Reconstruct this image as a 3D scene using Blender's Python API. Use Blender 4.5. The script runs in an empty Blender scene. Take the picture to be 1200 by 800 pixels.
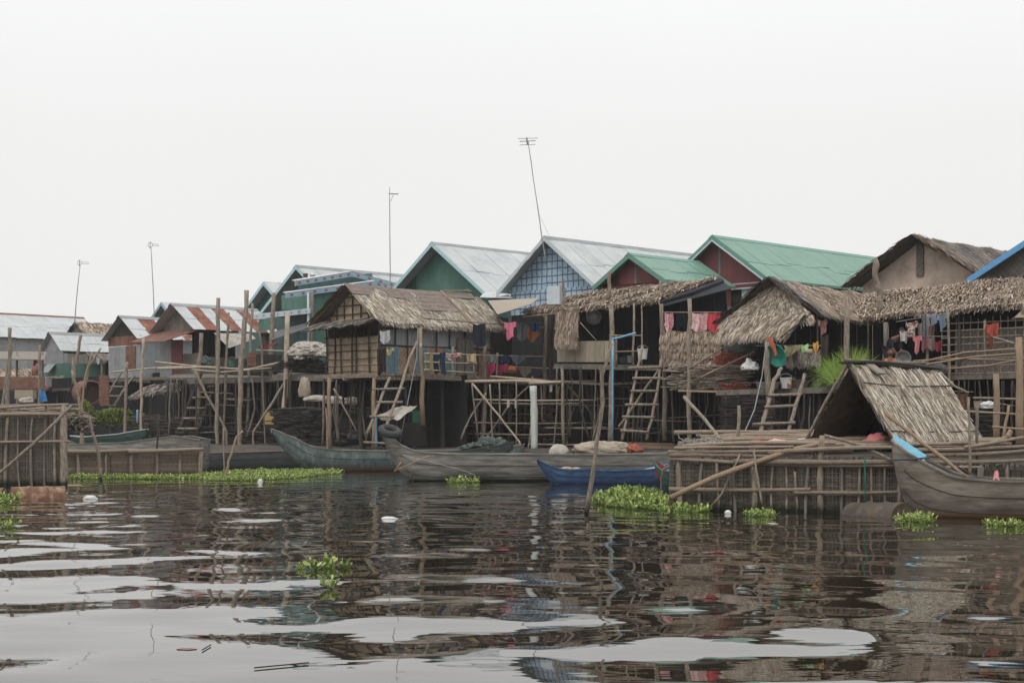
import bpy, math, random
import numpy as np
from mathutils import Vector, Matrix, noise
random.seed(7)
S = bpy.context.scene
R = math.radians
F = 1883.0      # focal length in photo pixels (1200 wide)
EYE = 1.6       # eye height above the water, metres
HOR = 500.0
# ------------------------------------------------------------------ camera
cd = bpy.data.cameras.new('camera'); cam = bpy.data.objects.new('camera', cd)
S.collection.objects.link(cam); S.camera = cam
cam.location = (0, 0, EYE); cam.rotation_euler = (R(90), 0, 0)
cd.sensor_width = 36; cd.lens = F/1200*36; cd.shift_y = (HOR-400)/1200
cd.clip_start = .1; cd.clip_end = 5000
# ------------------------------------------------------------------ world
W = bpy.data.worlds.new('World'); S.world = W; W.use_nodes = True
nt = W.node_tree; bg = nt.nodes['Background']
sky = nt.nodes.new('ShaderNodeTexSky'); sky.sky_type = 'NISHITA'; sky.sun_disc = False
sky.sun_elevation = R(55); sky.sun_rotation = R(200); sky.air_density = 1.5; sky.dust_density = 6
tc = nt.nodes.new('ShaderNodeTexCoord'); sx = nt.nodes.new('ShaderNodeSeparateXYZ')
nt.links.new(tc.outputs['Generated'], sx.inputs[0])
mr = nt.nodes.new('ShaderNodeMapRange'); mr.inputs['From Min'].default_value = 0; mr.inputs['From Max'].default_value = .6
nt.links.new(sx.outputs['Z'], mr.inputs['Value'])
cl = nt.nodes.new('ShaderNodeTexNoise'); cl.inputs['Scale'].default_value = 1.6; cl.inputs['Detail'].default_value = 3
nt.links.new(tc.outputs['Generated'], cl.inputs['Vector'])
rp = nt.nodes.new('ShaderNodeValToRGB')
rp.color_ramp.elements[0].color = (11.25, 11.18, 10.9, 1); rp.color_ramp.elements[0].position = 0
rp.color_ramp.elements[1].color = (15.5, 15.8, 16.2, 1); rp.color_ramp.elements[1].position = 1
e = rp.color_ramp.elements.new(.30); e.color = (11.35, 11.35, 11.25, 1)
nt.links.new(mr.outputs[0], rp.inputs[0])
vr = nt.nodes.new('ShaderNodeMapRange'); vr.inputs['To Min'].default_value = .95; vr.inputs['To Max'].default_value = 1.05
nt.links.new(cl.outputs['Fac'], vr.inputs['Value'])
vm = nt.nodes.new('ShaderNodeVectorMath'); vm.operation = 'SCALE'
nt.links.new(rp.outputs[0], vm.inputs[0]); nt.links.new(vr.outputs[0], vm.inputs['Scale'])
mx = nt.nodes.new('ShaderNodeMix'); mx.data_type = 'RGBA'; mx.inputs[0].default_value = .97
nt.links.new(sky.outputs[0], mx.inputs[6]); nt.links.new(vm.outputs[0], mx.inputs[7])
nt.links.new(mx.outputs[2], bg.inputs[0]); bg.inputs[1].default_value = .08
# ------------------------------------------------------------------ sun behind thin cloud
ld = bpy.data.lights.new('sun', 'SUN'); ld.energy = 1.0; ld.angle = R(14); ld.color = (1, .96, .9)
lo = bpy.data.objects.new('sun', ld); S.collection.objects.link(lo)
el, az = R(55), R(200)
d = Vector((math.cos(el)*math.sin(az), math.cos(el)*math.cos(az), math.sin(el)))
lo.rotation_euler = d.to_track_quat('Z', 'Y').to_euler(); lo.location = (0, 0, 40)
S.view_settings.view_transform = 'Standard'; S.view_settings.look = 'None'
S.view_settings.exposure = 0.0; S.view_settings.gamma = 1
S.render.engine = 'CYCLES'
# ------------------------------------------------------------------ helpers
def P(px, py, Z): return Vector(((px-600)*Z/F, Z, EYE-(py-HOR)*Z/F))
def X(px, Z): return (px-600)*Z/F
def zz(py, Z): return EYE-(py-HOR)*Z/F
WZ = lambda py: EYE*F/(py-HOR)          # distance of a waterline seen at row py
UV_, VV_ = Vector((.70711, .70711, 0)), Vector((.70711, -.70711, 0))
UP = Vector((0, 0, 1))
def rnd(a=1, b=None): return random.uniform(-a, a) if b is None else random.uniform(a, b)
org = {}
def tag(o, label=None, cat=None, group=None, kind=None):
    if label: o['label'] = label
    if cat: o['category'] = cat
    if group: o['group'] = group
    if kind: o['kind'] = kind
    return o
def empty(name, loc, label, cat, group=None):
    o = bpy.data.objects.new(name, None); S.collection.objects.link(o)
    o.location = loc; o.empty_display_size = .1; org[o.name] = Vector(loc)
    return tag(o, label, cat, group)
class MB:
    def __init__(s): s.v = []; s.f = []; s.t = []; s.g = []; s.uv = []
    def face(s, pts, tint=.5, g=0., uv=None):
        n = len(s.v); s.v += [tuple(p) for p in pts]; s.f.append(tuple(range(n, n+len(pts))))
        s.t.append(tint); s.g.append(g); s.uv.append(uv)
    def mesh(s, vs, fs, tint=.5, g=0.):
        n = len(s.v); s.v += [tuple(p) for p in vs]
        for k, f in enumerate(fs):
            s.f.append(tuple(n+i for i in f)); s.t.append(tint if not isinstance(tint, list) else tint[k])
            s.g.append(g if not isinstance(g, list) else g[k]); s.uv.append(None)
    def slab(s, a, b, c, d, th=.03, tint=.5, g=0., uv=None, nrm=None):
        """a b c d = face towards the viewer/up; thickness goes to the back"""
        n = nrm or (b-a).cross(d-a).normalized(); o = n*th
        A2, B2, C2, D2 = a-o, b-o, c-o, d-o
        if uv is None:
            uv = [(0, 0), ((b-a).length, 0), ((b-a).length, (d-a).length), (0, (d-a).length)]
        s.face([a, b, c, d], tint, g, uv); s.face([D2, C2, B2, A2], tint, g, [uv[3], uv[2], uv[1], uv[0]])
        for p, q, q2, p2 in ((b, a, A2, B2), (c, b, B2, C2), (d, c, C2, D2), (a, d, D2, A2)): s.face([p, q, q2, p2], tint, g)
    def box(s, c, sz, ax=None, tint=.5, g=0.):
        c = Vector(c); X_, Y_, Z_ = ax or (Vector((1, 0, 0)), Vector((0, 1, 0)), UP)
        h = [x/2 for x in sz]; vs = []
        for i in (-1, 1):
            for j in (-1, 1):
                for k in (-1, 1): vs.append(c+X_*h[0]*i+Y_*h[1]*j+Z_*h[2]*k)
        for f in ((0, 1, 3, 2), (4, 6, 7, 5), (0, 4, 5, 1), (2, 3, 7, 6), (0, 2, 6, 4), (1, 5, 7, 3)):
            q = [vs[i] for i in f]; a = (q[1]-q[0]).length; b = (q[3]-q[0]).length
            s.face(q, tint, g, [(0, 0), (0, a), (b, a), (b, 0)])
    def beam(s, a, b, w, h, tint=.5, g=0.):
        a, b = Vector(a), Vector(b); d = (b-a).normalized()
        sd = d.cross(UP); sd = sd.normalized() if sd.length > .01 else Vector((1, 0, 0))
        s.box((a+b)/2, ((b-a).length, w, h), (d, sd, sd.cross(d)), tint, g)
    def tube(s, pts, rs, n=7, tint=None, g=0., cap=True):
        pts = [Vector(p) for p in pts]
        if not isinstance(rs, (list, tuple)): rs = [rs]*len(pts)
        tint = rnd(.25, .75) if tint is None else tint
        ref = (pts[-1]-pts[0]).normalized(); a = Vector((0, 1, 0)) if abs(ref.y) < .8 else Vector((1, 0, 0))
        vs = []; m = len(pts)
        for i, p in enumerate(pts):
            d = (pts[min(i+1, m-1)]-pts[max(i-1, 0)]).normalized()
            x = d.cross(a).normalized(); y = d.cross(x)
            for k in range(n):
                q = 2*math.pi*k/n; vs.append(p+(x*math.cos(q)+y*math.sin(q))*rs[i])
        fs = [(i*n+k, i*n+(k+1) % n, (i+1)*n+(k+1) % n, (i+1)*n+k) for i in range(m-1) for k in range(n)]
        if cap: fs += [tuple(range(n))[::-1], tuple((m-1)*n+k for k in range(n))]
        s.mesh(vs, fs, tint, g)
    def pole(s, a, b, r0, r1=None, bend=.015, n=7, seg=6, tint=None):
        a, b = Vector(a), Vector(b); r1 = r0*.75 if r1 is None else r1; L = (b-a).length
        d = (b-a).normalized(); sd = d.cross(Vector((.3, .9, .3))).normalized(); s2 = d.cross(sd)
        k1, k2, p1, p2 = rnd(bend)*L, rnd(bend)*L, rnd(0, 6), rnd(0, 6)
        pts = []; rs = []
        for i in range(seg+1):
            t = i/seg; w = math.sin(math.pi*t)
            pts.append(a.lerp(b, t)+sd*(k1*w+.3*k2*math.sin(5*t+p1)*min(1, 4*t)*min(1, 4*(1-t)))+s2*(k2*w))
            rs.append((r0+(r1-r0)*t)*rnd(.86, 1.14))
        s.tube(pts, rs, n, tint)
    def ring(s, c, ax, r0, r1, n=20, m=9, tint=.4, sq=1.):
        """torus"""
        ax = Vector(ax).normalized(); x = ax.cross(Vector((0.1, 0, 1))).normalized(); y = ax.cross(x); vs = []
        for i in range(n):
            q = 2*math.pi*i/n; d = x*math.cos(q)+y*math.sin(q)
            for k in range(m):
                w = 2*math.pi*k/m; vs.append(Vector(c)+d*(r0+r1*math.cos(w))+ax*r1*sq*math.sin(w))
        fs = [(i*m+k, i*m+(k+1) % m, ((i+1) % n)*m+(k+1) % m, ((i+1) % n)*m+k) for i in range(n) for k in range(m)]
        s.mesh(vs, fs, tint)
    def lathe(s, c, prof, n=20, ax=UP, tint=.5, g=None):
        ax = Vector(ax).normalized(); x = ax.cross(Vector((0.2, 1, 0.1))).normalized(); y = ax.cross(x); vs = []
        for r, h in prof:
            for k in range(n):
                q = 2*math.pi*k/n; vs.append(Vector(c)+ax*h+(x*math.cos(q)+y*math.sin(q))*r)
        m = len(prof)
        fs = [(i*n+k, i*n+(k+1) % n, (i+1)*n+(k+1) % n, (i+1)*n+k) for i in range(m-1) for k in range(n)]
        fs += [tuple(range(n))[::-1], tuple((m-1)*n+k for k in range(n))]
        s.mesh(vs, fs, tint, 0.)
    def blob(s, c, r, n=10, jit=.15, tint=.5):
        c = Vector(c); vs = []; rx, ry, rz = r if isinstance(r, (tuple, list)) else (r, r, r)
        for i in range(n+1):
            th = math.pi*i/n
            for k in range(2*n):
                q = math.pi*k/n; j = 1+(rnd(jit) if 0 < i < n else 0)
                vs.append(c+Vector((math.sin(th)*math.cos(q)*rx*j, math.sin(th)*math.sin(q)*ry*j, math.cos(th)*rz*j)))
        m = 2*n
        s.mesh(vs, [(i*m+k, (i+1)*m+k, (i+1)*m+(k+1) % m, i*m+(k+1) % m) for i in range(n) for k in range(m)], tint)
    def crumple(s, c, r, n=26, amp=.3, fr=1.6, tint=.5, ridge=True):
        c = Vector(c); vs = []; rx, ry, rz = r; o_ = Vector((rnd(50), rnd(50), rnd(50)))
        for i in range(n+1):
            th = math.pi*i/n
            for k in range(2*n):
                q = math.pi*k/n; d = Vector((math.sin(th)*math.cos(q), math.sin(th)*math.sin(q), math.cos(th)))
                a = noise.noise(d*fr+o_); b = noise.noise(d*fr*2.3+o_); e = noise.noise(d*fr*5+o_)
                j = 1+amp*a+amp*.8*((1-abs(b)*3)*.5 if ridge else b)+amp*.3*(1-abs(e)*3)*.5
                z = d.z*rz*j; z = max(z, -rz*.45)
                vs.append(c+Vector((d.x*rx*j, d.y*ry*j, z)))
        m = 2*n
        s.mesh(vs, [(i*m+k, (i+1)*m+k, (i+1)*m+(k+1) % m, i*m+(k+1) % m) for i in range(n) for k in range(m)], tint)
    def build(s, name, mat, parent=None, smooth=False, at=None):
        me = bpy.data.meshes.new(name)
        if parent: o0 = org[parent.name] if at is None else Vector(at)
        else:
            xs = [p[0] for p in s.v]; ys = [p[1] for p in s.v]; z0 = min(p[2] for p in s.v)
            o0 = Vector(((min(xs)+max(xs))/2, (min(ys)+max(ys))/2, z0))
        me.from_pydata([(p[0]-o0.x, p[1]-o0.y, p[2]-o0.z) for p in s.v], [], s.f)
        ca = me.attributes.new('tint', 'FLOAT_COLOR', 'CORNER'); ul = me.uv_layers.new(name='UVMap')
        col = []; uvs = []
        for f, t, g, u in zip(s.f, s.t, s.g, s.uv):
            for i in range(len(f)):
                col += [t, g, 0, 1]; uvs += list(u[i]) if u else [0, 0]
        ca.data.foreach_set('color', col); ul.data.foreach_set('uv', uvs)
        if smooth: me.polygons.foreach_set('use_smooth', [True]*len(me.polygons))
        me.materials.append(mat); me.update()
        o = bpy.data.objects.new(name, me); S.collection.objects.link(o)
        org[o.name] = o0.copy()
        if parent: o.parent = parent; o.location = o0-org[parent.name]
        else: o.location = o0
        return o
def thatch(mb, a, b, c, d, n, sl=.45, sw=.045, yaw=.22, fringe=0, lift=.05, fl=.3, base=True, t0=.1, t1=1., sag=0.):
    """a,b = upper edge left/right, c,d = lower edge right/left.  strips of palm leaf lying down the slope"""
    nrm = (b-a).cross(d-a).normalized()
    if nrm.z < 0: nrm = -nrm
    def pt(s, t):
        p = a.lerp(b, s).lerp(d.lerp(c, s), t)
        p.z -= sag*math.sin(math.pi*s)*(.4+.6*t)+.025*math.sin(s*23+t*5)
        return p
    if base:
        k = 12
        for i in range(k):
            for j in range(4):
                q = [pt(i/k, j/4), pt((i+1)/k, j/4), pt((i+1)/k, (j+1)/4), pt(i/k, (j+1)/4)]
                o = nrm*.03
                mb.face(q, .12); mb.face([x-o for x in q][::-1], .05)
    def strip(p, dn, L, w, tint, droop=0.):
        ac = dn.cross(nrm).normalized()*w/2
        m = p+dn*L*.55+nrm*rnd(.0, lift)*.6; e_ = p+dn*L+nrm*rnd(-.3, 1)*lift*.7-UP*droop
        mb.mesh([p-ac, p+ac, m+ac, m-ac, e_+ac*.35, e_-ac*.35], [(0, 1, 2, 3), (3, 2, 4, 5)], tint)
    for i in range(n):
        s_, t_ = random.random(), random.random()**.9
        p = pt(s_, t_)+nrm*rnd(.005, lift)
        dn = (d.lerp(c, s_)-a.lerp(b, s_)).normalized()
        ac = dn.cross(nrm); dn = (dn+ac*rnd(yaw)).normalized()
        L = sl*rnd(.5, 1.2); mxl = (1-t_)*(d.lerp(c, s_)-a.lerp(b, s_)).length+.12
        strip(p, dn, min(L, mxl), sw*rnd(.6, 1.4), t0+(t1-t0)*random.random()**1.1)
    for i in range(fringe):
        s_ = random.random(); p = pt(s_, .93)+nrm*rnd(.0, lift)
        dn = (d.lerp(c, s_)-a.lerp(b, s_)).normalized(); ac = dn.cross(nrm)
        dn = (dn+ac*rnd(yaw*1.2)).normalized()
        strip(p, dn, fl*rnd(.4, 1.3), sw*rnd(.5, 1.1), t0+(t1-t0)*random.random(), fl*rnd(.0, .35))
# ------------------------------------------------------------------ materials
def nodes(name):
    m = bpy.data.materials.new(name); m.use_nodes = True; t = m.node_tree
    return m, t, t.nodes['Principled BSDF']
def ramp(t, cols, inp, pos=None, interp='LINEAR'):
    r = t.nodes.new('ShaderNodeValToRGB'); r.color_ramp.interpolation = interp
    el_ = r.color_ramp.elements; n = len(cols)
    for i, c in enumerate(cols):
        p = pos[i] if pos else (i/(n-1) if n > 1 else 0)
        e = el_[i] if i < 2 else el_.new(p)
        e.position = p; e.color = (*c, 1)
    t.links.new(inp, r.inputs[0]); return r
def math_(t, op, a, b=None, c=None, clamp=False):
    n = t.nodes.new('ShaderNodeMath'); n.operation = op; n.use_clamp = clamp
    for i, x in enumerate((a, b, c)):
        if x is None: continue
        if isinstance(x, (int, float)): n.inputs[i].default_value = x
        else: t.links.new(x, n.inputs[i])
    return n.outputs[0]
def mat(name, cols, rough=.85, ns=8., st=(1, 1, 1), nmix=.5, bump=.3, coord='Object', metal=0, g=None, gn=.6, corr=0, spec=.3, seam=0, sheen=0, weave=0, check=0, detail=6, wl=None, wh=.1):
    m, t, b = nodes(name); L = t.links.new
    at = t.nodes.new('ShaderNodeAttribute'); at.attribute_name = 'tint'
    sp = t.nodes.new('ShaderNodeSeparateColor'); L(at.outputs['Color'], sp.inputs[0])
    tc = t.nodes.new('ShaderNodeTexCoord'); mp = t.nodes.new('ShaderNodeMapping'); mp.inputs['Scale'].default_value = st
    L(tc.outputs[coord], mp.inputs[0])
    no = t.nodes.new('ShaderNodeTexNoise'); no.inputs['Scale'].default_value = ns; no.inputs['Detail'].default_value = detail
    no.inputs['Roughness'].default_value = .65; L(mp.outputs[0], no.inputs['Vector'])
    nc = t.nodes.new('ShaderNodeMapRange'); nc.inputs['From Min'].default_value = .3; nc.inputs['From Max'].default_value = .7
    L(no.outputs['Fac'], nc.inputs['Value'])
    fac = math_(t, 'ADD', math_(t, 'MULTIPLY', sp.outputs[0], 1-nmix), math_(t, 'MULTIPLY', nc.outputs[0], nmix))
    col = ramp(t, cols, fac).outputs[0]; hgt = no.outputs['Fac']
    sepuv = None
    if corr or seam or weave or check:
        sepuv = t.nodes.new('ShaderNodeSeparateXYZ'); L(tc.outputs['UV'], sepuv.inputs[0])
    if check:     # painted woven squares: blue-white squares in a darker grid
        x, y = sepuv.outputs[0], sepuv.outputs[1]
        def band(a, p, wd):
            return math_(t, 'LESS_THAN', math_(t, 'FRACT', math_(t, 'DIVIDE', a, p)), wd)
        wob = math_(t, 'MULTIPLY', no.outputs['Fac'], .12)
        lines = math_(t, 'MAXIMUM', band(math_(t, 'ADD', x, wob), check, .2), band(math_(t, 'ADD', y, wob), check, .18))
        mm = t.nodes.new('ShaderNodeMix'); mm.data_type = 'RGBA'; L(lines, mm.inputs[0]); L(col, mm.inputs[6])
        mm.inputs[7].default_value = (.1, .15, .22, 1); col = mm.outputs[2]
    if weave:     # split-bamboo basket weave
        x, y = sepuv.outputs[0], sepuv.outputs[1]
        ck = t.nodes.new('ShaderNodeTexChecker'); ck.inputs['Scale'].default_value = 1/weave
        L(tc.outputs['UV'], ck.inputs['Vector']); ck.inputs[1].default_value = (1, 1, 1, 1); ck.inputs[2].default_value = (.8, .79, .77, 1)
        mm = t.nodes.new('ShaderNodeMix'); mm.data_type = 'RGBA'; mm.blend_type = 'MULTIPLY'; mm.inputs[0].default_value = 1
        L(col, mm.inputs[6]); L(ck.outputs[0], mm.inputs[7]); col = mm.outputs[2]
        hgt = math_(t, 'ADD', hgt, math_(t, 'MULTIPLY', ck.outputs[1], .5))
    if seam:
        fr = math_(t, 'FRACT', math_(t, 'DIVIDE', sepuv.outputs[0], seam))
        sf = math_(t, 'LESS_THAN', fr, .035)
        mm = t.nodes.new('ShaderNodeMix'); mm.data_type = 'RGBA'; mm.blend_type = 'MULTIPLY'
        L(math_(t, 'MULTIPLY', sf, .35), mm.inputs[0]); L(col, mm.inputs[6]); mm.inputs[7].default_value = (.3, .3, .3, 1); col = mm.outputs[2]
    if g:         # second colour set chosen by the G channel (rust, bottom paint), with a ragged edge
        n2 = t.nodes.new('ShaderNodeTexNoise'); n2.inputs['Scale'].default_value = ns*.7; n2.inputs['Detail'].default_value = 8
        L(mp.outputs[0], n2.inputs['Vector'])
        f2 = math_(t, 'ADD', sp.outputs[1], math_(t, 'MULTIPLY', math_(t, 'SUBTRACT', n2.outputs['Fac'], .5), gn*2))
        mr_ = t.nodes.new('ShaderNodeMapRange'); mr_.inputs['From Min'].default_value = .42; mr_.inputs['From Max'].default_value = .58
        L(f2, mr_.inputs['Value']); c2 = ramp(t, g, nc.outputs[0]).outputs[0]
        mm = t.nodes.new('ShaderNodeMix'); mm.data_type = 'RGBA'; L(mr_.outputs[0], mm.inputs[0]); L(col, mm.inputs[6]); L(c2, mm.inputs[7])
        col = mm.outputs[2]
    if wl:        # grime and bottom paint that ends in a ragged line just above the water
        ge = t.nodes.new('ShaderNodeNewGeometry'); sz = t.nodes.new('ShaderNodeSeparateXYZ'); L(ge.outputs['Position'], sz.inputs[0])
        zf = math_(t, 'ADD', sz.outputs[2], math_(t, 'MULTIPLY', math_(t, 'SUBTRACT', no.outputs['Fac'], .5), wh*1.6))
        mz = t.nodes.new('ShaderNodeMapRange'); mz.inputs['From Min'].default_value = wh*1.5; mz.inputs['From Max'].default_value = wh*.4; L(zf, mz.inputs['Value'])
        c3 = ramp(t, wl, math_(t, 'DIVIDE', sz.outputs[2], wh*1.5)).outputs[0]
        mm = t.nodes.new('ShaderNodeMix'); mm.data_type = 'RGBA'; L(mz.outputs[0], mm.inputs[0]); L(col, mm.inputs[6]); L(c3, mm.inputs[7]); col = mm.outputs[2]
    L(col, b.inputs['Base Color'])
    b.inputs['Roughness'].default_value = rough; b.inputs['Metallic'].default_value = metal
    b.inputs['Specular IOR Level'].default_value = spec
    if bump or corr:
        bp = t.nodes.new('ShaderNodeBump'); bp.inputs['Strength'].default_value = bump; bp.inputs['Distance'].default_value = .02
        if corr:
            w = math_(t, 'SINE', math_(t, 'MULTIPLY', sepuv.outputs[0], 6.2832/corr))
            hgt = math_(t, 'ADD', math_(t, 'MULTIPLY', hgt, .25), math_(t, 'MULTIPLY', w, .5))
        L(hgt, bp.inputs['Height']); L(bp.outputs[0], b.inputs['Normal'])
    return m
def shade(c, k): return tuple(min(1, x*k) for x in c)
def plain(name, c, rough=.8, spec=.3, nmix=.6, ns=9, var=.35, bump=.15, metal=0):
    return mat(name, [shade(c, 1-var), c, shade(c, 1+var)], rough, ns, nmix=nmix, bump=bump, spec=spec, metal=metal)
m = {}
def sc(cols, k, w=.03): return [tuple(min(.85, x*k*(1+w*(1, 0, -1)[i])) for i, x in enumerate(c)) for c in cols]
m['thatch'] = mat('palm_thatch', sc([(.045, .037, .03), (.13, .108, .087), (.3, .258, .208), (.6, .535, .45)], 1.64864), .9, 5, nmix=.22, bump=.1)
m['thatch_brown'] = mat('brown_thatch', sc([(.04, .031, .025), (.11, .085, .066), (.22, .178, .138), (.4, .335, .265)], 1.89175), .9, 5, nmix=.22, bump=.1)
m['thatch_grey'] = mat('grey_thatch', sc([(.035, .031, .028), (.1, .09, .078), (.19, .17, .15), (.36, .33, .29)], 1.479), .9, 5, nmix=.25, bump=.1)
m['mat_panel'] = mat('old_mat', sc([(.05, .04, .036), (.1, .082, .072), (.16, .135, .118)], 1.875), .9, 4, (1, 1, 6), .6, .4)
m['pole'] = mat('weathered_pole', sc([(.05, .04, .032), (.15, .125, .1), (.3, .26, .21)], 1.44666), .85, 7, (3, 3, .8), .62, .8, wl=[(.018, .02, .012), (.045, .044, .028)], wh=.13)
m['pole_dark'] = mat('dark_pole', sc([(.025, .022, .02), (.065, .055, .047), (.12, .1, .085)], 0.867), .9, 9, (6, 6, .6), .5, .5)
m['pole_tan'] = mat('tan_pole', sc([(.12, .085, .055), (.26, .19, .13), (.4, .31, .22)], 1.0373), .8, 9, (6, 6, .6), .5, .4)
m['bamboo'] = mat('dry_bamboo', sc([(.14, .115, .085), (.3, .25, .19), (.46, .4, .32)], 1.2584), .6, 7, nmix=.45, bump=.3, spec=.4)
m['log'] = mat('log_bark', sc([(.09, .07, .055), (.22, .175, .135), (.36, .3, .235)], 1.06312), .9, 10, (1, 4, 4), .5, .5, wl=[(.018, .02, .012), (.045, .044, .028)], wh=.13)
m['plank'] = mat('grey_plank', sc([(.05, .045, .04), (.12, .108, .093), (.21, .19, .165)], 1.296), .9, 8, (1, 1, .4), .55, .4)
m['plank_dark'] = mat('dark_plank', sc([(.015, .013, .012), (.032, .028, .026), (.06, .052, .046)], 1.088), .95, 6, (1, 1, .4), .5, .4)
m['plank_tan'] = mat('tan_plank', sc([(.14, .12, .09), (.24, .21, .16), (.34, .3, .23)], 1.173), .9, 5, (2, 2, .4), .55, .3)
m['weave'] = mat('woven_bamboo', sc([(.1, .078, .055), (.21, .165, .118), (.34, .275, .2)], 1.91224), .85, 5, nmix=.5, bump=.4, weave=.07)
m['weave_brown'] = mat('woven_brown', sc([(.07, .048, .036), (.15, .105, .078), (.25, .185, .14)], 2.145), .9, 5, nmix=.5, bump=.4, weave=.08)
m['weave_grey'] = mat('woven_grey', sc([(.06, .055, .048), (.12, .11, .097), (.2, .185, .165)], 1.5), .9, 5, nmix=.5, bump=.4, weave=.08)
m['slat'] = mat('fence_slat', sc([(.045, .04, .032), (.11, .098, .08), (.21, .19, .155)], 1.0966), .9, 6, (1, 1, 3), .45, .4, wl=[(.018, .02, .012), (.045, .044, .028)], wh=.13)
m['slat_brown'] = mat('brown_slat', sc([(.06, .045, .036), (.12, .09, .072), (.2, .155, .125)], 1.305), .9, 6, (3, 3, 1), .5, .4, wl=[(.018, .02, .012), (.045, .044, .028)], wh=.13)
RUST = [(.1, .03, .018), (.2, .066, .036), (.32, .15, .08)]
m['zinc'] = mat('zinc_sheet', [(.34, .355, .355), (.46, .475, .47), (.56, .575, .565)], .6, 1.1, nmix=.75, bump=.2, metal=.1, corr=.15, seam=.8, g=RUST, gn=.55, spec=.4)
m['zinc_rusty'] = mat('rusty_zinc', [(.36, .37, .37), (.48, .49, .49), (.58, .59, .59)], .6, 2.2, nmix=.55, bump=.25, metal=.1, corr=.15, seam=.8, g=RUST, gn=1.)
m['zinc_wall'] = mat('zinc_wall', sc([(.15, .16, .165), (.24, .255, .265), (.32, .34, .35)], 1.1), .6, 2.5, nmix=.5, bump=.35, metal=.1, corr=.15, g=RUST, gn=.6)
m['rust_sheet'] = mat('rust_sheet', sc([(.06, .03, .024), (.13, .065, .048), (.21, .115, .085)], 1.3), .85, 4, nmix=.6, bump=.35, corr=.15)
m['roof_green'] = mat('green_roof', [(.105, .21, .155), (.15, .275, .21), (.19, .33, .255)], .5, 1.2, nmix=.45, bump=.3, corr=.2, seam=1., spec=.4)
m['green_wall'] = mat('green_boards', [(.055, .125, .1), (.085, .18, .145), (.115, .225, .18)], .7, 3, (1, 1, .3), .6, .2, seam=0)
m['green_teal'] = mat('green_teal_boards', [(.06, .105, .1), (.085, .15, .14), (.11, .185, .175)], .7, 3, (1, 1, .3), .6, .2)
m['red_wall'] = mat('red_boards', [(.13, .04, .042), (.19, .06, .06), (.24, .085, .08)], .7, 4, (1, 1, .3), .6, .25)
m['red_panel'] = mat('red_panel', [(.17, .035, .04), (.24, .055, .06)], .6, 4, nmix=.6, bump=.2)
m['check'] = mat('blue_check', [(.24, .36, .47), (.38, .5, .6), (.52, .62, .68)], .7, 3, nmix=.7, bump=.1, check=.25, g=None)
m['blue_trim'] = plain('blue_trim', (.27, .4, .47), .5, .4, var=.2)
m['teal_trim'] = plain('teal_trim', (.4, .57, .58), .5, .4, var=.2)
m['blue_strong'] = plain('blue_paint', (.12, .33, .58), .5, .4, var=.2)
m['white_trim'] = plain('white_trim', (.5, .55, .57), .5, .4, var=.15)
m['green_trim'] = plain('green_trim', (.12, .25, .2), .5, .4, var=.2)
m['flower'] = plain('painted_flower', (.33, .1, .1), .6, var=.25)
m['mud'] = mat('mud_wall', sc([(.12, .095, .08), (.25, .2, .165), (.34, .28, .235)], 2.025), .95, 1.6, nmix=.8, bump=.4)
m['dark_void'] = mat('shade_boards', sc([(.012, .012, .013), (.02, .02, .021), (.034, .032, .032)], 0.775), .95, 3, nmix=.6)  # near-black boards: shade under and inside the houses put into the colour
m['ground'] = mat('mud_bank', [(.03, .025, .02), (.06, .05, .04), (.1, .085, .068)], .9, 1.5, nmix=1, bump=.8)
m['tarp_tan'] = plain('tan_tarp', (.33, .275, .21), .7, var=.2)
m['tarp_white'] = mat('white_tarp', [(.2, .18, .15), (.38, .345, .3), (.5, .47, .42)], .7, 4, nmix=.7, bump=.3)
m['tarp_grey'] = plain('grey_tarp', (.12, .12, .12), .7, var=.3)
m['tarp_black'] = plain('black_tarp', (.02, .023, .03), .45, .5, var=.4)
m['pipe_blue'] = plain('blue_pipe', (.16, .38, .55), .4, .5, var=.15)
m['pipe_white'] = mat('white_pipe', [(.34, .35, .32), (.5, .51, .47), (.6, .61, .57)], .6, 4, (3, 3, .5), .7, .2)
m['metal'] = plain('dull_metal', (.28, .28, .28), .45, .5, var=.25, metal=.5)
m['tyre'] = plain('old_tyre', (.05, .05, .052), .8, var=.4)
m['rope'] = plain('rope', (.3, .2, .12), .9)
m['rope_grey'] = plain('grey_rope', (.28, .27, .25), .9)
m['drum'] = mat('rusty_drum', [(.05, .03, .022), (.18, .09, .05), (.4, .31, .22)], .75, 5, (1, 1, 1), .85, .3, g=[(.03, .04, .04), (.07, .09, .085)], gn=.7)
m['drum_dark'] = mat('dark_drum', [(.04, .035, .03), (.09, .075, .06), (.2, .12, .06)], .7, 4, nmix=.8, bump=.3)
def garment(name, c, c2=None, ns=18):
    ds = lambda q: tuple(x*.78+.2*(sum(q)/3) for x in q)
    c = ds(c); c2 = ds(c2) if c2 else None
    if c2: return mat(name, [c, c, c2, c2], .9, ns, nmix=1, bump=.05, detail=1)
    return plain(name, c, .9, .1, var=.2)
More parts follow.
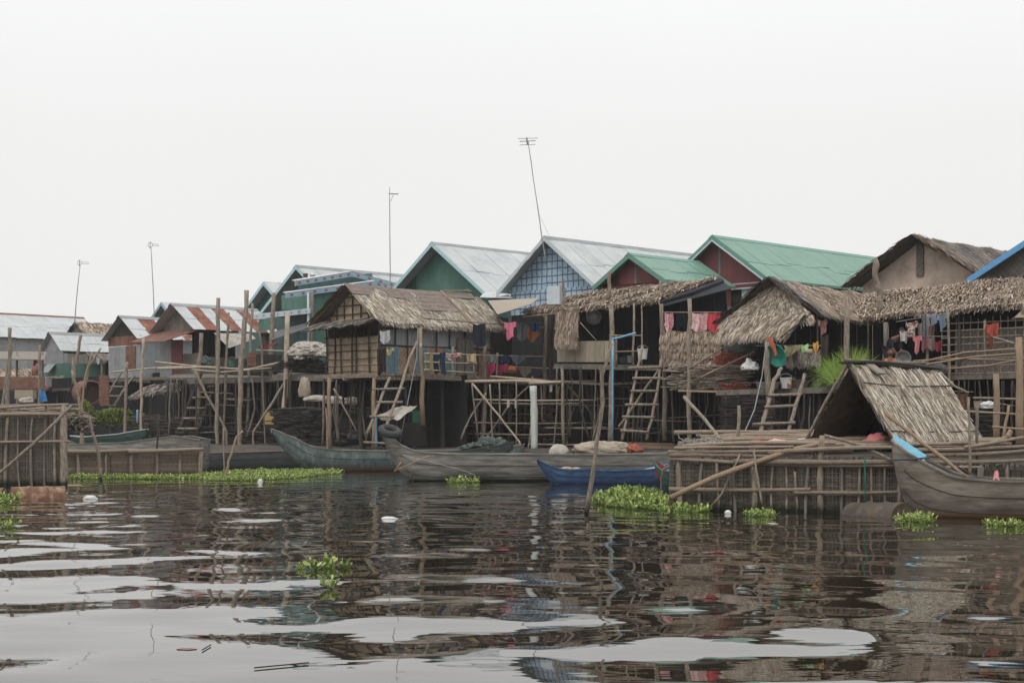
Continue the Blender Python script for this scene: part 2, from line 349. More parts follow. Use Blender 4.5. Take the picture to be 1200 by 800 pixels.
# ------------------------------------------------------------------ terrain, water
def shore_y(x):      # distance of the bank's edge
    pts = [(-90, 88), (-34, 76), (-20, 70), (-12, 66), (-6, 63), (-1, 58), (4, 55), (8, 47), (11, 42), (30, 41), (80, 30)]
    for (x0, y0), (x1, y1) in zip(pts, pts[1:]):
        if x0 <= x <= x1: return y0+(y1-y0)*(x-x0)/(x1-x0)
    return 88 if x < 0 else 30
def ground_z(x, y):
    d = y-shore_y(x)
    if d < -3: return -.8
    z = -.8+1.55*min(1, max(0, (d+3)/6))**.8
    return z+.06*math.sin(x*1.3+y*.7)*math.sin(x*.4-y*.9)*min(1, max(0, d+2))
mb = MB(); xs = [-700, -300, -120]+[-70+i*1.0 for i in range(141)]+[120, 300, 700]
ys = [-300, -50, 10]+[25+i*.9 for i in range(95)]+[130, 180, 300, 600, 1100]
vs = [(x, y, ground_z(x, y)) for y in ys for x in xs]; n = len(xs)
mb.mesh(vs, [(j*n+i, j*n+i+1, (j+1)*n+i+1, (j+1)*n+i) for j in range(len(ys)-1) for i in range(n-1)], .5)
tag(mb.build('ground', m['ground'], smooth=True), kind='structure')
# water: modelled swell near the viewer, fine ripple as bump
wm, t, b = nodes('river_water'); L = t.links.new
b.inputs['Base Color'].default_value = (.024, .019, .012, 1); b.inputs['Roughness'].default_value = .015
b.inputs['IOR'].default_value = 1.7
tc = t.nodes.new('ShaderNodeTexCoord'); mp = t.nodes.new('ShaderNodeMapping'); mp.inputs['Scale'].default_value = (.55, 1, 1)
L(tc.outputs['Object'], mp.inputs[0])
n1 = t.nodes.new('ShaderNodeTexNoise'); n1.inputs['Scale'].default_value = 2.6; n1.inputs['Detail'].default_value = 2; L(mp.outputs[0], n1.inputs['Vector'])
b1 = t.nodes.new('ShaderNodeBump'); b1.inputs['Strength'].default_value = 1.; b1.inputs['Distance'].default_value = .0028
L(n1.outputs['Fac'], b1.inputs['Height']); L(b1.outputs[0], b.inputs['Normal'])
rs = np.random.RandomState(3)
gx = np.arange(-26, 26.01, .1); gy = np.arange(5, 60, .075)
GX, GY = np.meshgrid(gx, gy)
H = np.zeros_like(GX)
for lam, sl, k in [(3.2, .0068, 8), (1.9, .0135, 12), (1.1, .0140, 14), (.6, .0055, 10)]:
    for _ in range(k):
        th = rs.uniform(0, math.pi); l = lam*rs.uniform(.75, 1.3); kk = 2*math.pi/l
        a = sl/kk*math.sqrt(2.)*1.35/math.sqrt(k)*rs.uniform(.7, 1.3)
        ph = rs.uniform(0, 6.28)+.7*np.sin(GX*.31+rs.uniform(0, 6))+.7*np.sin(GY*.23+GX*.1+rs.uniform(0, 6))
        H += (1. if lam > 1.5 else np.clip((GY-7)/20, .18 if lam < 1 else .5, 1))*a*np.sin(kk*(math.cos(th)*GX+math.sin(th)*GY)+ph)
near = np.clip((62-GY)/30., .45, 1)
edge = np.clip((26-np.abs(GX))/2, 0, 1)*np.clip((GY-5)/1, 0, 1)*np.clip((59.9-GY)/4, 0, 1)
H *= near*edge
ny, nx = GX.shape
co = np.stack([GX, GY, H], -1).reshape(-1, 3)
idx = np.arange(nx*ny).reshape(ny, nx)
q = np.stack([idx[:-1, :-1], idx[:-1, 1:], idx[1:, 1:], idx[1:, :-1]], -1).reshape(-1, 4)
X0, X1, Y0, Y1 = gx[0], gx[-1], gy[0], gy[-1]; N = len(co)
ext = np.array([[-600, -300, 0], [600, -300, 0], [600, 400, 0], [-600, 400, 0], [X0, Y0, 0], [X1, Y0, 0], [X1, Y1, 0], [X0, Y1, 0]])
co = np.vstack([co, ext]); q = np.vstack([q, np.array([[0, 1, 5, 4], [1, 2, 6, 5], [2, 3, 7, 6], [3, 0, 4, 7]])+N])
me = bpy.data.meshes.new('water'); me.vertices.add(len(co)); me.vertices.foreach_set('co', co.ravel())
me.loops.add(q.size); me.loops.foreach_set('vertex_index', q.ravel().astype(np.int32))
me.polygons.add(len(q)); me.polygons.foreach_set('loop_start', np.arange(0, q.size, 4, dtype=np.int32))
me.update(calc_edges=True); me.validate(); me.polygons.foreach_set('use_smooth', [True]*len(me.polygons)); me.materials.append(wm)
wo = bpy.data.objects.new('water', me); S.collection.objects.link(wo); tag(wo, kind='structure')
# ------------------------------------------------------------------ houses
class House:
    def __init__(s, name, label, ap, w, drop, L, group=None, cat='house', base=.75):
        s.A = P(*ap); s.w, s.drop, s.L = w, drop, L
        c = s.at(L/2, 0, base); s.o = empty(name, c, label, cat, group)
    def at(s, u, v, z): 
        p = s.A+UV_*u+VV_*v; p.z = z; return p
    def roof(s, mt, trim=None, th=.035, rust=None, sheet=.8, ov=.0, cap=None):
        zr, ze = s.A.z, s.A.z-s.drop; mb = MB(); n = max(1, int(s.L/sheet)); sl = math.hypot(s.w, s.drop)
        for sd in (1, -1):
            for i in range(n):
                u0, u1 = s.L*i/n, s.L*(i+1)/n+.03; dz = .006*(i % 2)+rnd(.002)
                g_ = (rust[i % len(rust)] if rust else .05)
                cut = rnd(.5, .62); ev = 1+rnd(.0, .022)
                for f0, f1, lift_, gg_ in ((cut-.02, ev, 0., g_), (0., cut+.02, .014, g_ if random.random() < .9 else max(.05, g_*.4))):
                    P_ = lambda u, f, e=0.: s.at(u, sd*s.w*f, zr-s.drop*f+dz+lift_+e)
                    a, b_, c, d_ = P_(u0, f0), P_(u1, f0, rnd(.006)), P_(u1, f1, rnd(.01)), P_(u0, f1, rnd(.01))
                    uv = [(u0, sl*f0), (u1, sl*f0), (u1, sl*f1), (u0, sl*f1)]; tn = rnd(.22, .78)
                    if sd == 1: mb.slab(d_, c, b_, a, .012, tn, gg_, [uv[3], uv[2], uv[1], uv[0]])
                    else: mb.slab(a, b_, c, d_, .012, tn, gg_, uv)
        r = mb.build('roof', mt, s.o); s.rf = r
        if cap:
            k = MB()
            for sd in (1, -1):
                a, b_ = s.at(-.03, 0, zr+.03), s.at(s.L+.03, 0, zr+.03); dn = VV_*sd*.18-UP*(.18*s.drop/s.w)
                if sd == 1: k.slab(a+dn, b_+dn, b_, a, .012, .5)
                else: k.slab(a, b_, b_+dn, a+dn, .012, .5)
            k.build('ridge_cap', cap, r)
        if trim:
            for sd in (1, -1):
                k = MB(); a, b_ = s.at(-.025, 0, zr-.02), s.at(-.025, sd*(s.w+.03), ze-.04); k.slab(*( [b_-UP*.14, a-UP*.14, a+UP*.03, b_+UP*.03] if sd == -1 else [a-UP*.14, b_-UP*.14, b_+UP*.03, a+UP*.03]), .035, .5)
                k.build('bargeboard', trim, r)
            k = MB(); k.beam(s.at(0, s.w+.02, ze-.03), s.at(s.L, s.w+.02, ze-.03), .03, .08); k.build('eave_board', trim, r)
        return r
    def gable(s, mt, u=.35, zb=None, name='gable_wall', boards=0, lines=None):
        zb = zb if zb is not None else s.A.z-s.drop; k = (s.A.z-.06-zb)/ (s.drop/s.w) if s.drop else s.w
        k = min(k, s.w-.08); top = s.A.z-.06
        a, b_, c = s.at(u, -k, top-k*s.drop/s.w), s.at(u, k, top-k*s.drop/s.w), s.at(u, 0, top)
        mb = MB(); o = UV_*.04
        if boards:
            n = int(2*k/boards)
            for i in range(n):
                v0, v1 = -k+2*k*i/n, -k+2*k*(i+1)/n-.008; f_ = lambda v: top-abs(v)*s.drop/s.w
                z0 = a.z
                q = [s.at(u, v0, z0), s.at(u, v1, z0), s.at(u, v1, f_(v1)), s.at(u, v0, f_(v0))]
                off = UV_*rnd(0, .006)
                mb.slab(*[x+off for x in q], .03, rnd(.3, .7))
        else:
            mb.face([a, b_, c], .5, 0, [(0, 0), (2*k, 0), (k, top-a.z)]); mb.face([c+o, b_+o, a+o], .5)
            mb.face([a, a+o, b_+o, b_], .5)
        g_ = mb.build(name, mt, s.o)
        if lines:
            l = MB()
            for v in lines: l.beam(s.at(u-.02, v, a.z), s.at(u-.02, v, top-abs(v)*s.drop/s.w-.02), .06, .03, .5)
            l.build('batten', m['green_trim'], g_)
        return g_
    def wall(s, u0, v0, u1, v1, z0, z1, mt, board=0., name='wall', tint=None, g=0., th=.04):
        a, b_ = s.at(u0, v0, z0), s.at(u1, v1, z0); L_ = (b_-a).length; mb = MB()
        if board:
            n = max(1, round(L_/board))
            for i in range(n):
                p, q_ = a.lerp(b_, i/n), a.lerp(b_, (i+1)/n-.01/L_); dz = rnd(.01)
                mb.slab(p, q_, q_+UP*(z1-z0+dz), p+UP*(z1-z0+dz), th, rnd(.2, .8) if tint is None else tint, g)
        else: mb.slab(a, b_, b_+UP*(z1-z0), a+UP*(z1-z0), th, .5 if tint is None else tint, g)
        return mb.build(name, mt, s.o)
    def floor(s, u0, u1, v0, v1, z, mt=None, th=.07, name='floor'):
        mb = MB(); n = max(2, int((u1-u0)/.16))
        for i in range(n):
            a, b_ = u0+(u1-u0)*i/n, u0+(u1-u0)*(i+1)/n-.012
            j = rnd(.04); mb.slab(s.at(a, v0, z), s.at(a, v1+j, z), s.at(b_, v1+j, z), s.at(b_, v0, z), th, rnd(.2, .8), nrm=UP)
        mb.slab(s.at(u0, v0, z-.075), s.at(u0, v1-.03, z-.075), s.at(u1, v1-.03, z-.075), s.at(u1, v0, z-.075), .05, .3, nrm=UP)
        for v in (v1-.06, (v0+v1)/2): mb.beam(s.at(u0-.1, v, z-.15), s.at(u1+.1, v, z-.15), .07, .09, .4)
        return mb.build(name, mt or m['plank'], s.o)
    def post(s, u, v, z1, z0=.5, r=.06, mt=None, name='post', lean=.05):
        mb = MB(); a = s.at(u+rnd(lean), v+rnd(lean), z0); mb.pole(a, s.at(u, v, z1), r*1.08, r*.9, .012)
        return mb.build(name, mt or m['pole_dark'], s.o, smooth=True)
    def ppost(s, pts, rpx, mt=None, name='post', tint=None):
        return ptube(name, pts, rpx, mt or m['pole'], s.o, tint=tint)
    def lower(s, v0, v1, u=2.6, z0=.5, z1=3.3, mt=None):  # added backdrop that keeps the sky from showing under the floor
        return s.wall(u, v0, u, v1, z0, z1, mt or m['dark_void'], .3, 'shade_backdrop')
def ptube(name, pts, rpx, mt, parent=None, tint=None, n=7, taper=.85, jit=.5):
    """tube through points given where they stand in the photo and how far off they are"""
    W_ = [P(*p) for p in pts]; mb = MB(); k = F/pts[0][2]
    out = []
    for i in range(len(W_)-1):
        sg = 2 if len(W_) > 4 else 4
        for j in range(sg): 
            q = W_[i].lerp(W_[i+1], j/sg)
            if 0 < i+j: q = q+Vector((rnd(jit), rnd(jit), 0))*rpx/k*.8
            out.append(q)
    out.append(W_[-1]); r0 = rpx/k; N_ = len(out)
    mb.tube(out, [r0*(1+(taper-1)*i/(N_-1))*rnd(.86, 1.14) for i in range(N_)], n, tint if tint is not None else rnd(.3, .7))
    return mb.build(name, mt, parent, smooth=True)
def pole_thing(label, pts, rpx, mt='pole', name='wooden_pole', cat='pole', group=None, tint=None, **k):
    o = ptube(name, pts, rpx, m[mt], tint=tint, **k); return tag(o, label, cat, group)
def wquad(parent, name, pts, mt, th=.03, board=0., tint=None, vert=True):
    """a panel given by 4 world points: bottom-left, bottom-right, top-right, top-left"""
    a, b_, c, d_ = [Vector(p) for p in pts]; mb = MB()
    L_ = (b_-a).length; n = max(1, round(L_/board)) if board else 1
    for i in range(n):
        s0, s1 = i/n, (i+1)/n-(.01/L_ if board else 0)
        mb.slab(a.lerp(b_, s0), a.lerp(b_, s1), d_.lerp(c, s1), d_.lerp(c, s0), th, (rnd(.2, .8) if board else .5) if tint is None else tint,
                uv=[(L_*s0, 0), (L_*s1, 0), (L_*s1, (d_-a).length), (L_*s0, (d_-a).length)])
    return mb.build(name, mt, parent)

# --- far left: long zinc-roofed shed
h = House('metal_roof_shed', 'long pale zinc roofed shed at the far left behind all the other houses', (-70, 363, 92.6), 2.6, 1.55, 9.2, cat='shed')
h.roof(m['zinc'], rust=[.05, .05, .05, .2, .05, .05, .1], cap=m['rust_sheet'])
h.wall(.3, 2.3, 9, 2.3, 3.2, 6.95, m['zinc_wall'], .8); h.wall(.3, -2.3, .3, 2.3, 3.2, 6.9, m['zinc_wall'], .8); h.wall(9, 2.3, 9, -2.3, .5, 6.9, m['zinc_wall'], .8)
h.floor(0, 9.2, -2.4, 2.8, 3.2); h.lower(-2.5, 3, 8.8)
h.wall(0, 2.2, 8.8, 2.2, .5, 3.2, m['dark_void'], .4, 'shade_backdrop')  # added shade-dark backdrop along the open underside of the shed
for u in (.5, 2.5, 4.5, 6.5, 8.6): h.post(u, 2.75, 3.2, .4, .08)
for z in (3.9,): 
    mb = MB(); thatch(mb, h.at(0, 2.35, 5.0), h.at(9, 2.35, 5.0), h.at(9, 3.5, 4.45), h.at(0, 3.5, 4.45), 900, .5, .07, fringe=120)
    mb.build('awning', m['thatch_brown'], h.o)
# --- small thatched ridge behind
h = House('thatched_hut', 'small brown thatched hut roof showing behind the little zinc house at far left', (87, 377, 86), 1.2, .85, 3.2, cat='hut')
mb = MB()
for sd in (1, -1): thatch(mb, h.at(0, 0, h.A.z), h.at(3.2, 0, h.A.z), h.at(3.2, sd*1.2, h.A.z-.85), h.at(0, sd*1.2, h.A.z-.85), 700, .4, .06, fringe=60)
mb.build('roof', m['thatch_brown'], h.o); h.gable(m['weave_grey'], .2)
h.wall(.2, -1.1, .2, 1.1, 3.4, h.A.z-.8, m['weave_grey']); h.wall(.2, 1.1, 3, 1.1, 3.4, h.A.z-.8, m['weave_grey'])
for u in (.3, 2.9):
    for v in (-1, 1): h.post(u, v, 3.6, .5)
# --- small zinc house
h = House('stilt_house', 'little grey zinc stilt house with green lower boards, leftmost of the small houses', (57, 389, 80), 1.15, .95, 5.2)
h.roof(m['zinc'], rust=[.05, .3, .05, .05, .25, .05], cap=m['zinc_wall'])
h.gable(m['zinc_wall'], .25)
ze = h.A.z-.95
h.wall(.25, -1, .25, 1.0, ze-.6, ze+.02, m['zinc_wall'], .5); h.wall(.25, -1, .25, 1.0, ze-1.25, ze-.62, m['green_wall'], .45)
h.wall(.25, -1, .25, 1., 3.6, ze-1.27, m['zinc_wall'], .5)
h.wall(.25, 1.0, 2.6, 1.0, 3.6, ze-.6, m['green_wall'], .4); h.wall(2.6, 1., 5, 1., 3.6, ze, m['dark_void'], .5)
mb = MB(); q = [h.at(-.2, -.5, 4.3), h.at(-.2, .3, 4.3), h.at(.22, .3, 4.75), h.at(.22, -.5, 4.75)]; mb.slab(*q, .02); mb.build('shutter', m['zinc_wall'], h.o)
mb = MB(); thatch(mb, h.at(1.4, 1.1, ze-.05), h.at(5, 1.1, ze-.05), h.at(5, 2.0, ze-.42), h.at(1.4, 2.0, ze-.42), 350, .4, .06, fringe=60); mb.build('awning', m['thatch_grey'], h.o)
h.floor(0, 5.2, -1.1, 2.1, 3.5)
for u in (.2, 1.8, 3.4, 5):
    for v in (-1, .5, 2): h.post(u, v, 3.4 if v < 2 else 5., .4, .055, m['pole'])
h.lower(-2, 2.2, 4.6)
# --- rusty small house
h = House('stilt_house', 'narrow stilt house with a white and rust striped roof beside the hanging ladder', (139, 370, 72), 1.5, 1.05, 4.2)
h.roof(m['zinc_rusty'], rust=[.1, .95, .2, .75, .1], cap=m['zinc_wall'])
h.gable(m['plank_dark'], .3); ze = h.A.z-1.05
h.wall(.28, -1.35, .28, 1.35, ze-.28, ze+.15, m['rust_sheet'], .5)
h.wall(.3, -1.35, .3, .15, 3.8, ze-.3, m['zinc_wall'], .6); h.wall(.3, .95, .3, 1.35, 3.8, ze-.3, m['zinc_wall'], .4)
h.wall(.26, .15, .26, .95, 4.2, ze-.3, m['rust_sheet'], 0, 'door')
h.wall(.3, .15, .3, .95, 3.8, 4.2, m['zinc_wall'], .4)
h.wall(.3, 1.35, 4, 1.35, 3.8, ze-.05, m['zinc_wall'], .7, g=.2); h.floor(0, 4.2, -1.4, 1.7, 3.75)
for u in (.3, 2, 4):
    for v in (-1.2, 0, 1.5): h.post(u, v, 3.7, .5, .055)
h.lower(-1.8, 2, 3.6)
# small peak behind
h = House('stilt_house', 'zinc roofed house peak with pale blue edge behind the two rusty roofs', (189, 354, 79), 1.8, 1.4, 6)
h.roof(m['zinc'], m['blue_trim']); h.gable(m['plank_dark'], .4); ze = h.A.z-1.4
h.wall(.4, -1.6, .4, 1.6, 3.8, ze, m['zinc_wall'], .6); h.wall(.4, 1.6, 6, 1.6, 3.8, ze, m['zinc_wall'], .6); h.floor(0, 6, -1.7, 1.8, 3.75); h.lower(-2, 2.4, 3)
for u in (.4, 3, 5.6):
    for v in (-1.5, 1.5): h.post(u, v, 3.7, .5)
# --- rusty house
h = House('stilt_house', 'grey stilt house under a rust streaked corrugated roof, brown awning over its front', (200, 356, 66), 1.65, 1.1, 4.3)
h.roof(m['zinc_rusty'], rust=[.05, .9, .1, .85, .15, .8, .05], sheet=.6, cap=m['zinc_wall']); ze = h.A.z-1.1
h.gable(m['plank'], .45, boards=.35)
mb = MB(); q = [h.at(-.9, -1.7, ze-.45), h.at(-.9, .9, ze-.5), h.at(.4, 1.45, ze+.0), h.at(.4, -1.5, ze+.05)]; mb.slab(*q, .02, .5); mb.build('awning', m['rust_sheet'], h.o)
h.wall(.45, -1.5, .45, -.6, 3.7, ze-.2, m['zinc_wall'], .45); h.wall(.42, -.6, .42, .2, 4.2, ze-.35, m['red_panel'], 0, 'door')
h.wall(.45, -.6, .45, .2, 3.7, 4.18, m['rust_sheet'], .3)
h.wall(.45, .2, .45, 1.45, 3.7, 4.6, m['plank'], .4)
h.wall(.45, 1.45, 4.1, 1.45, 3.7, 4.45, m['plank'], .4); h.wall(2., -1.2, 2., 1.3, 3.7, ze+.2, m['dark_void'], .5)
h.wall(2, -1.4, 4.2, -1.4, 3.7, ze, m['dark_void'], .5); h.wall(3.5, 1.45, 4.1, 1.45, 4.45, ze, m['plank'], .3)
mb = MB(); q = [h.at(1.2, 2.4, ze-.75), h.at(2.6, 2.3, ze-.3), h.at(2.8, 1.6, ze-.05), h.at(1., 1.6, ze-.1)]; mb.slab(*q, .015); mb.build('side_awning', m['tarp_white'], h.o)
h.floor(-.4, 4.3, -1.6, 2.3, 3.65)
for u in (0, 1.4, 2.8, 4.1):
    for v in (-1.4, .2, 1.6): h.post(u, v, 3.6, .4, .06)
for u in (1.2, 3.9): h.post(u, 1.5, ze, 3.6, .06, m['pole'])
h.lower(-2.2, 3.8, 3.4)
EX = h
# thatched lean-to under it
Z0 = 64.5; o = empty('thatched_lean_to', P(190, 505, 64), 'low grey thatched lean-to sloping beneath the rusty roofed house', 'shelter')
mb = MB(); thatch(mb, P(172, 452, 66), P(226, 446, 64.5), P(212, 456, 62.5), P(152, 466, 64), 900, .45, .06, fringe=120); mb.build('roof', m['thatch_grey'], o)
for px, py in ((165, 463), (196, 460), (207, 457), (178, 462)): ptube('post', [(px, py, 63.6), (px+rnd(1), 505, 63.6)], 1.2, m['pole_dark'], o)
# --- blue edged twin gables
h = House('stilt_house', 'zinc roofed house with pale blue gable edge just left of the big green house', (309, 330, 70), 2.4, 1.85, 8)
h.roof(m['zinc'], m['teal_trim'], ov=.2); h.gable(m['green_teal'], .5, boards=.4); ze = h.A.z-1.85
h.wall(.5, -2.1, .5, 2.1, 3.7, ze, m['green_teal'], .4); h.wall(.5, 2.1, 8, 2.1, 3.7, ze, m['green_teal'], .4); h.floor(0, 8, -2.2, 2.3, 3.65); h.lower(-2.6, 3, 2)
for u in (.4, 2.4, 5, 7.6):
    for v in (-2, 0, 2): h.post(u, v, 3.6, .5)
h = House('stilt_house', 'big green boarded house with a zinc roof and blue fascias painted with red flowers', (347, 311, 64), 2.55, 1.85, 8)
h.roof(m['zinc'], m['teal_trim'], cap=m['zinc_wall']); h.gable(m['green_teal'], .7, boards=.4); ze = h.A.z-1.85
h.wall(1.4, -2.4, 1.4, 2.4, 4.9, ze+.1, m['green_teal'], .4)
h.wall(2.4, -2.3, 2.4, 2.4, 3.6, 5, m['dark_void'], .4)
h.wall(.7, 2.4, 7.8, 2.4, 3.6, ze, m['green_wall'], .4)
h.floor(-.4, 7.8, -2.5, 3.9, 3.6)
HB = h
def fascia(h, pts, hh, n_fl, mt='blue_trim', big=.062):
    mb = MB(); fl = MB()
    for a, b_ in zip(pts, pts[1:]):
        a, b_ = Vector(a), Vector(b_); mb.slab(a-UP*hh, b_-UP*hh, b_, a, .04)
        nr = (b_-a).cross(UP).normalized(); nr = nr if nr.y < 0 else -nr
        for i in range(n_fl):
            c = a.lerp(b_, (i+.5)/n_fl)-UP*hh*.5+nr*.012; d_ = (b_-a).normalized()
            fl.mesh([c+d_*math.cos(q)*big*(1.3+.2*math.cos(5*q))+UP*math.sin(q)*big*.75*(1+.2*math.cos(5*q)) for q in [2*math.pi*k/15 for k in range(15)]], [tuple(range(15))], rnd(.3, .7))
    f_ = mb.build('fascia', m[mt], h.o); fl.build('painted_flower', m['flower'] if mt == 'blue_trim' else m['blue_strong'], f_)
a1, a2, a3 = P(346, 329, 61.5), P(413, 318, 63.5), P(503, 342, 66.4)
fascia(h, [a1, a2, a3], .2, 7)
mb = MB()
for p, q_ in ((a1, a2), (a2, a3)):
    bk = -VV_*.22; p1, q1 = p+UP*.0, q_+UP*.0; mb.slab(p1, q1, q1+bk+UP*.05, p1+bk+UP*.05, .03, nrm=UP)
mb.build('side_roof', m['zinc'], h.o)
b1_, b2_, b3_ = P(335, 343, 60.5), P(440, 329, 63.6), P(500, 346, 65.6)
fascia(h, [b1_, b2_, b3_], .2, 8)
mb = MB()
for p, q_ in ((b1_, b2_), (b2_, b3_)): bk = -VV_*.2; mb.slab(p, q_, q_+bk+UP*.04, p+bk+UP*.04, .03, nrm=UP)
mb.build('porch_roof', m['zinc'], h.o)
wquad(h.o, 'wall', [P(362, 442, 61.5), P(440, 442, 64), P(440, 333, 64), P(362, 340, 61.5)], m['green_wall'], board=.4)
wquad(h.o, 'wall', [P(330, 363, 64.2), P(362, 362, 62), P(362, 342, 62), P(330, 346, 64.2)], m['green_wall'], board=.5)
wquad(h.o, 'upper_wall', [P(350, 342, 62.6), P(440, 334, 64.6), P(436, 320, 64.6), P(350, 330, 62.6)], m['green_teal'], board=.5)
fascia(h, [P(297, 368, 63), P(363, 361, 61)], .2, 8, 'white_trim', .045)
wquad(h.o, 'wall', [P(303, 388, 66), P(322, 386, 65), P(322, 372, 65), P(303, 374, 66)], m['green_wall'], board=.5)
wquad(h.o, 'shade_roof', [P(318, 398, 60.5), P(360, 384, 60.5), P(360, 378, 63), P(322, 388, 63)], m['tarp_grey'])
h.ppost([(361, 343, 61.2), (361, 442, 61.2)], 1.6, m['white_trim'], 'column'); h.ppost([(365, 343, 61.2), (365, 442, 61.2)], 2.2, m['plank'], 'column')
for u in (0, 2, 4.4, 7):
    for v in (-2.3, -.2, 1.8, 3.6): h.post(u, v, 3.55, .4, .07)
h.lower(-3, 4.2, 2.6, .4, 3.6)
for y_ in (412,): h.ppost([(300, y_-2, 60.5), (400, y_+1, 59.5)], .8, m['bamboo'], 'rail')
wquad(h.o, 'washing_up_rack', [P(300, 434, 60.5), P(330, 434, 60.2), P(330, 415, 60.2), P(300, 415, 60.5)], m['plank_dark'], board=.3)
# --- green gable
h = House('stilt_house', 'house with a plain green gable and pale zinc roof, tall in the centre left', (506, 284, 62), 3.05, 2.15, 8)
h.roof(m['zinc'], m['teal_trim'], cap=m['zinc_wall']); h.gable(m['green_wall'], .55, boards=1.2); ze = h.A.z-2.15
h.wall(.55, -2.8, .55, 2.8, 3.4, ze, m['green_teal'], .4); h.wall(.55, 2.8, 8, 2.8, 3.4, ze, m['green_teal'], .4); h.floor(0, 8, -3, 3, 3.4); h.lower(-3.4, 4, 1.5)
for u in (.4, 3, 6):
    for v in (-2.8, 0, 2.8): h.post(u, v, 3.3, .5)
mb = MB(); mb.slab(P(562, 348, 58), P(600, 349, 57), P(592, 342, 59), P(568, 342, 60), .02, nrm=UP); mb.build('lean_to_roof', m['zinc'], h.o)
# --- blue checked gable
h = House('stilt_house', 'house with a blue and white chequered gable under a zinc roof with antenna', (638, 277, 56), 2.35, 1.8, 8.9)
h.roof(m['zinc'], m['white_trim'], cap=m['zinc_wall'], rust=[.05]*6+[.12, .05]); h.gable(m['check'], .45); ze = h.A.z-1.8
h.wall(.45, -2.1, .45, 2.1, 5.6, ze, m['check'])
h.wall(.5, -2.1, .5, 2.1, 3.2, 5.6, m['dark_void'], .4); h.wall(.45, 2.1, 8.6, 2.1, 3.2, ze, m['zinc_wall'], .7)
h.wall(-.6, -3.4, 2, -3.2, 3.2, 5.2, m['dark_void'], .4)
h.floor(-2.6, 8.6, -2.3, 2.2, 3.2, m['plank']); h.lower(-4, 3.5, 1.4, .4, 3.2)
for u in (-2.4, -.9, 1.2, 4):
    for v in (-2.2, -.8, .6, 2): h.post(u, v, 3.1, .4, .07)
mb = MB(); mb.slab(P(583, 368, 50.5), P(622, 356, 49), P(632, 349, 53), P(572, 352, 55), .015, nrm=UP); mb.build('tarpaulin_awning', m['tarp_tan'], h.o)
mb = MB()
for a_, b__ in (((606, 318), (616, 306)), ((618, 303), (628, 292))):
    p, q_ = P(*a_, 56.6), P(*b__, 56.2); mb.slab(p, q_, q_+Vector((.1, .6, .15)), p+Vector((.1, .6, .15)), .02, nrm=UP)
mb.build('roof_patch', m['zinc'], h.o)
HJ = h
# terrace with railing, in front of it
e0, e1 = P(497, 438, 48.5), P(648, 447, 53.2); bk = -VV_*2.2
mb = MB(); n = 34
for i in range(n):
    a, b_ = e0.lerp(e1, i/n), e0.lerp(e1, (i+.93)/n); j = VV_*rnd(.06)
    mb.slab(a+j, b_+j, b_+bk, a+bk, .05, rnd(.2, .8), nrm=UP)
mb.beam(e0-UP*.1, e1-UP*.1, .07, .1); mb.beam(e0-UP*.1+bk, e1-UP*.1+bk, .07, .1)
mb.slab(e0-UP*.055, e1-UP*.055, e1-UP*.055+bk, e0-UP*.055+bk, .02, .2, nrm=UP)
mb.build('terrace', m['pole'], h.o)
for pts, r_, mt_ in [([(531, 445, 49.8), (531, 406, 49.8)], 2.2, 'pole'), ([(566, 530, 50.8), (568, 445, 50.8), (569, 402, 50.6)], 3, 'pole'), ([(582, 445, 51), (583, 413, 51)], 1.6, 'pole'),
        ([(555, 443, 50.4), (555, 418, 50.4)], 1.1, 'pole'), ([(605, 447, 51.8), (605, 416, 51.8)], 1.2, 'pole'), ([(521, 441, 49.4), (521, 419, 49.4)], 1, 'pole'),
        ([(638, 525, 52), (638, 445, 52), (640, 362, 52)], 2.4, 'pole'), ([(645, 525, 51.6), (646, 340, 51.4)], 2.8, 'pole_dark')]:
    h.ppost(pts, r_, m[mt_], 'railing_post')
for pts, r_ in [([(497, 414, 48.1), (640, 418, 52.6)], .9), ([(497, 424, 48.1), (560, 426, 50)], .9), ([(497, 433, 48.1), (560, 437, 50)], .9), ([(600, 430, 51.4), (652, 432, 52.6)], .9)]:
    h.ppost(pts, r_, m['bamboo'], 'rail')
# back wall of the terrace room (boards coloured dark as shade)
c0, c1 = e0+bk*.95, e1+bk*.95
wquad(h.o, 'wall', [c0+Vector((1.0, 0.6, .05)), c1+UP*.05, c1+UP*2.2, c0+Vector((1, .6, 2.2))], m['dark_void'], board=.35)

# --- thatched house (left of centre)
h = House('thatched_house', 'thatched stilt house with woven walls, blue shutters and a ladder, left of centre', (405, 336, 49), 1.5, 1.1, 5.5)
zr, ze = h.A.z, h.A.z-1.1
rf = MB(); thatch(rf, h.at(0, 0, zr), h.at(5.5, 0, zr-.02), h.at(5.5, 1.5, ze), h.at(0, 1.5, ze), 8200, .5, .026, yaw=.3, fringe=1000, fl=.28, sag=.06)
thatch(rf, h.at(5.5, 0, zr-.02), h.at(0, 0, zr), h.at(0, -1.5, ze), h.at(5.5, -1.5, ze), 900, .5, .06, fringe=200, t1=.5)
rf = rf.build('roof', m['thatch'], h.o)
mb = MB()
def patch(u0, u1, t0_, t1_, up=.085):
    q = []
    for u, t_ in ((u0, t1_), (u1, t1_), (u1, t0_), (u0, t0_)): q.append(h.at(u, 1.5*t_, zr+up-1.1*t_-.04*math.sin(math.pi*u/5.5)))
    for i in range(5):
        f0, f1 = i/5, (i+1)/5+.03; mb.slab(q[0].lerp(q[3], f0), q[1].lerp(q[2], f0), q[1].lerp(q[2], f1), q[0].lerp(q[3], f1), .02, rnd(.35, .65))
patch(2.05, 3.9, .0, .62, .1); patch(-.05, 2.05, -.02, .28); patch(3.9, 5.3, -.02, .14)
mb.build('mat_cover', m['mat_panel'], rf)
mb = MB()
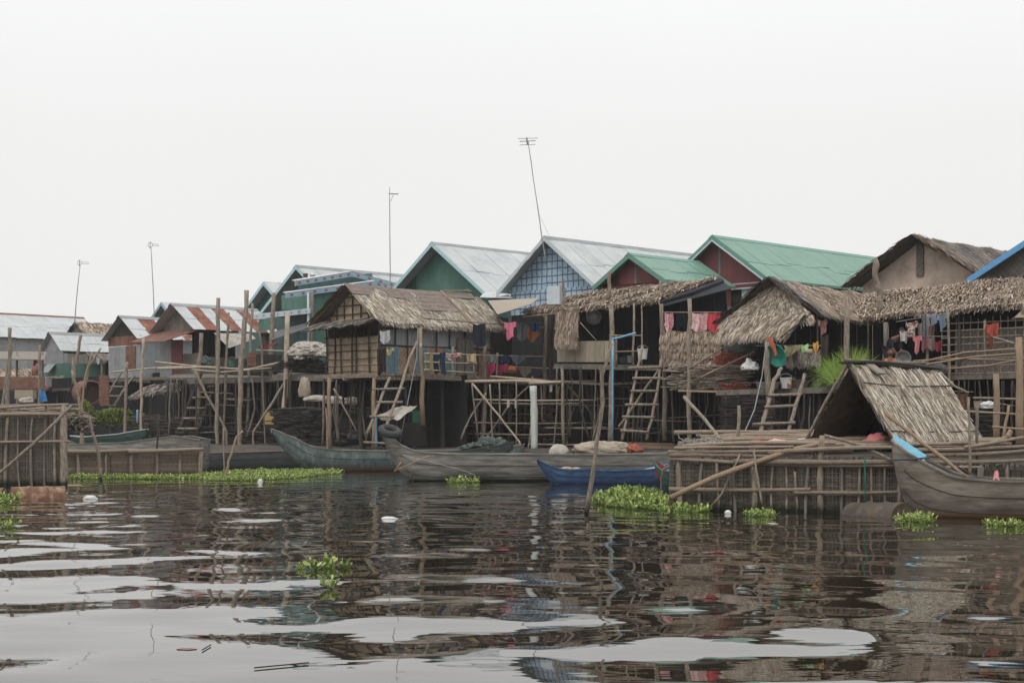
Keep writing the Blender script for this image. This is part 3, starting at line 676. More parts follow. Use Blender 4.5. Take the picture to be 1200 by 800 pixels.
for i in range(5): mb.pole(h.at(3.95+i*.02, -.05, zr+.12), h.at(4.0+rnd(.1), 1.4, ze+.12), .018, .014)
mb.pole(h.at(4., 0, zr+.12), h.at(5.2, .1, zr+.18), .02); mb.pole(h.at(4.3, -.1, zr+.1), h.at(5, .2, zr+.2), .02)
mb.build('roof_stick', m['pole_tan'], rf)
g_ = h.gable(m['weave'], .3); mb = MB()
for v in (-1.1, -.75, -.4, 0, .4, .75, 1.1): mb.beam(h.at(.27, v, ze), h.at(.27, v, zr-.1-abs(v)*1.1/1.5), .035, .035, .15)
for z in (.0, .28, .55, .8): k = 1.5*(1-z/1.1)-.1; mb.beam(h.at(.26, -k, ze+z), h.at(.26, k, ze+z), .03, .03, .15)
mb.build('lattice', m['pole_dark'], g_)
mb = MB(); thatch(mb, h.at(.25, -1.5, ze+.1), h.at(.25, 1.35, ze+.1), h.at(-.4, 1.3, ze-.12), h.at(-.4, -1.62, ze-.2), 700, .35, .04, fringe=200, fl=.12); mb.build('front_awning', m['thatch_grey'], h.o)
# bargeboard of dark thatch on the left slope
mb = MB(); thatch(mb, h.at(-.12, 0, zr+.05), h.at(.4, 0, zr+.05), h.at(.4, -1.55, ze-.02), h.at(-.2, -1.6, ze-.02), 300, .4, .05, t1=.4); mb.build('roof_edge', m['thatch_brown'], rf)
zf = 3.2
h.wall(.3, -1.25, .3, 1.3, zf, ze-.42, m['weave'])
mb = MB()
for v in (-1.25, -.85, -.5, 0.02, .2, .85, 1.28): mb.pole(h.at(.24, v, zf-.05), h.at(.24, v+rnd(.02), ze+.05), .028)
for z in (.0, .22, .44, .66, .88, 1.1): mb.pole(h.at(.22, -1.3, zf+.05+z), h.at(.22, 1.3, zf+.05+z), .016)
mb.build('wall_frame', m['pole_dark'], h.o)
# V side: lower woven, upper grey panes, shutters
h.wall(.3, 1.3, 4.9, 1.3, zf, zf+.85, m['weave_brown'])
h.wall(.3, 1.28, 4.9, 1.28, zf+.87, ze+.05, m['zinc_wall'], .42, 'window_panel')
mb = MB()
for u in (.3, .85, 1.35, 1.9, 2.5, 3.1, 3.7, 4.3, 4.9): mb.pole(h.at(u, 1.34, zf), h.at(u+rnd(.03), 1.34, ze+.1), .032)
mb.pole(h.at(.2, 1.36, zf+.87), h.at(5, 1.36, zf+.87), .03); mb.pole(h.at(.2, 1.36, ze-.2), h.at(5, 1.36, ze-.1), .03)
mb.build('wall_frame', m['pole_dark'], h.o)
m['shutter_blue'] = plain('shutter_blue', (.13, .24, .28), .6, var=.3)
for u0, u1 in ((.45, .95), (1.65, 2.1), (2.85, 3.3)):
    mb = MB(); nn = 6
    for i in range(nn): mb.box(h.at(u0+(u1-u0)*(i+.5)/nn, 1.38, zf+.42), ((u1-u0)/nn*.55, .03, .72), (UV_, VV_, UP), rnd(.3, .7))
    mb.box(h.at((u0+u1)/2, 1.37, zf+.79), (u1-u0+.05, .03, .05), (UV_, VV_, UP)); mb.box(h.at((u0+u1)/2, 1.37, zf+.05), (u1-u0+.05, .03, .05), (UV_, VV_, UP))
    mb.build('shutter', m['shutter_blue'], h.o)
h.wall(3.4, 1.36, 4.1, 1.36, zf, zf+1.2, m['plank'], 0, 'door', .4)
h.floor(-.15, 5.3, -1.35, 1.75, zf, m['pole'])
h.wall(4.9, 1.3, 4.9, -1.3, zf, ze, m['weave_brown']); h.wall(4.9, -1.25, .3, -1.25, zf, ze, m['weave_brown'])
h.lower(-1.8, 2.2, 3, .5, 3.2)
h.wall(5, 1, 5, -1, .5, 3.2, m['dark_void'], .4, 'shade_backdrop')  # added end backdrop, coloured as the shade under the house
for pts, r_, mt_ in [([(387, 528, 48.6), (386, 442, 48.6)], 2.6, 'pole_tan'), ([(438, 525, 47.9), (439, 442, 47.9)], 2.8, 'pole_tan'), ([(496, 498, 48.4), (493, 384, 48.4)], 2.8, 'pole_tan'),
        ([(378, 520, 50), (380, 440, 50)], 1.5, 'pole'), ([(384, 538, 48), (382, 478, 48.4)], 1, 'pole')]:
    h.ppost(pts, r_, m[mt_])
for u, v in ((1.5, -.9), (2.6, .3), (2.6, 1.5), (4, 1.6), (5.1, 1.5), (.6, 0), (4, 0)): h.post(u, v, 3.1, .5, .06)
h.ppost([(497, 373, 48.3), (640, 384, 52.5)], .8, m['pole'], 'line_pole')
T1 = h
# hanging strips of leaf and roots below the deck
for i in range(34):
    mb = MB(); u = rnd(.1, 5); p = h.at(u, rnd(.2, 1.6), 3.1); mb.pole(p, p-UP*rnd(.15, .9)+Vector((rnd(.08), 0, 0)), .014, .006); mb.build('hanging_stick', m['pole_dark'], h.o)

# --- red gable, small green roof, with brown thatched awning and kitchen deck in front
h = House('stilt_house', 'low green roofed house, dark red gable, shaggy brown thatched awning in front', (737, 297, 52), 1.55, .95, 3.6)
h.roof(m['roof_green'], m['green_trim'], cap=m['green_trim']); h.gable(m['red_wall'], .35, boards=.7, lines=[0]); ze = h.A.z-.95
h.wall(.4, -1.45, .4, 1.45, 3.5, ze, m['red_wall'], .5); h.wall(.4, 1.45, 3.5, 1.45, 3.5, ze, m['red_wall'], .5)
mb = MB(); ul, ur = P(678, 345, 51.6), P(846, 326, 48.0); ll, lr = P(613, 368, 50), P(772, 353, 46.5)
thatch(mb, ul, ur, lr, ll, 7600, .32, .037, yaw=.9, fringe=900, fl=.3, lift=.09, sag=.05); mb.build('awning', m['thatch_brown'], h.o)
mb = MB(); mb.tube([lr+Vector((0, .05, -.02)), lr.lerp(ur, .5)+Vector((.05, 0, -.06)), ur+Vector((0, 0, -.08))], [.05, .08, .09], 8, .5)
mb.slab(lr+Vector((0, .1, -.05)), lr+Vector((.1, .1, -.14)), ur+Vector((.3, 0, -.3)), ur+Vector((.05, 0, -.1)), .02)
mb.build('plastic_edge', m['tarp_black'], h.o)
h.ppost([(613, 371, 49.8), (700, 363, 48)], 1, m['pole'], 'awning_pole')
p0, p1 = P(653, 424, 48.5), P(720, 424, 46.9)
wquad(h.o, 'plank_wall', [p0, p1, p1+UP*.62, p0+UP*.62], m['plank_tan'], board=.36)
mb = MB(); q0, q1 = P(652, 364, 48.2), P(678, 364, 47.7)
thatch(mb, q0, q1, P(677, 405, 47.5), P(651, 405, 48), 420, .35, .045, fringe=90, fl=.15, t0=.0, t1=.6, lift=.04); mb.build('thatch_screen', m['thatch_brown'], h.o)
# deck
a, b_, c, d_ = P(650, 426, 48.6), P(776, 428, 45.6), P(800, 428, 49.5), P(690, 426, 52)
mb = MB(); mb.slab(a, b_, c, d_, .08, .4, nrm=UP); mb.beam(a-UP*.1, b_-UP*.1, .08, .1); mb.build('deck', m['plank'], h.o)
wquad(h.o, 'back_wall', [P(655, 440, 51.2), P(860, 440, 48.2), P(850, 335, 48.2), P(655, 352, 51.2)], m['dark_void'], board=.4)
for pts, r_, mt_ in [([(716, 525, 47), (717, 425, 47), (716, 358, 47)], 3.4, 'pole'), ([(779, 516, 45.5), (778, 425, 45.5), (775, 356, 45.5)], 3, 'pole'), ([(661, 525, 48.3), (659, 428, 48.3)], 2.5, 'pole'),
        ([(742, 430, 46.4), (743, 355, 46.8)], 1.5, 'pole'), ([(752, 430, 46.2), (752, 360, 46.8)], 1, 'pole'), ([(722, 430, 46.6), (722, 392, 46.6)], 1.2, 'pole'), ([(659, 424, 49), (657, 365, 49)], 1.5, 'pole'),
        ([(714, 393, 46.5), (752, 393, 46.2)], .8, 'pole_tan'), ([(720, 412, 46.5), (752, 411, 46.2)], .8, 'pole_tan'), ([(680, 378, 47.5), (700, 400, 47.2)], .6, 'pole'),
        ([(713, 352, 48.4), (714, 319, 48.4)], 2.6, 'pole'), ([(775, 343, 47.4), (774, 329, 47.4)], 2, 'pole'), ([(694, 528, 49.5), (694, 428, 49.5)], 2, 'pole_dark'), ([(760, 520, 48), (762, 428, 48)], 2, 'pole_dark')]:
    h.ppost(pts, r_, m[mt_])
wquad(h.o, 'shade_backdrop', [P(655, 535, 52), P(900, 535, 46.5), P(900, 425, 46.5), P(655, 425, 52)], m['dark_void'], board=.3)  # added shade-dark backdrop closing out the sky below the deck
# thatch-faced parapet to the right
mb = MB(); k0, k1 = P(775, 388, 45.2), P(852, 388, 43.6)
for i in range(4):
    z0_ = -.21*i; thatch(mb, k0+UP*z0_, k1+UP*z0_, k1+UP*(z0_-.24)-UV_*.05, k0+UP*(z0_-.24)-UV_*.05, 330, .2, .04, yaw=.12, fringe=120, fl=.16, t0=.1, t1=.75, lift=.03)
mb.build('thatch_parapet', m['thatch_brown'], h.o)
mb = MB(); mb.slab(P(772, 428, 45.3), P(856, 428, 43.6), P(870, 428, 47), P(790, 428, 48.6), .06, .4, nrm=UP); mb.build('deck', m['plank'], h.o)
h.ppost([(777, 366, 45.3), (845, 366, 43.8)], .9, m['pole'], 'clothes_rail')
h.wall(2.9, 1.5, 3.6, 1.5, 3.5, 5.6, m['zinc_wall'], .4)
HK = h
# --- big green roof
h = House('stilt_house', 'large house with a long green metal roof and tall dark red gable, right of centre', (835, 276, 54.2), 2.35, 1.62, 10.2)
h.roof(m['roof_green'], m['green_trim'], cap=m['green_trim']); h.gable(m['red_wall'], .4, boards=1.1, lines=[0]); ze = h.A.z-1.62
mb = MB()
for sd in (1, -1): mb.slab(*([h.at(-.045, 0, h.A.z-.2), h.at(-.045, sd*2.35, ze-.2), h.at(-.045, sd*2.35, ze-.14), h.at(-.045, 0, h.A.z-.14)] if sd == 1 else [h.at(-.045, sd*2.35, ze-.2), h.at(-.045, 0, h.A.z-.2), h.at(-.045, 0, h.A.z-.14), h.at(-.045, sd*2.35, ze-.14)]), .02)
mb.build('white_edge', m['white_trim'], h.rf)
mb = MB(); mb.box(h.at(.36, 0, ze-.12), (.05, 4.6, .1), (UV_, VV_, UP)); mb.build('band', m['red_panel'], h.o)
mb = MB(); mb.box(h.at(.36, 0, ze-.2), (.06, 4.6, .05), (UV_, VV_, UP)); mb.box(h.at(.36, 0, ze-.04), (.06, 4.6, .04), (UV_, VV_, UP)); mb.build('band_edge', m['white_trim'], h.o)
h.wall(.45, -2.2, .45, .9, 3.4, ze-.22, m['plank_dark'], .45); h.wall(.42, .9, .42, 1.35, 3.4, ze-.22, m['white_trim'], 0, 'panel'); h.wall(.45, 1.35, .45, 2.25, 3.4, ze-.22, m['weave_brown'])
h.wall(.45, 2.25, 10, 2.25, 3.4, ze, m['red_wall'], .6); h.floor(0, 10, -2.2, 2.3, 3.4)
for u in (.4, 3, 6, 9):
    for v in (-2, 0, 2.1): h.post(u, v, 3.3, .5)
h.lower(-2.3, 5, 1)
# --- mud gable house
h = House('stilt_house', 'house with a cracked tan mud plastered gable and worn grey thatched roof', (1070, 277, 46), 2.1, 1.25, 5.6)
zr, ze = h.A.z, h.A.z-1.25; mb = MB()
thatch(mb, h.at(0, 0, zr), h.at(5.6, 0, zr), h.at(5.6, 2.1, ze), h.at(0, 2.1, ze), 6500, .4, .042, yaw=.45, fringe=250, t0=.15, t1=.85)
thatch(mb, h.at(5.6, 0, zr), h.at(0, 0, zr), h.at(0, -2.1, ze), h.at(5.6, -2.1, ze), 900, .4, .06, fringe=200)
rf = mb.build('roof', m['thatch_grey'], h.o)
mb = MB()
for sd in (-1, 1):
    thatch(mb, h.at(-.1, 0, zr+.06), h.at(.35, 0, zr+.06), h.at(.35, sd*2.2, ze-.02), h.at(-.2, sd*2.2, ze-.05), 450, .4, .05, yaw=.6, t1=.6)
mb.build('roof_edge', m['thatch_brown'], rf)
h.gable(m['mud'], .5); h.wall(.5, -2, .5, 2, 3, ze, m['mud'])
mb = MB(); mb.box(h.at(.46, -.05, ze+.65), (.05, .22, 1.0), (UV_, VV_, UP), .3); mb.build('upright', m['weave_grey'], h.o)
h.wall(.5, 2, 5.4, 2, 3, ze, m['plank_dark'], .4); h.floor(0, 5.4, -2, 2, 3)
for u in (.4, 3, 5):
    for v in (-2, 0, 2): h.post(u, v, 2.9, .5)
h.lower(-3.2, 4.5, .8, .3, 3.0)
# --- hipped thatch hut right of centre
h = House('thatched_hut', 'thatched kitchen hut with a shaggy fringed front, its deck crowded with pots and clothes', (903, 327, 40), 1.5, 1.0, 4.6, cat='hut')
zr, ze = h.A.z, h.A.z-1.0; mb = MB()
thatch(mb, h.at(0, 0, zr), h.at(4.6, 0, zr-.1), h.at(4.6, 1.5, ze+.03), h.at(0, 1.5, ze+.03), 6800, .34, .033, yaw=.7, fringe=420, fl=.22, sag=.1)
thatch(mb, h.at(4.6, 0, zr-.1), h.at(0, 0, zr), h.at(0, -1.5, ze), h.at(4.6, -1.5, ze), 900, .4, .05, fringe=200, t1=.4)
rf = mb.build('roof', m['thatch_brown'], h.o)
mb = MB(); thatch(mb, h.at(-.12, 0, zr+.05), h.at(.35, 0, zr+.05), h.at(.35, -1.6, ze), h.at(-.15, -1.6, ze), 300, .35, .04, t1=.3); thatch(mb, h.at(-.1, .0, zr+.06), h.at(.15, 0, zr+.06), h.at(.2, 1.6, ze), h.at(-.15, 1.6, ze), 300, .35, .035); mb.build('roof_edge', m['thatch_grey'], rf)
mb = MB()
for i in range(9):       # courses of the shaggy gable
    k0_, k1_ = i/9, (i+1)/9+.06; z0_, z1_ = zr-.08-1.0*k0_, zr-.08-1.0*k1_; w0, w1 = 1.45*k0_+.05, 1.45*min(1, k1_)
    o0_, o1_ = .3-.05*i, .3-.05*i-.1
    thatch(mb, h.at(o0_, -w0, z0_), h.at(o0_, w0, z0_), h.at(o1_, w1, z1_), h.at(o1_, -w1, z1_), int(130+300*k1_), .2, .027, yaw=.2, fringe=int(60*k1_)+10, fl=.15, base=(i > 0), t0=.1, t1=.8, lift=.04)
thatch(mb, h.at(-.15, -1.2, ze+.1), h.at(-.2, 1.2, ze+.05), h.at(-.55, 1.05, ze-.34), h.at(-.45, -1.2, ze-.32), 1300, .3, .035, yaw=.2, fringe=900, fl=.28, t0=.05, t1=.75, lift=.05)
mb.build('front_thatch', m['thatch'], h.o)
zf = 2.52
p = [P(840, 457, 40.2), P(985, 453, 38), P(1010, 453, 42), P(880, 457, 44)]
mb = MB(); mb.slab(*p, .07, .4, nrm=UP); mb.beam(p[0]-UP*.1, p[1]-UP*.1, .08, .08); mb.build('deck', m['plank'], h.o)
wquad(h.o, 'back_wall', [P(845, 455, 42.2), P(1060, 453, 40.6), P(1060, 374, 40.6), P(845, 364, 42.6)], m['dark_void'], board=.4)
wquad(h.o, 'shade_backdrop', [P(845, 530, 41.0), P(1000, 530, 38.4), P(1000, 455, 38.4), P(845, 457, 41.2)], m['plank_dark'], board=.25)  # added dark backdrop standing in for shade under the hut deck
for pts, r_, mt_ in [([(992, 460, 37.6), (993, 348, 37.6)], 3.4, 'pole'), ([(902, 520, 38.6), (901, 456, 38.6), (899, 400, 38.6)], 4, 'pole'), ([(958, 455, 39), (958, 368, 39)], 1.3, 'pole_dark'),
        ([(1018, 453, 39.4), (1017, 375, 39.4)], 1.2, 'pole_dark'), ([(1036, 480, 39), (1038, 378, 39.4)], 3.3, 'plank'), ([(914, 396, 38.8), (950, 368, 38.6)], .9, 'pole_dark'), ([(918, 420, 39), (916, 390, 39)], .8, 'pole_dark'),
        ([(870, 520, 40.3), (871, 456, 40.3)], 2, 'pole_dark'), ([(960, 520, 38.6), (960, 455, 38.6)], 2, 'pole_dark')]:
    h.ppost(pts, r_, m[mt_])
mb = MB(); thatch(mb, P(920, 410, 39.6), P(962, 410, 39), P(962, 425, 38.8), P(920, 425, 39.4), 350, .25, .035, fringe=120, fl=.16, t0=.1, t1=.8, lift=.03); mb.build('thatch_parapet', m['thatch_grey'], h.o)
h.ppost([(886, 405, 39.6), (962, 405, 38.6)], .9, m['pole'], 'rail')
h.ppost([(1025, 303, 40.6), (1027, 330, 40.6), (1032, 345, 40.5), (1031, 364, 40.4)], 3.6, m['pole'], 'crooked_post', tint=.35)
HT = h
# --- far right house with lattice wall
h = House('stilt_house', 'right edge house with a blue edged gable, overhanging thatch and a lattice walled room', (1234, 260, 40.34), 2.35, 1.25, 5)
h.roof(m['zinc'], m['blue_strong']); h.gable(m['weave_grey'], .35); ze = h.A.z-1.35
h.wall(.4, -2.2, .4, 2.2, 2.8, ze, m['plank_dark'], .4); h.wall(.4, 2.2, 5, 2.2, 2.8, ze, m['plank_dark'], .4)
mb = MB(); ll, lr = P(1000, 374, 40.4), P(1000, 374, 40.4)+VV_*7.0+UP*.2; ul, ur = ll+UV_*2.3+UP*.85, lr+UV_*2.4+UP*.95
thatch(mb, ul-VV_*2.0-UP*.05, ur, lr, ll-VV_*.5, 14000, .36, .029, yaw=.42, fringe=1300, fl=.3, lift=.08, sag=.05, t1=.9); mb.build('awning', m['thatch_brown'], h.o)
# lattice room
g0, g1 = P(1104, 440, 38.8), P(1104, 440, 38.8)+VV_*4.4
l_ = MB()
for i in range(24): p = g0.lerp(g1, i/23); l_.pole(p, p+UP*rnd(1.3, 1.42), .012, .01, .01, 5)
for z in np.arange(.05, 1.4, .17): l_.pole(g0+UP*z-UV_*.025, g1+UP*(z+rnd(.03))-UV_*.025, .016, .014, .004, 5)
l_.build('lattice_wall', m['pole'], h.o)
wquad(h.o, 'back_wall', [g0+UV_*1.5-VV_*2.2, g1+UV_*1.5, g1+UV_*1.5+UP*1.75, g0+UV_*1.5+UP*1.75-VV_*2.2], m['dark_void'], board=.4)
wquad(h.o, 'inner_screen', [g0+UV_*.25+VV_*.2, g1+UV_*.25, g1+UV_*.25+UP*1.1, g0+UV_*.25+UP*1.1+VV_*.2], m['weave_grey'])
mb = MB(); mb.slab(g0-VV_*2.2-UV_*.3, g1-UV_*.3, g1+UV_*1.6, g0+UV_*1.6-VV_*2.2, .07, .4, nrm=UP); mb.beam(g0-UV_*.32-VV_*2.2-UP*.08, g1-UV_*.32-UP*.08, .08, .08); mb.build('deck', m['plank'], h.o)
wquad(h.o, 'shade_backdrop', [g0+UV_*1.4-VV_*3-UP*2.4, g1+UV_*1.4-UP*2.4, g1+UV_*1.4-UP*.1, g0+UV_*1.4-VV_*3-UP*.1], m['dark_void'], board=.4)  # added backdrop coloured as the shade under the right deck
for pts, r_, mt_ in [([(1111, 490, 38), (1112, 432, 38), (1110, 362, 38)], 2, 'pole'), ([(1086, 453, 38), (1087, 368, 38)], 1.8, 'pole'), ([(1124, 432, 38), (1124, 362, 38.6)], 1.6, 'pole_dark'),
        ([(1168, 520, 34.8), (1167, 438, 34.8)], 4, 'pole_tan'), ([(1195, 520, 34), (1194, 395, 34)], 4.5, 'pole_tan'), ([(1154, 440, 37), (1154, 375, 37)], 1.4, 'pole')]:
    h.ppost(pts, r_, m[mt_])
HN = h
# added shade-dark screens that close the view between the houses lower down
for (lab, a_, b_, z1_) in [('added shade-dark backdrop under the houses at far left', (-30, 92), (60, 84), 4.2), ('added shade-dark backdrop beneath the walkway left of the thatched house', (215, 66), (395, 58), 3.7), ('added shade-dark backdrop under the chequered house', (480, 57), (680, 56), 3.4),
                           ('added shade-dark backdrop under the far right decks', (980, 42), (1260, 38.5), 2.8), ('added shade-dark backdrop under the two rusty houses', (40, 82), (230, 68.5), 4.0)]:
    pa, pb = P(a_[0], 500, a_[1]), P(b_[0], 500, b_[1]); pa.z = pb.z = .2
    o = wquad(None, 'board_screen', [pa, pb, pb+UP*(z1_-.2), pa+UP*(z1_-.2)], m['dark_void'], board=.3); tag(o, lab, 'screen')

# odd props and braces in the shade under the decks
def props(hh, x0, x1, y0, y1, Z0_, Z1_, n, rr=(.6, 1.6)):
    for i in range(n):
        s_ = (i+rnd(.4)+.5)/n; px = x0+(x1-x0)*s_; Z_ = Z0_+(Z1_-Z0_)*s_+rnd(.8); t_ = random.random()
        if t_ < .7: pts = [(px+rnd(2), y1+rnd(3), Z_), (px+rnd(2), (y0+y1)/2, Z_), (px+rnd(1), y0, Z_)]
        else: pts = [(px-rnd(5, 14)*random.choice((-1, 1)), y1, Z_), (px, (y0+y1)/2, Z_), (px+rnd(6), y0, Z_)]
        ptube('prop' if t_ < .7 else 'brace', pts, rnd(*rr), m[random.choice(['pole_dark', 'pole_dark', 'pole_dark', 'plank'])], hh.o)
props(T1, 388, 498, 445, 518, 49.2, 50.2, 26, (.5, 1.5)); props(HJ, 502, 652, 449, 522, 50.8, 53, 38, (.5, 1.5)); props(HK, 662, 860, 430, 518, 48.5, 46, 42, (.5, 1.5))
props(EX, 196, 330, 444, 512, 61.5, 60.5, 42, (.5, 1.5)); props(HT, 846, 960, 460, 518, 39.6, 38.6, 16); props(HN, 1088, 1200, 446, 514, 37.6, 36, 18, (.5, 1.5)); props(HB, 322, 386, 444, 506, 58.5, 58, 14)
# level sticks tied between the posts
def ties(hh, x0, x1, y0, y1, Z0_, Z1_, n):
    for i in range(n):
        s_ = random.random()*.7; l_ = rnd(.12, .35); y = rnd(y0, y1); a = x0+(x1-x0)*s_; b_ = x0+(x1-x0)*min(1, s_+l_)
        ptube('tie_pole', [(a, y, Z0_+(Z1_-Z0_)*s_), (b_, y+rnd(4), Z0_+(Z1_-Z0_)*min(1, s_+l_))], rnd(.5, 1.1), m[random.choice(['pole_dark', 'pole_dark', 'pole'])], hh.o)
ties(EX, 196, 330, 448, 508, 61, 60, 14); ties(T1, 388, 498, 452, 512, 49, 49.6, 8); ties(HJ, 502, 652, 452, 515, 50.5, 52, 10); ties(HK, 662, 860, 436, 512, 48, 45.6, 12); ties(HN, 1088, 1200, 448, 510, 37.4, 36, 8)
# ------------------------------------------------------------------ fences and pens
def fence(label, x0, x1, Z0_, Z1_, ytop, ybot, mt, slat=.035, rails=(), rail_mt='log', posts=(), horizontal=False, post_mt='pole', name='bamboo_fence', depth=3.):
    a, b_ = P(x0, ytop[0], Z0_), P(x1, ytop[1], Z1_); L_ = (b_-a).length
    c = (a+b_)/2; c.z = 0; o = empty(name, c, label, 'fence')
    mb = MB(); d_ = (b_-a).normalized(); nr = Vector((d_.y, -d_.x, 0)).normalized(); nr = nr if nr.y < 0 else -nr
    za, zb = a.z, b_.z; base = min(zz(ybot[0], Z0_), zz(ybot[1], Z1_), -.1)-.25
    if not horizontal:
        n = int(L_/slat)
        for i in range(n):
            s0 = (i+rnd(.12))/n; s1 = s0+.86/n; p, q_ = a.lerp(b_, s0), a.lerp(b_, s1); off = nr*rnd(0, .015); jz = rnd(.035)+(-.12 if random.random() < .08 else 0)+(.09 if random.random() < .05 else 0)
            p0_, q0_ = Vector((p.x, p.y, base)), Vector((q_.x, q_.y, base)); ln = Vector((rnd(.012), 0, 0))
            mb.slab(p0_+off, q0_+off, q_+off+UP*jz+ln, p+off+UP*jz+ln, .008, .2+.6*random.random()**1.3)
        panel = mb.build('slat_panel', mt, o)
        w = MB()
        for z in np.arange(base+.25, min(za, zb)-.05, .085):
            w.beam(Vector((a.x, a.y, z+rnd(.01)))+nr*.02, Vector((b_.x, b_.y, z+rnd(.02)))+nr*.02, .006, .014, rnd(.2, .9))
        w.build('lashing', mt, panel)
    else:
        z = base; 
        while z < min(za, zb):
            h_ = .045; k = max(1, int(L_/1.2))
            for j in range(k):
                p, q_ = a.lerp(b_, j/k), a.lerp(b_, (j+1)/k-.004); off = nr*rnd(0, .012)
                mb.slab(Vector((p.x, p.y, z))+off, Vector((q_.x, q_.y, z))+off, Vector((q_.x, q_.y, z+h_*.9))+off, Vector((p.x, p.y, z+h_*.9))+off, .008, .15+.75*random.random()**1.2)
            z += h_
        mb.build('slat_panel', mt, o)
    bk = MB(); bk.slab(Vector((a.x, a.y, base))-nr*.06, Vector((b_.x, b_.y, base))-nr*.06, b_-nr*.06-UP*.1, a-nr*.06-UP*.1, .01, .2); bk.build('backing', m['plank_dark'], o)
    for (rx0, ry0, rx1, ry1, rr) in rails:
        f_ = lambda px: (px-x0)/(x1-x0)*(Z1_-Z0_)+Z0_
        p, q_ = P(rx0, ry0, f_(rx0)-.12-rnd(0, .05)), P(rx1, ry1, f_(rx1)-.12-rnd(0, .05))
        mb = MB(); mb.pole(p, q_, rr, rr*.8, .014, seg=12); mb.build('rail', m[rail_mt], o, smooth=True)
    for (px, yt, yb, rr) in posts:
        Zp = (px-x0)/(x1-x0)*(Z1_-Z0_)+Z0_-.08; mb = MB(); p = P(px+rnd(3.5 if rr < .05 else 1), yt+(rnd(-9, 6) if rr < .05 else 0), Zp); q_ = P(px+rnd(2.5 if rr < .05 else .5), yb, Zp); q_.z -= .3; rr *= rnd(.8, 1.25)
        mb.pole(q_, p, rr, rr*.8, .03, seg=9); mb.build('post', m[post_mt if rr > .05 or random.random() < .35 else 'plank'], o, smooth=True)
    return o
FR = fence('tall slatted fish pen wall of grey bamboo, standing in the water at right', 784, 1062, 31, 29.6, (538, 536), (600, 606), m['slat'], .036,
      rails=[(785, 533, 905, 535, .05), (860, 540, 1062, 541, .055), (783, 529, 1000, 527, .035), (900, 530, 1060, 524, .045), (790, 525, 930, 523, .03),
             (784, 573, 950, 573, .045), (930, 577, 1062, 576, .04), (786, 537, 1060, 545, .04)],
      posts=[(797, 517, 575, .07), (822, 531, 600, .03), (842, 535, 603, .03), (861, 532, 600, .035), (882, 524, 603, .055), (905, 540, 603, .03), (920, 540, 604, .03), (933, 548, 604, .025), (948, 538, 604, .035), (963, 510, 606, .06), (986, 545, 606, .03), (1004, 545, 606, .03), (1022, 545, 607, .028), (1040, 545, 607, .03), (1054, 536, 607, .05)])
FR2 = fence('slatted bamboo pen wall with stacked driftwood on top, behind the brown wooden boat', 1062, 1260, 31.5, 31.5, (545, 545), (590, 590), m['slat'], .05,
      rails=[(1050, 527, 1215, 522, .045), (1055, 535, 1225, 530, .05), (1062, 541, 1240, 536, .045), (1130, 524, 1200, 512, .04), (1120, 533, 1260, 522, .045), (1062, 548, 1150, 547, .035)],
      posts=[(1085, 540, 590, .04), (1147, 480, 590, .045), (1180, 545, 590, .04)])
# raft deck of poles joining the pen tops
mb = MB()
for i in range(64):
    z = 31.6+i*.07; xx = rnd(790, 980); mb.pole(P(xx, 523.5+rnd(2)-(i*.25), z), P(xx+rnd(140, 240), 522+rnd(2.5)-(i*.22), z-.3+rnd(.4)), rnd(.03, .055), .03, .02, seg=10)
tag(mb.build('pole_raft', m['log'], smooth=True), 'rough deck of laid poles between the slatted pen wall and the kitchen hut', 'deck')
fence('tall woven bamboo fence at the left edge crossed by a diagonal pole', -60, 79, 44, 44.6, (486, 484), (569, 569), m['slat'], .05,
      rails=[(-60, 487, 75, 485, .06), (-60, 521, 82, 517, .045), (-40, 480, 80, 474, .05)],
      posts=[(-20, 480, 568, .05), (6, 484, 568, .045), (24, 484, 568, .03), (40, 484, 568, .045), (54, 484, 568, .04), (66, 484, 568, .04), (75, 474, 568, .11)])
fence('low fence of brown horizontal slats with six stakes, edged with floating weeds', 74, 237, 50.5, 52.5, (530, 528), (559, 556), m['slat_brown'], .045,
      rails=[(74, 529, 160, 527, .07), (150, 529, 238, 526, .07)], rail_mt='log',
      posts=[(90, 527, 561, .06), (125, 527, 561, .06), (153, 525, 561, .06), (184, 526, 561, .06), (212, 526, 559, .06), (236, 526, 559, .07)], horizontal=True)
mb = MB()
for i in range(46):
    Z_ = 45+rnd(0, 3); a = P(rnd(-40, 60), 482-(Z_-45)*2+rnd(2), Z_); an = rnd(.35); l_ = rnd(.5, 1.6)
    mb.pole(a, a+Vector((l_*math.cos(an), l_*math.sin(an), rnd(.12))), .025, .018)
tag(mb.build('stick_heap', m['pole'], smooth=True), 'heap of loose sticks lying on top of the tall left fence', 'sticks')
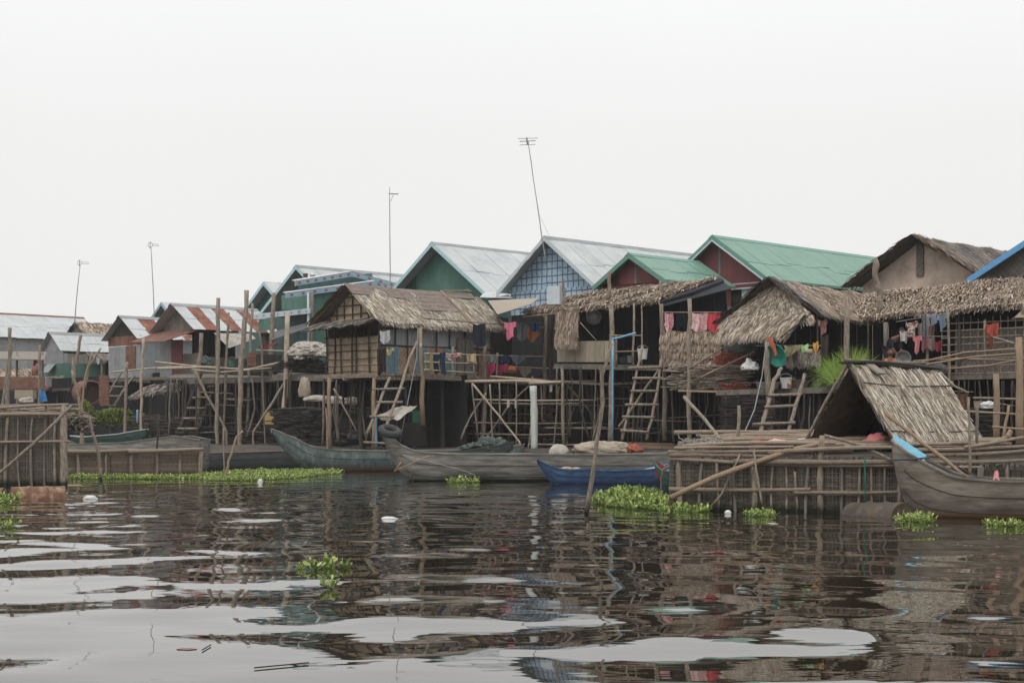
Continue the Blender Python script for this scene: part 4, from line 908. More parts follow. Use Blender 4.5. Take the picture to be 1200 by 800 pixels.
# ------------------------------------------------------------------ single poles
LP = [  # label, points(px,py,Z), radius in photo px, material
 ('thick weathered post rising far left beside the blue plastic sheet', [(8, 475, 60), (11, 420, 60), (11.5, 384, 60)], 2.6, 'pole'),
 ('leaning twin post at the far left edge, the lower one', [(3, 475, 62), (8, 430, 62), (15, 405, 62)], 1.6, 'pole'),
 ('thin grey post in front of the little zinc house', [(46, 474, 70), (47, 404, 70)], 1.9, 'pole'),
 ('slanting post crossing the little zinc house roof at far left', [(86, 450, 70), (89, 425, 70), (95, 392, 70)], 2.1, 'pole'),
 ('long bare stick leaning right near the rusty tank', [(95, 500, 58), (98, 450, 58), (108, 412, 58)], 1.4, 'pole_tan'),
 ('second leaning stick forked against the rusty tank', [(100, 455, 59), (104, 430, 59), (118, 408, 59)], 1.4, 'pole'),
 ('crooked pole bending left beside the yellow shrubs', [(97, 520, 54), (93, 470, 54), (84, 434, 54)], 1.8, 'pole'),
 ('grey post standing left of the thatched lean-to', [(146, 505, 62), (148, 460, 62), (149, 424, 62)], 2.0, 'pole'),
 ('pale bamboo post in front of the rust striped house', [(165, 500, 61), (166, 440, 61), (168, 396, 61)], 2.0, 'bamboo'),
 ('crooked brown stake in the water before the low slat fence', [(120, 575, 48), (115, 530, 48), (108, 505, 48), (104, 487, 48)], 1.9, 'pole'),
 ('short dark stake above the grey punt at left', [(184, 525, 55), (186, 485, 55)], 1.4, 'pole_dark'),
 ('post under the end of the walkway, right of the thatched lean-to', [(232, 510, 61), (233, 440, 61), (236, 390, 61)], 3.0, 'pole'),
 ('blotchy post with flaking bark, left of the pale thick post', [(254, 522, 60), (254, 440, 60), (256, 349, 60)], 2.6, 'pole'),
 ('slim post between the flaking bark post and the tallest walkway post', [(262, 520, 60.5), (265, 430, 60.5), (268, 366, 60.5)], 1.8, 'pole'),
 ('tallest thick grey post, leaning in front of the rusty roof edge', [(280, 508, 59), (284, 420, 59), (289, 340, 59)], 3.2, 'pole'),
 ('thin grey post just right of the tallest walkway post', [(289, 510, 61), (292, 430, 61), (296, 355, 61)], 2.0, 'pole'),
 ('crooked thin post with twisted bark left of the dark square post', [(311, 522, 60), (308, 460, 60), (307, 410, 60), (304, 388, 60)], 1.3, 'pole'),
 ('dark square cut post before the blue edged gables', [(316, 520, 62), (317, 440, 61), (321, 343, 61)], 2.9, 'pole'),
 ('pale thick post nearest the teal boat bow', [(333, 506, 58), (335, 440, 58), (337, 367, 58)], 3.2, 'bamboo'),
 ('brace pole slanting down left under the walkway', [(228, 434, 60), (246, 470, 60), (266, 506, 60)], 1.8, 'pole'),
 ('brace pole slanting down toward the yellow jerrycan', [(342, 433, 58), (320, 470, 58), (297, 505, 58)], 1.5, 'pole'),
 ('dark brace stick crossing behind the walkway posts', [(266, 450, 62), (285, 460, 62), (310, 480, 62)], 1.6, 'pole_dark'),
 ('forked stake with a pale broken tip in the floating weeds', [(263, 566, 50), (268, 540, 50), (277, 512, 50), (285, 505, 50)], 1.5, 'pole_tan'),
 ('straight thin stake in the floating weeds beside the forked one', [(263, 566, 50.2), (262, 500, 50.2)], 1.1, 'pole'),
 ('crooked mooring pole rising from open water in front of the blue canoe', [(687, 604, 29.5), (694, 560, 29.5), (700, 515, 29.5), (707, 470, 29.5), (706, 440, 29.5), (717, 402, 29.5)], 2.6, 'pole'),
 ('tall straight post in front of the thatch parapet, right of the big ladder', [(808, 522, 42), (808, 440, 42), (808, 350, 42)], 3.0, 'pole'),
 ('bent stick leaning on the pen left of the small ladder', [(802, 465, 36), (826, 492, 35), (851, 525, 33)], 2.2, 'pole'),
 ('short pointed stake standing behind the pen wall', [(866, 520, 34), (866, 475, 34)], 2.4, 'pole'),
 ('long bamboo pole slanting across the slatted pen wall', [(786, 583, 30.3), (835, 560, 30.3), (890, 540, 30.2), (930, 526, 30.2), (962, 520, 30.2)], 3.2, 'pole_tan'),
 ('dark pole sloping down from the pen top to the bow of the brown boat', [(966, 510, 30.2), (1010, 522, 29.8), (1050, 542, 29.4)], 2.2, 'pole'),
 ('smooth long pole lying across the thatched shelter roof to the boat', [(1038, 484, 30), (1080, 518, 29.6), (1135, 560, 29)], 2.4, 'pole_tan'),
 ('curved driftwood branch lying above the driftwood stack', [(1185, 505, 32), (1180, 512, 32), (1160, 520, 32), (1130, 522, 32)], 3.2, 'pole_tan'),
 ('thin upright stake in front of the thatched shelter eave', [(1137, 560, 30.6), (1136, 520, 30.6), (1135, 465, 30.6)], 1.8, 'pole'),
 ('slim dark diagonal stick tied to the pen wall, left part', [(868, 531, 30.4), (845, 580, 30.4), (828, 598, 30.4)], 1.4, 'pole'),
 ('curved pale stick hanging on the middle of the pen wall', [(883, 528, 30.2), (888, 560, 30.1), (893, 590, 30.1)], 1.5, 'pole'),
 ('diagonal pole crossing the tall left fence', [(-20, 570, 43.6), (30, 528, 43.4), (60, 500, 43.4), (84, 475, 43.6)], 2.2, 'pole'),
 ('sloping stick over the right deck corner', [(1102, 436, 37), (1118, 452, 36.6), (1135, 460, 36.5)], 1.4, 'pole'),
 ('short slanted branch leaning beside the tan posts at right', [(1175, 515, 33), (1182, 475, 33)], 2.0, 'pole_tan'),
 ('pole laid under the right house shelf, upper one', [(1118, 481, 34.5), (1210, 486, 34)], 1.4, 'pole_tan'),
 ('pole laid across the tan posts at right, lower one', [(1163, 500, 33.5), (1215, 504, 33.3)], 1.5, 'pole_tan'),
 ('dark shelf pole behind the tan posts under the far right deck', [(1140, 466, 36), (1215, 468, 35.6)], 1.5, 'pole'),
 ('brace leaning under the left end of the bamboo rack', [(540, 515, 49), (550, 490, 49), (570, 460, 49)], 1.2, 'pole'),
 ('straight narrow stake by the tyre hung bow', [(461, 576, 47.8), (461, 560, 47.8)], 1.2, 'pole_dark'),
 ('stubby black stake below the grey longboat bow', [(483, 566, 47), (483, 552, 47)], 1.2, 'pole_dark'),
 ('bare bent stick hanging under the thatched house deck', [(391, 455, 47.6), (402, 475, 47.6), (418, 505, 47.6)], 1.0, 'pole'),
]
for lab, pts, r_, mt_ in LP:
    k = 0 if pts[0][1] > pts[-1][1] else -1; b_ = pts[k]
    if b_[1] > 470 and b_[2] > 53: pts.insert(0, (b_[0], HOR+1.3*F/b_[2], b_[2])) if k == 0 else pts.append((b_[0], HOR+1.3*F/b_[2], b_[2]))
    pole_thing(lab, pts, r_*1.0, mt_)
# long horizontal poles on the walkway
o = empty('walkway', P(270, 520, 61), 'plank walkway with long bamboo poles laid along it, left of the thatched house', 'walkway')
mb = MB(); mb.slab(P(196, 442, 62.5), P(330, 442, 60), P(335, 438, 63), P(205, 438, 66), .1, .5, nrm=UP); mb.build('deck', m['plank'], o)
mb = MB(); mb.beam(P(215, 447, 61), P(330, 444, 60), .12, .2, .4); mb.build('beam', m['plank'], o)
for pts, r_ in [([(182, 424, 61.5), (230, 429, 61), (290, 433, 60)], 1.1), ([(185, 432, 61), (240, 430, 60.5), (290, 433, 60), (328, 425, 59.5)], 1.5), ([(225, 433, 60.5), (260, 436, 60), (318, 431, 59.5)], 1.1), ([(130, 436, 63), (180, 431, 62), (235, 428, 61)], 1.0)]:
    ptube('laid_pole', pts, r_, m['bamboo'], o)
# platform with tarp
o = empty('platform', P(355, 520, 58), 'grey plank platform left of the thatched house, heaped with a pale tarpaulin', 'platform')
mb = MB(); mb.slab(P(322, 440, 59), P(392, 440, 57), P(392, 434, 60), P(330, 434, 62), .1, .5, nrm=UP); mb.beam(P(320, 442, 58.9), P(390, 443, 56.9), .08, .22, .5); mb.build('deck', m['plank'], o)
for px in (340, 366, 374): ptube('post', [(px, 525, 58), (px+rnd(1), 440, 58)], 1.6, m['pole_dark'], o)
mb = MB()
for i in range(260):
    c = P(350+rnd(26), 432, 58.5)+Vector((0, rnd(.8), 0)); c.z += rnd(0, .45)*(1-abs(c.x+7.9)/1.2); a_ = rnd(.6); l_ = rnd(.3, .9); mb.pole(c, c+Vector((l_*math.cos(a_), l_*math.sin(a_), rnd(.2))), .018, .01, seg=3, n=5)
tag(mb.build('net_heap', m['plank_dark']), 'dark heap of sticks and netting under the pale tarpaulin', 'heap', kind='stuff')
def sheet(label, name, pts, mt, cat, nu=10, nv=8, sag=.1, wr=.03, th=.012, parent=None):
    """crumpled cloth over four corner points"""
    a, b_, c, d_ = [P(*p) for p in pts]; mb = MB(); g = []
    nr = (b_-a).cross(d_-a).normalized(); p1, p2 = rnd(0, 6), rnd(0, 6)
    for j in range(nv+1):
        for i in range(nu+1):
            s_, t_ = i/nu, j/nv; p = a.lerp(b_, s_).lerp(d_.lerp(c, s_), t_)
            p.z -= sag*math.sin(math.pi*s_)*(1 if j else .6); g.append(p+nr*(wr*math.sin(7*s_+p1+3*t_)+wr*.6*math.sin(15*s_+9*t_+p2)+rnd(wr*.4)))
    fs = [(j*(nu+1)+i, j*(nu+1)+i+1, (j+1)*(nu+1)+i+1, (j+1)*(nu+1)+i) for j in range(nv) for i in range(nu)]
    mb.mesh(g, fs, .5); mb.mesh([q-nr*th for q in g], [f[::-1] for f in fs], .5)
    o = mb.build(name, mt, parent, smooth=True); return tag(o, label, cat) if label else o
mb = MB()
for (px, py, r_, w_) in ((357, 412, .3, .5), (370, 411, .28, .42), (380, 414, .25, .3), (352, 419, .16, .22)): mb.crumple(P(px, py, 58), (w_*1.15, .5, r_*1.15), 26, .28, 1.1)
tag(mb.build('tarpaulin', m['tarp_white']), 'pale cream tarpaulin bundled over the heap on the grey platform', 'tarpaulin')
# ------------------------------------------------------------------ firewood stacks under the houses
def pile(label, x0, x1, y0, y1, Z0_, Z1_, mt, n, l0=.4, l1=1.1, r=.03, depth=.8, name='firewood_stack', cat='firewood', kind='stuff', end=False):
    mb = MB()
    for i in range(n):
        s_ = random.random(); px = x0+(x1-x0)*s_; Z_ = Z0_+(Z1_-Z0_)*s_; c = P(px, y1+(y0-y1)*random.random(), Z_+rnd(0, depth)*.5); l_ = rnd(l0, l1)
        if end: d_ = Vector((rnd(.35), -1, rnd(.1)))
        else: d_ = Vector((1, rnd(.3)-.2, rnd(.12)))
        d_.normalize(); mb.pole(c-d_*l_/2, c+d_*l_/2, r*rnd(.6, 1.4), seg=2, n=5, tint=rnd(.05, .9))
    return tag(mb.build(name, mt), label, cat, kind=kind)
pile('dark stacked firewood behind the teal boat, under the thatched house', 322, 442, 478, 522, 56.5, 52, m['plank_dark'], 750, .3, .8, .035)
pile('second dark firewood stack in shade behind the bamboo rack', 505, 640, 490, 522, 54, 53.5, m['plank_dark'], 350)
pile('jumbled bundle of grey sticks on the shelf right of the tall straight post', 797, 862, 428, 455, 42.5, 41, m['pole'], 260, .3, 1.1, .016, .5, 'stick_bundle')
pile('dark driftwood jumble on the bank below the rusty house', 195, 330, 500, 520, 61, 60, m['pole_dark'], 130, .4, 1.4, .035, 1.5, 'driftwood')
pile('cut branches heaped right of the tall left fence', 72, 105, 484, 506, 52, 52, m['pole'], 150, .4, .9, .03, 1, 'branch_heap', end=True)
pile('tangled twigs and litter behind the small ladder', 850, 905, 462, 520, 39, 38, m['plank_dark'], 160, .2, .7, .016, 1, 'litter')
pile('dry twig litter on the raft under the far right deck', 1128, 1170, 478, 515, 35.5, 35, m['plank_dark'], 140, .2, .6, .016, 1, 'twig_litter')
pile('rough wood and roots behind the bamboo rack near the white pipe', 628, 652, 470, 528, 50, 50, m['plank_dark'], 60, .3, .8, .03, .5, 'root_bundle')
pile('jumble of offcuts and branches on the mud below the thatched lean-to', 160, 215, 487, 508, 62, 61, m['pole_dark'], 120, .3, .9, .03, 1.2, 'offcut_heap')
# scattered hanging clutter strips under decks at left
# ------------------------------------------------------------------ bamboo rack (scaffold)
o = empty('bamboo_rack', P(650, 530, 48.5), 'open rack of thin bamboo poles over the grey longboat, below the terrace', 'rack')
def rk(pts, r_, mt_='pole', nm='pole'): ptube(nm, pts, r_, m[mt_], o)
rk([(545, 447, 49.4), (600, 446, 49), (660, 448, 48.6), (700, 448, 48.3)], 1.9, 'bamboo'); rk([(575, 441, 50), (640, 446, 49)], 1.4, 'bamboo'); rk([(655, 447, 48.6), (700, 450, 48.2), (765, 448, 47.6)], 1.6, 'bamboo'); rk([(620, 449, 48.8), (700, 446, 48.2)], 1.2, 'bamboo')
for y_, x0, x1 in ((468, 555, 700), (474, 655, 765), (495, 555, 690), (501, 640, 770), (508, 557, 665), (520, 620, 700), (531, 615, 700), (472, 570, 680)): rk([(x0, y_, 49.2), ((x0+x1)/2, y_+1.2, 48.8), (x1, y_+.5, 48.3)], .9, random.choice(['pole', 'bamboo']))
for a_, b__ in (((553, 450), (560, 512)), ((574, 450), (578, 530)), ((585, 448), (586, 495)), ((605, 446), (605, 535)), ((624, 441), (624, 535)), ((622, 500), (618, 535)), ((634, 452), (636, 495)), ((653, 430), (652, 500), ), ((655, 452), (648, 535)), ((671, 443), (668, 512)), ((699, 450), (702, 490)), ((664, 530), (668, 470))):
    rk([(*b__, 48.9), (*a_, 48.9)], 1.1)
rk([(553, 449, 48.7), (575, 475, 48.6), (608, 517, 48.4), (611, 522, 48.4)], 1.3, 'bamboo', 'brace'); rk([(622, 450, 49), (600, 470, 49), (565, 520, 49)], 1.0, 'pole', 'brace'); rk([(664, 450, 48.9), (690, 480, 48.9), (705, 512, 48.9)], 1.5, 'pole', 'brace')
tag(ptube('white_pipe', [(626.5, 532, 48.2), (626, 480, 48.2), (625, 452, 48.2)], 4.4, m['pipe_white'], taper=.95, jit=.05), 'thick whitish upright pipe standing behind the grey longboat', 'pipe')
for i, (x_, y_, l_) in enumerate([((594, 596), 469, 8), ((603, 604), 469, 9), ((644, 646), 450, 9)]): tag(sheet(None, 'rag', [(x_[0], y_, 48.7), (x_[1]+1.4, y_, 48.7), (x_[1]+1, y_+l_, 48.7), (x_[0], y_+l_, 48.7)], m['tarp_white'], None, 3, 4, .0, .01), ['left one of two small white rags tied to the bamboo rack', 'right one of two small white rags tied to the bamboo rack', 'small white rag knotted under the top pole, right of the white pipe'][i], 'rag')
# ------------------------------------------------------------------ ladders
def ladder(label, r1, r2, rungs, rr, mt='pole', rg='pole', rs=1.1):
    c = (P(*r1[0])+P(*r2[0]))/2; o = empty('wooden_ladder', c, label, 'ladder')
    for r_ in (r1, r2): ptube('rail', r_, rr, m[mt], o)
    for (x0, y0, x1, y1) in rungs:
        t_ = min(1, max(0, (r1[0][1]-y0)/max(1, r1[0][1]-r1[-1][1]))); Z_ = r1[0][2]+(r1[-1][2]-r1[0][2])*t_-.09
        ptube('rung', [(x0, y0, Z_), (x1, y1, Z_)], rs, m[rg], o, taper=1)
    return o
ladder('steep wooden ladder of six thick rungs in front of the low green roofed house', [(729, 515, 44), (741, 460, 44.6), (753, 405, 45.2)], [(758, 515, 44), (768, 470, 44.4), (776, 420, 45)],
       [(736, 431, 776, 430), (741, 443, 777, 443), (739, 458, 771, 458), (732, 474, 772, 474), (729, 488, 767, 489), (727, 504, 760, 506)], 1.9, rs=1.6)
ladder('crooked wooden ladder with white tarp on it, leaning on the thatched house deck', [(430, 508, 46.6), (445, 470, 47), (457, 442, 47.4)], [(450, 508, 46.6), (466, 465, 47), (478, 425, 47.6), (489, 400, 48)],
       [(436, 456, 474, 455), (441, 471, 472, 471), (433, 488, 462, 488), (426, 518, 462, 520)], 1.9, rs=1.4)
ladder('short ladder of two thick crooked rails beside the hanging green basin', [(889, 516, 37), (898, 480, 37.4), (907, 445, 37.8), (916, 431, 38)], [(922, 516, 37), (932, 475, 37.4), (943, 438, 37.8)],
       [(900, 463, 940, 462), (896, 477, 934, 475), (882, 497, 932, 495), (880, 516, 928, 510)], 2.6, rs=1.8)
ladder('tilted ladder hanging below the rust striped house at left', [(119, 476, 66), (135, 448, 67), (143, 436, 67)], [(133, 476, 66), (146, 455, 67), (158, 440, 67)],
       [(124, 453, 145, 453), (122, 464, 141, 464), (118, 475, 136, 475)], 1.4, rs=1.2)
ladder('broad dark ladder beneath the walkway, behind the thick posts at left', [(210, 505, 60.5), (226, 460, 61), (236, 437, 61.4)], [(232, 505, 60.5), (244, 470, 61), (254, 440, 61.4)],
       [(226, 453, 250, 453), (223, 466, 248, 465), (218, 478, 240, 478), (214, 490, 236, 490), (208, 502, 232, 502)], 2.2, 'pole_dark', 'pole', 1.3)
ptube('brace', [(725, 500, 45.4), (752, 462, 45.4), (781, 420, 45.2)], 1.6, m['pole'], HK.o)
# ------------------------------------------------------------------ boats
def lerpt(tb, t_):
    for (a, x), (b_, y) in zip(tb, tb[1:]):
        if t_ <= b_: 
            k = (t_-a)/(b_-a) if b_ > a else 0; k = k; return x+(y-x)*k
    return tb[-1][1]
def boat(name, label, bow, stern, gun, keel, beam_, mt, inner=None, rim=None, paint=0., ns=36, flare=.72, thick=.035, cat='boat', ribs=0, seats=()):
    """bow, stern = world points at the water level under each end; gun/keel/beam = profile tables over 0..1 (metres)"""
    bow, stern = Vector(bow), Vector(stern); L_ = (stern-bow).length; d_ = (stern-bow).normalized(); s_ = Vector((d_.y, -d_.x, 0)); s_ = s_ if s_.y < 0 else -s_
    c = (bow+stern)/2; c.z = 0; o = empty(name, c, label, cat)
    ang = [-1, -.97, -.88, -.62, -.25, .25, .62, .88, .97, 1]
    def sect(t_, off=0.):
        g, k, b_ = lerpt(gun, t_), lerpt(keel, t_)+off*1., max(.01, lerpt(beam_, t_)-off); out = []
        for a in ang:
            x = abs(a); hh = {1: 1, .97: .72, .88: .42, .62: .12, .25: 0}[x]; w_ = {1: 1, .97: .93, .88: .84, .62: flare*.85, .25: .28}[x]
            out.append(bow+d_*(t_*L_)+s_*(math.copysign(1, a)*w_*b_)+UP*(k+(g-k)*hh))
        return out
    def shell(off, flip):
        rows = [sect(min(1, max(0, (i/ns)*(1-2*off/L_)+off/L_)), off) for i in range(ns+1)]; vs = [p for r_ in rows for p in r_]; n = len(ang); fs = []; gg = []; tt = []
        for i in range(ns):
            for k in range(n-1):
                f = (i*n+k, i*n+k+1, (i+1)*n+k+1, (i+1)*n+k); fs.append(f[::-1] if flip else f)
                z = sum(vs[q].z for q in f)/4; gg.append(paint if z < .13 else 0.); tt.append(.3+.4*((k*7) % 3)/2+rnd(.05))
        fs += [tuple(range(n)), tuple(ns*n+k for k in range(n))]; gg += [0., 0.]; tt += [.5, .5]
        return vs, fs, tt, gg
    mb = MB(); vs, fs, tt, gg = shell(0, False); mb.mesh(vs, fs, tt, gg); hull = mb.build('hull', mt, o, smooth=True)
    mb = MB(); vs, fs, tt, gg = shell(thick, True); mb.mesh(vs, fs[:-2], tt[:-2], [0.]*(len(fs)-2)); inn = mb.build('inner_lining', inner or mt, o)
    for sd in (1, -1):
        mb = MB(); pts = []
        for i in range(ns+1): 
            t_ = i/ns; pts.append(bow+d_*(t_*L_)+s_*sd*(lerpt(beam_, t_)+.0)+UP*(lerpt(gun, t_)+.012))
        for a, b_ in zip(pts, pts[1:]): mb.beam(a, b_+(b_-a)*.03, .055, .035, rnd(.35, .65))
        mb.build('gunwale', rim or mt, o)
    for a_ in (-.95, -.72, .72, .95):        # seams between the hull planks
        mb = MB(); pts = []
        for i in range(2, ns-1):
            t_ = i/ns; g, k, b_ = lerpt(gun, t_), lerpt(keel, t_), max(.01, lerpt(beam_, t_)); x = abs(a_)
            hh, w_ = (.64, .915) if x > .9 else (.24, .73+.0)
            if x < .9: hh, w_ = .27, (.84+flare*.85)/2
            pts.append(bow+d_*(t_*L_)+s_*(math.copysign(1, a_)*(w_*b_+.004))+UP*(k+(g-k)*hh))
        mb.tube(pts, .006, 4, .5); mb.build('plank_seam', m['plank_dark'], o)
    for i in range(ribs):
        t_ = .12+.8*i/max(1, ribs-1); g, k, b_ = lerpt(gun, t_), lerpt(keel, t_), lerpt(beam_, t_); mb = MB(); c_ = bow+d_*t_*L_
        mb.tube([c_+s_*b_*.93+UP*(g-.03), c_+s_*b_*.8+UP*(k+(g-k)*.45), c_+UP*(k+.1), c_-s_*b_*.8+UP*(k+(g-k)*.45), c_-s_*b_*.93+UP*(g-.03)], .022, 6, .4); mb.build('rib', rim or mt, o)
    for t_ in seats:
        g, b_ = lerpt(gun, t_), lerpt(beam_, t_); c_ = bow+d_*t_*L_+UP*(g-.06); mb = MB(); mb.box(c_, (.22, 2*b_*.97, .03), (d_, s_, UP), .6); mb.build('seat', rim or mt, o)
    o['_'] = 0; del o['_']
    return o, (lambda t_, side, z: bow+d_*t_*L_+s_*side+UP*z)
GB = [(.05, .035, .02), (.14, .07, .03), (.2, .11, .05)]
m['hull_grey'] = mat('grey_hull', [(.06, .055, .048), (.2, .188, .165), (.4, .38, .34)], .8, 2.6, (.5, 1, 4), .72, .5, wl=[(.02, .022, .015), (.05, .045, .035)], wh=.07)
m['hull_teal'] = mat('teal_hull', [(.05, .055, .055), (.125, .16, .155), (.27, .32, .3)], .75, 3, (1.6, 1, .8), .7, .4, wl=[(.1, .05, .03), (.24, .14, .07), (.3, .2, .12)], wh=.12)
m['hull_blue'] = mat('navy_hull', [(.018, .034, .07), (.03, .075, .17), (.09, .16, .28)], .55, 5, (.6, 1, 2), .6, .3, spec=.5)
m['hull_brown'] = mat('brown_hull', [(.06, .048, .038), (.19, .162, .13), (.36, .32, .265)], .8, 2.2, (.6, .6, 3.2), .75, .6, wl=[(.05, .03, .02), (.28, .15, .06), (.3, .24, .15)], wh=.09)
m['hull_dark'] = mat('dark_hull', [(.03, .032, .033), (.065, .07, .07), (.11, .115, .112)], .8, 4, (.5, 1, 3), .6, .4)
m['hull_green'] = mat('green_hull', [(.02, .045, .038), (.035, .08, .065), (.08, .13, .11)], .6, 5, (.6, 1, 2), .5, .3)
m['inner_white'] = plain('boat_inside_pale', (.45, .48, .48), .7, var=.25)
m['inner_blue'] = plain('boat_inside_blue', (.08, .36, .6), .6, var=.25)
m['red_paint'] = plain('boat_red', (.22, .035, .03), .6, var=.25)
# teal boat
Z_ = 58.5; W0 = lambda px, Z: Vector((X(px, Z), Z, 0))
boat('wooden_boat', 'long flaking teal wooden boat with an upswept bow and a brown waterline stripe', W0(318, 57.5), W0(612, 60),
     [(0, 1.52), (.03, 1.42), (.06, 1.28), (.09, 1.2), (.12, 1.0), (.17, .84), (.25, .76), (.5, .72), (.8, .75), (.95, .85), (1, .95)],
     [(0, 1.38), (.03, .95), (.07, .55), (.11, .2), (.16, -.02), (.3, -.12), (.8, -.12), (.95, .1), (1, .4)],
     [(0, .16), (.04, .24), (.12, .48), (.25, .72), (.5, .85), (.8, .78), (1, .3)], m['hull_teal'], m['hull_dark'], m['hull_grey'], paint=1., ribs=5)
# grey longboat
boat('wooden_boat', 'long grey weathered wooden longboat, a tyre hung on its curved bow', W0(447, 47.6), W0(845, 48.2),
     [(0, 1.52), (.02, 1.36), (.045, 1.12), (.08, .94), (.12, .84), (.2, .8), (.5, .78), (.8, .8), (1, .86)],
     [(0, 1.34), (.012, 1.1), (.03, .62), (.05, .3), (.085, .0), (.12, -.12), (.85, -.12), (.96, 0), (1, .15)],
     [(0, .14), (.05, .28), (.12, .52), (.25, .74), (.5, .85), (.85, .8), (1, .5)], m['hull_grey'], m['hull_dark'], m['hull_grey'], paint=.0, ribs=4)
# blue canoe
boat('canoe', 'narrow navy blue canoe with a pale grey inside, moored beside the grey longboat', W0(629, 44.4), W0(790, 45.6),
     [(0, .7), (.03, .62), (.08, .52), (.14, .43), (.2, .4), (.28, .42), (.5, .37), (.8, .4), (.93, .52), (1, .6)],
     [(0, .66), (.04, .38), (.09, .1), (.14, -.06), (.25, -.12), (.8, -.12), (.92, .05), (1, .3)],
     [(0, .05), (.08, .15), (.2, .34), (.5, .46), (.8, .4), (.93, .2), (1, .08)], m['hull_blue'], m['inner_white'], m['hull_blue'], ribs=0, seats=(.86,))
bo, bp_ = boat('canoe', 'small canoe with red prow, green sides and bright blue inside, behind the pen corner', W0(768, 40.5), W0(895, 37.5),
     [(0, .72), (.05, .6), (.12, .5), (.3, .46), (.8, .48), (1, .62)], [(0, .66), (.05, .3), (.12, -.02), (.3, -.1), (.8, -.1), (1, .3)],
     [(0, .05), (.1, .18), (.3, .38), (.6, .42), (1, .08)], m['hull_green'], m['inner_blue'], m['hull_green'])
a_ = W0(768, 40.5); mb = MB(); mb.slab(a_+Vector((-.01, -.09, .36)), a_+Vector((.42, -.23, .02)), a_+Vector((.5, -.24, .48)), a_+Vector((-.02, -.08, .74)), .03, .5); mb.build('prow_panel', m['red_paint'], bo)
tag(ptube('bent_pole', [(775, 580, 40), (775, 560, 39.8), (778, 549, 39.6), (786, 545, 39.4), (797, 543, 39.2)], 1.2, m['pole_tan'], jit=.05), 'yellowish bent cane curving over the red prowed canoe', 'cane')
# brown boat right
Zb = 28.6
bo, bp_ = boat('wooden_boat', 'big brown plank boat with a tall blue topped bow, cut off by the right edge', W0(1048, 28.9), W0(1330, 27.4),
     [(0, 1.36), (.03, 1.27), (.08, 1.12), (.14, .98), (.19, .88), (.25, .76), (.3, .7), (.45, .66), (.8, .66), (1, .75)],
     [(0, .95), (.008, .72), (.03, .42), (.06, .16), (.1, -.02), (.18, -.12), (.8, -.12), (1, .1)],
     [(0, .3), (.03, .4), (.08, .46), (.14, .52), (.25, .62), (.5, .78), (.8, .7), (1, .3)], m['hull_brown'], m['hull_dark'], m['hull_brown'], paint=1., ribs=3)
a_ = [bp_(.0, -.1, 1.46), bp_(.0, .28, 1.37), bp_(.14, .45, .96), bp_(.14, .05, 1.1)]
mb = MB(); mb.slab(a_[0], a_[1], a_[2], a_[3], .03, .5, nrm=UP); mb.build('bow_deck', plain('bow_blue', (.13, .36, .48), .6, var=.3), bo)
mb = MB(); mb.pole(bp_(-.0, .52, 1.02), bp_(.17, .52, 1.06), .022, .02, seg=3); mb.build('crossbar', m['hull_dark'], bo)
mb = MB(); mb.pole(bp_(.36, .1, .4), bp_(.375, .1, .9), .05, .06, seg=3); mb.build('thole_post', m['plank'], bo)
tag(sheet(None, 'rag', [(1165, 551, 28.2), (1169, 552, 28.2), (1172, 562, 28), (1164, 562, 28)], garment('rag_pink', (.55, .2, .2)), None, 4, 4, .0, .02), 'pink rag hanging on the stub of the brown boat', 'rag')
# left boats
boat('punt', 'wide grey plank punt lying behind the low slat fence', W0(70, 57), W0(240, 56),
     [(0, .95), (.1, .98), (.5, 1.05), (.85, 1.28), (1, 1.14)], [(0, .2), (.1, -.1), (.9, -.1), (1, .1)], [(0, .3), (.15, .6), (.85, .7), (1, .55)], m['hull_grey'], m['hull_dark'], m['hull_grey'], ribs=5)
boat('canoe', 'small dark green canoe with a whitish rim, moored at the foot of the yellow shrubs', W0(84, 62), W0(172, 61),
     [(0, 1.25), (.2, 1.2), (.7, 1.32), (1, 1.5)], [(0, 1.1), (.15, .82), (.85, .82), (1, 1.2)], [(0, .1), (.25, .4), (.8, .4), (1, .1)], m['hull_green'], m['hull_dark'], m['inner_white'])
boat('wooden_boat', 'low dark boat with a pale rail, behind the floating weeds left of the teal bow', W0(232, 60), W0(366, 59.5),
     [(0, .62), (.4, .66), (.8, .72), (1, .7)], [(0, -.1), (.85, -.1), (1, .1)], [(0, .4), (.3, .6), (.8, .5), (1, .12)], m['hull_dark'], m['hull_dark'], m['log'], ribs=3)
boat('canoe', 'slim grey boat with a raised pale tip, pointing at the forked stake', W0(236, 62), W0(290, 61.5),
     [(0, .75), (.6, .85), (.85, 1.1), (1, 1.45)], [(0, .2), (.6, .2), (.85, .6), (1, 1.3)], [(0, .4), (.5, .4), (.9, .15), (1, .04)], m['hull_grey'], m['hull_dark'], m['log'])
boat('canoe', 'dark canoe heaped with green netting, between the teal boat and the grey longboat', W0(480, 51.5), W0(601, 50.5),
     [(0, .75), (.5, .8), (.85, .98), (1, 1.12)], [(0, .1), (.5, 0), (.85, .25), (1, .95)], [(0, .4), (.5, .45), (.85, .3), (1, .08)], m['hull_dark'], m['hull_dark'], m['hull_dark'])
m['net'] = mat('fishing_net', [(.04, .045, .042), (.08, .1, .088), (.2, .24, .2)], .95, 14, nmix=.8, bump=.8)
mb = MB(); mb.crumple(P(577, 523, 50.8), (.5, .35, .26), 34, .45, 3.); mb.crumple(P(555, 526, 51), (.4, .3, .16), 28, .45, 3.)
tag(mb.build('fishing_net', m['net'], smooth=True), 'green and grey fishing net heaped in the dark canoe', 'net')
mb = MB(); mb.crumple(P(655, 531, 48), (.3, .3, .27), 22, .15)
tag(mb.build('sack', m['tarp_white'], smooth=True), 'small round whitish sack in the grey longboat', 'sack')
